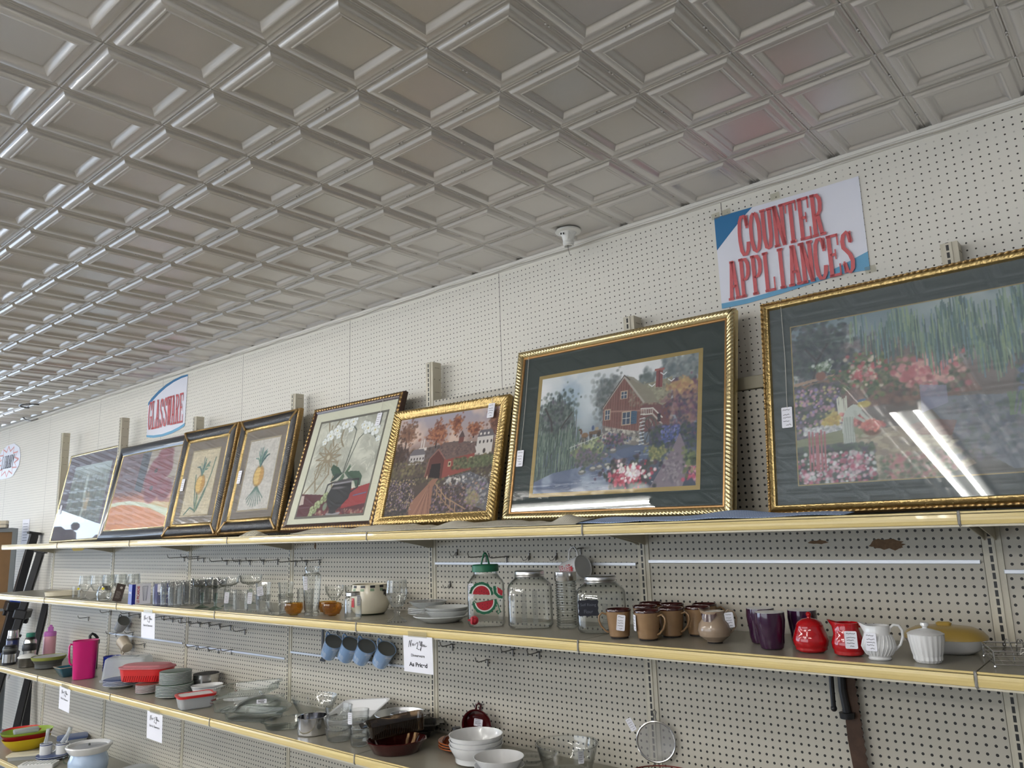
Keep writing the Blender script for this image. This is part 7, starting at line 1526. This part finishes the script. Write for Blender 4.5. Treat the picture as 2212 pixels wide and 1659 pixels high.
# maroon dish with loop, strainer, saw
t = thing('small_dish', 'maroon round pan hanging from a hook with price label', 'pan', 13.4, -1.9, -30.3, rot=(PI/2+.1, .15, math.radians(24)))
shell([(1.9, 0), (2.1, .1), (2.5, 1.2), (2.75, 1.3)], .12, .25, 36).build('body', M_mar, t); MB().tube([(-.35, 2.6, 1.1), (-.45, 3.4, 1.0), (0, 3.8, 1.0), (.45, 3.4, 1.0), (.35, 2.6, 1.1)], .22, 8).build('loop_handle', M_mar, t); MB().rrect([(.5, .35, .2, 1.0), (.5, .35, .2, 1.3)], 4, c=(.1, -2.75, 0)).build('tab', M_mar, t)
price_tag(t, 1.6, 1.3, at=(0, .1, .32), seed=90, rot=(-PI/2, 0, 0))
t = thing('strainer', 'round wire mesh strainer hanging in front of the slotted upright', 'strainer', 49.2, -1.6, -28.6, rot=(PI/2, 0, math.radians(22)))
M_mesh = peg_mat('strainer_mesh', rgb(120, 118, 112), .5, px=0, pz=0, axes='XY', pitch=.09, hole=(0.6, 0.6, 0.6, 1), rim=False)
ntm = M_mesh.node_tree; M_mesh.node_tree.nodes['Principled BSDF'].inputs['Alpha'].default_value = .32; M_mesh.node_tree.nodes['Principled BSDF'].inputs['Metallic'].default_value = .6
MB().lathe([(2.75, 0), (2.4, -.5), (1.5, -.85), (.01, -1.0)], 36).build('mesh_bowl', M_mesh, t); MB().tube([(2.85*math.cos(2*PI*k/40), 2.85*math.sin(2*PI*k/40), 0) for k in range(40)], .17, 8, closed=True).build('rim', M_steel, t)
MB().tube([(-.2, 2.9, 0), (-.12, 3.6, 0), (-.28, 4.2, 0), (0, 4.55, 0), (.28, 4.2, 0), (.12, 3.6, 0), (.2, 2.9, 0)], .1, 7).build('hanging_loop', M_wire, t); MB().tube([(-.2, -2.9, 0), (-.9, -3.6, .1), (-.5, -4.2, .1), (.4, -4.0, .1), (.2, -2.9, 0)], .09, 6).build('foot_hook', M_wire, t)
price_tag(t, .9, 1.9, at=(-3.6, 2.3, .1), seed=91, rot=(-PI/2, 0, .5)); MB().tube([(-3.5, 1.3, .1), (-3.6, -.6, .2), (-3.7, -2.4, .2), (-2.4, -2.6, .1), (-1.6, -2.35, .1)], .03, 5).build('tag_string', M_string, t)
t = thing('old_saw', 'rusty toothed saw blade with black clamp handle hanging under the second shelf at the right', 'saw', 77.8, -1.0, -15.6, rot=(0, math.radians(-2), 0))
P_ = [(-1.1, 0), (-.9, -5), (-1.0, -9), (-.6, -16), (-.4, -19.5), (.9, -19.5)]; 
for k in range(18): zz = -18.6+1.02*k; P_ += [(1.0 - .012*k, zz), (1.22-.012*k, zz+.45)]
P_ += [(.7, 0)]; MB().prism(P_, -.05, .05, 'y').build('blade', pm('rusty_steel', rgb(74, 54, 42), .7, .3, noise=.5, nscale=30), t, smooth=False)
b = MB(); b.tube([(-1.9, -.3, -.8), (-2.0, -.4, -3.0), (-2.1, -.4, -5.0)], .32, 8); b.tube([(-.6, -.3, -.6), (-.7, -.4, -3.0), (-.5, -.4, -5.6)], .5, 8); b.ball((-2.1, -.4, -5.2), .42, 10); b.lathe([(0, -.4), (.9, -.35), (.95, .35), (0, .4)], 16, c=(-.5, -.5, -5.9)); b.build('clamp_handle', M_black, t)
t = thing('utensil', 'black utensil tip poking up at the bottom edge right of the strainer', 'utensil', 62.2, -6.0, TZ, rot=(.2, -.25, 0)); MB().tube([(0, 0, .2), (0, 0, 2.4), (-.2, 0, 3.8)], .3, 8, rs=[.35, .3, .42]).build('grip', M_black, t)
# black strip on the panel and small scars
o = MB().prism([(-.35, 0), (.35, 0), (.42, -6.9), (.9, -6.9), (.9, -7.6), (-.9, -7.6), (-.8, -7.1), (-.4, -7.0)], -.04, .04, 'y').build('adhesive_strip', M_black, smooth=False); o.location = L(-35.0, .0, -16.4); tag(o, 'black vertical strip stuck on the panel left of the blue mugs', 'strip')
M_scar = pm('torn_glue', rgb(112, 88, 66), .9, noise=.5, nscale=90)
for x, z, w_, h_, lb in ((84.2, -.2, 4.6, .8, 'brown glue scar on the panel left of the right-hand upright, larger one'), (75.5, .2, 2.8, .3, 'brown glue scar on the panel under the garden picture, smaller one'), (-38.4, 1.0, .8, .9, 'dark scuff mark on the panel above the tall vase')):
    rr2 = random.Random(int(x)); P_ = [(w_*.5*math.cos(a)*(.8+.3*rr2.random()), h_*math.sin(a)*(.6+.5*rr2.random())) for a in [2*PI*k/22 for k in range(22)]]
    o = MB().prism(P_, 0, .012, 'y').build('glue_scar', M_scar, smooth=False); o.location = L(x, .134, z); tag(o, lb, 'stain')

# ================================================================ cloths on the top shelf
top = 3.58
def cloth(name, label, x0, x1, y0, y1, mat, fn, nx=120, ny=16, hang=None):
    V = []; F = []
    for i in range(nx+1):
        for j in range(ny+1):
            u = i/nx; v = j/ny; x = x0+(x1-x0)*u; y, z = fn(u, v); V.append((x, y, z))
    for i in range(nx):
        for j in range(ny): a = i*(ny+1)+j; F.append((a, a+ny+1, a+ny+2, a+1))
    o = link_mesh(name, [(v[0], v[1], v[2]-FZ) for v in V], F, mat, None, None)
    md = o.modifiers.new('thickness', 'SOLIDIFY'); md.thickness = .0015
    return tag(o, label, 'cloth')
m = bpy.data.materials.new('net_lace'); m.use_nodes = True; nt = m.node_tree; bs = nt.nodes['Principled BSDF']; bs.inputs['Base Color'].default_value = rgb(222, 216, 200); bs.inputs['Roughness'].default_value = .8
tcn = nt.nodes.new('ShaderNodeTexCoord'); sx = nt.nodes.new('ShaderNodeSeparateXYZ'); nt.links.new(tcn.outputs['Object'], sx.inputs[0])
def cells(ax, p): return math_node(nt, 'ABSOLUTE', math_node(nt, 'SUBTRACT', math_node(nt, 'FRACT', math_node(nt, 'MULTIPLY', ax, 1/(S*p))), .5))
k_ = math_node(nt, 'GREATER_THAN', math_node(nt, 'MAXIMUM', cells(sx.outputs['X'], .34), cells(math_node(nt, 'ADD', sx.outputs['Y'], sx.outputs['Z']), .34)), .27)
nt.links.new(k_, bs.inputs['Alpha']); M_lace = m
def f_lace(u, v):
    w_ = .5+.5*math.sin(u*31)+.3*math.sin(u*77+1); y = -10.6 - 5.4*v*(1-.1*math.sin(u*9)); z = top+.16+(1-v)**.8*(.75+.3*math.sin(u*19)+.12*w_*math.sin(u*90+v*6))+ (1.1*math.exp(-((u-.95)/.03)**2) + .9*math.exp(-((u-.62)/.05)**2) + .7*math.exp(-((u-.3)/.1)**2))*math.sin(PI*min(1, v*1.1))
    return y, z
cloth('lace_runner', 'cream net lace runner bunched along the top shelf edge under the bridge picture', -24.5, 46.5, 0, 0, M_lace, f_lace, 220, 18)
def f_lace2(u, v): return -11.5-3.4*v, top+.06+1.1*math.sin(PI*v)*math.sin(PI*u)**.5+.12*math.sin(u*60)
cloth('lace_bundle', 'small folded bundle of cream net lace between pineapple and orchid pictures', -45.6, -39.4, 0, 0, M_lace, f_lace2, 40, 10)
m = bpy.data.materials.new('blue_weave'); m.use_nodes = True; nt = m.node_tree; bs = nt.nodes['Principled BSDF']; bs.inputs['Roughness'].default_value = .8
tcn = nt.nodes.new('ShaderNodeTexCoord'); ck = nt.nodes.new('ShaderNodeTexChecker'); ck.inputs['Scale'].default_value = 190; ck.inputs['Color1'].default_value = rgb(120, 148, 200); ck.inputs['Color2'].default_value = rgb(190, 206, 232); nt.links.new(tcn.outputs['Object'], ck.inputs['Vector']); nt.links.new(ck.outputs['Color'], bs.inputs['Base Color']); M_weave = m
def f_mat(u, v): return -9.2-7.0*v*(.55+.45*math.sin(PI*min(1, .12+u*.95))), top+.2+(1-v)*(.75+.25*math.sin(u*13))*math.sin(PI*min(1, .08+u*.9))**.4+.08*math.sin(u*23)
cloth('placemat', 'pale blue woven placemat along the top shelf edge between the two large pictures', 44.5, 83.5, 0, 0, M_weave, f_mat, 120, 12)

# ================================================================ ceiling lamp holder, cable, hooks
t = thing('lamp_holder', 'white ceramic lamp holder with pull chain on the ceiling near the wall', 'lamp holder', 37.9, -1.9, HC, fc(38, -2))
MB().lathe([(0, -.02), (2.25, -.02), (2.35, -.15), (2.3, -.35), (1.9, -.5), (0, -.5)], 36).build('base', M_fix, t)
b = MB(); b.lathe([(1.6, -.45), (1.15, -1.0), (.95, -1.9), (.92, -2.1), (1.0, -2.2), (1.0, -2.5), (.92, -2.6), (.92, -2.9), (.78, -3.0), (.7, -2.9), (.7, -2.0), (0, -1.9)], 28); b.add([(.2, -1.5, -.45), (1.5, -.6, -.45), (.6, -.75, -2.0), (-.1, -.95, -2.0)], [(0, 1, 2, 3)]); b.build('socket', M_fix, t)
MB().box(-1.35, -1.2, -1.1, -1.1, -1.0, -.8).box(-.9, -1.25, -1.1, -.7, -1.05, -.8).build('slots', M_black, t, smooth=False); MB().tube([(-.1, 0, -2.2), (-.1, -.1, -3.4), (.15, -.1, -4.6)], .05, 6).build('pull_chain', M_wire, t)
pts = []
for k in range(150):
    x = 130 - 4*k*.93; pts.append((x, wall_y(x) - .72 - .12*abs(math.sin(k*.9)), 54.05 - .22*abs(math.sin(k*.55)) - .06*math.sin(k*2.3)))
o = MB().tube([(p[0], p[1], p[2]-FZ) for p in pts], .09, 6).build('cable', pm('painted_cable', rgb(196, 190, 180), .6)); tag(o, 'thin painted cable stapled along the top of the wall', 'cable')
o = MB().tube([(-236, wall_y(-236)-.4, 54-FZ), (-237, wall_y(-236)-2.5, 53-FZ), (-240, wall_y(-236)-3.6, 53.6-FZ), (-243, wall_y(-236)-3.8, 55-FZ)], .3, 7).build('ceiling_bracket', M_wire); tag(o, 'bent metal bracket at the top of the wall far left', 'bracket')
# round black cable tie ring on ceiling
o = MB().tube([(-210+5*math.cos(a), -4-5*math.sin(a)*.9, HC-.5-FZ) for a in [PI*k/14 for k in range(15)]], .22, 7).build('black_cord', M_black); tag(o, 'short curved black cord against the ceiling far left', 'cord')
for x, z in ((0.5, 52.9), (46, 52.9), (-40, 53.0)): pass

# ================================================================ things leaning at the left end of the shelving
def stand(label, P0, P1, r, col, tape=None, clamps=()):
    t = thing('folded_stand', label, 'stand', P0[0], P0[1], P0[2]); d = Vector(P1)-Vector(P0); ln = d.length
    q = d.normalized().to_track_quat('Z', 'Y').to_euler(); t.rotation_euler = q
    b = MB(); b.box(-r, -r*.7, 0, r, r*.7, ln, .12); b.box(-r*.45, -r*.7-.25, 2, r*.45, -r*.7+.1, ln-1, .05); b.build('rail', M_black, t)
    for k, z in enumerate(tape or ()): MB().box(-r-.12, -r*.7-.3, z, r+.12, r*.7+.12, z+3.2).build('blue_tape', pm('blue_tape', rgb(34, 66, 160), .6), t, smooth=False)
    for k, z in enumerate(clamps): MB().box(-r-.6, -r-.5, z, r+4.6, r+.5, z+3.4, .4).box(r+2.6, -r-.2, z-2.0, r+4.2, r+.3, z, .3).build('clamp', M_black, t)
    MB().box(-r-.4, -r-.2, ln-.3, r+.8, r+.3, ln+.6, .15).build('end_cap', M_black, t)
    return t
t = stand('long black folding stand with blue tape leaning on the wall, the taller one', (-225.9, -9, -64.6), (-223.4, 4.0, 7.6), 1.9, 0, (26.5, 47.0), (44.5,))
t = stand('black folding stand with clamps leaning beside the blue taped one', (-220.0, -9, -64.6), (-212.5, 3.0, 0.6), 1.6, 0, (), (27.5, 42.5)); price_tag(t, 2.4, 4.4, at=(-.5, -2.5, 24), seed=95)
t = stand('short black folding stand seen between the shelves near the end upright', (-207.6, -3.0, -64.8), (-203.8, 3.2, -17.0), 1.4, 0, (), ())
t = stand('dark blue black pole nearest the left edge of the lower shelves', (-234.0, -12.0, -64.6), (-229.5, 2.5, -30.0), 1.6, 0, (), ())
stand('black folding stand crossing behind the others below the third shelf at the left edge', (-213.0, 2.6, -64.8), (-219.5, 4.4, -33.0), 1.2, 0, (), ())
# grey framed cabinet seen from its brown back, books on top
t = thing('book_cabinet', 'grey framed cabinet with brown hardboard back at the far left edge', 'cabinet', -236.5, 2.4, -65, math.radians(64))
MB().box(-26, -.2, 2, -1.2, .2, 74.0).build('back_board', pm('hardboard', rgb(122, 92, 58), .7, noise=.15, nscale=8), t, smooth=False)
M_gr = pm('grey_enamel', rgb(112, 118, 122), .45); b = MB(); b.box(-1.6, -1.0, 0, 0, 1.0, 75).box(-26, -1.0, 73.6, -1.6, 8, 75.2).box(-26, -.4, 43.6, -1.6, -.1, 44.6).box(-26, -1, 0, -1.6, 1, 2); b.build('frame', M_gr, t, smooth=False)
for k, (nm, c_) in enumerate((('dark', rgb(52, 44, 40)), ('pale', rgb(206, 200, 186)))):
    t2 = thing('book', 'flat lying %s covered book on top of the grey cabinet' % nm, 'book', -240.5, -4.4, 10.25+1.42*k, math.radians(64)); MB().box(-4.0, -2.6, .12, 3.9, 2.5, 1.28).build('pages', pm('pages', rgb(216, 208, 190), .8), t2, smooth=False); MB().box(-4.1, -2.7, 0, 4.1, 2.7, .12).box(-4.1, -2.7, 1.28, 4.1, 2.7, 1.4).box(-4.15, 2.5, 0, 4.15, 2.75, 1.4).build('cover', pm('cover_' + nm, c_, .5), t2, smooth=False)
t = thing('wall_bench', 'dark brown slanted board in front of the grey cabinet at the left edge', 'board', -249.0, -13.0, -65, math.radians(62)); MB().prism([(-8, 0), (0, 0), (0, 62), (-4.0, 74), (-8, 74)], -.6, .6, 'y').build('panel', pm('dark_wood', rgb(58, 34, 28), .5, noise=.2), t, smooth=False)
t = thing('wall_notice', 'white paper notices taped to the wall at the far left', 'paper', -241.5, wall_y(-241)-.08, 8.6, YAW); MB().box(-4, -.02, -6, 4, .02, 5).build('sheet', M_paper, t, smooth=False)
b = MB(); b.T = RX
for k in range(7): b.ribbon([(-3+.2*(k % 3), 3.2-1.1*k), (2.4-.3*(k % 2), 3.2-1.1*k)], .12, .03, wy=.1)
b.build('writing', pm('faint_ink', rgb(120, 124, 138), .7), t, smooth=False)
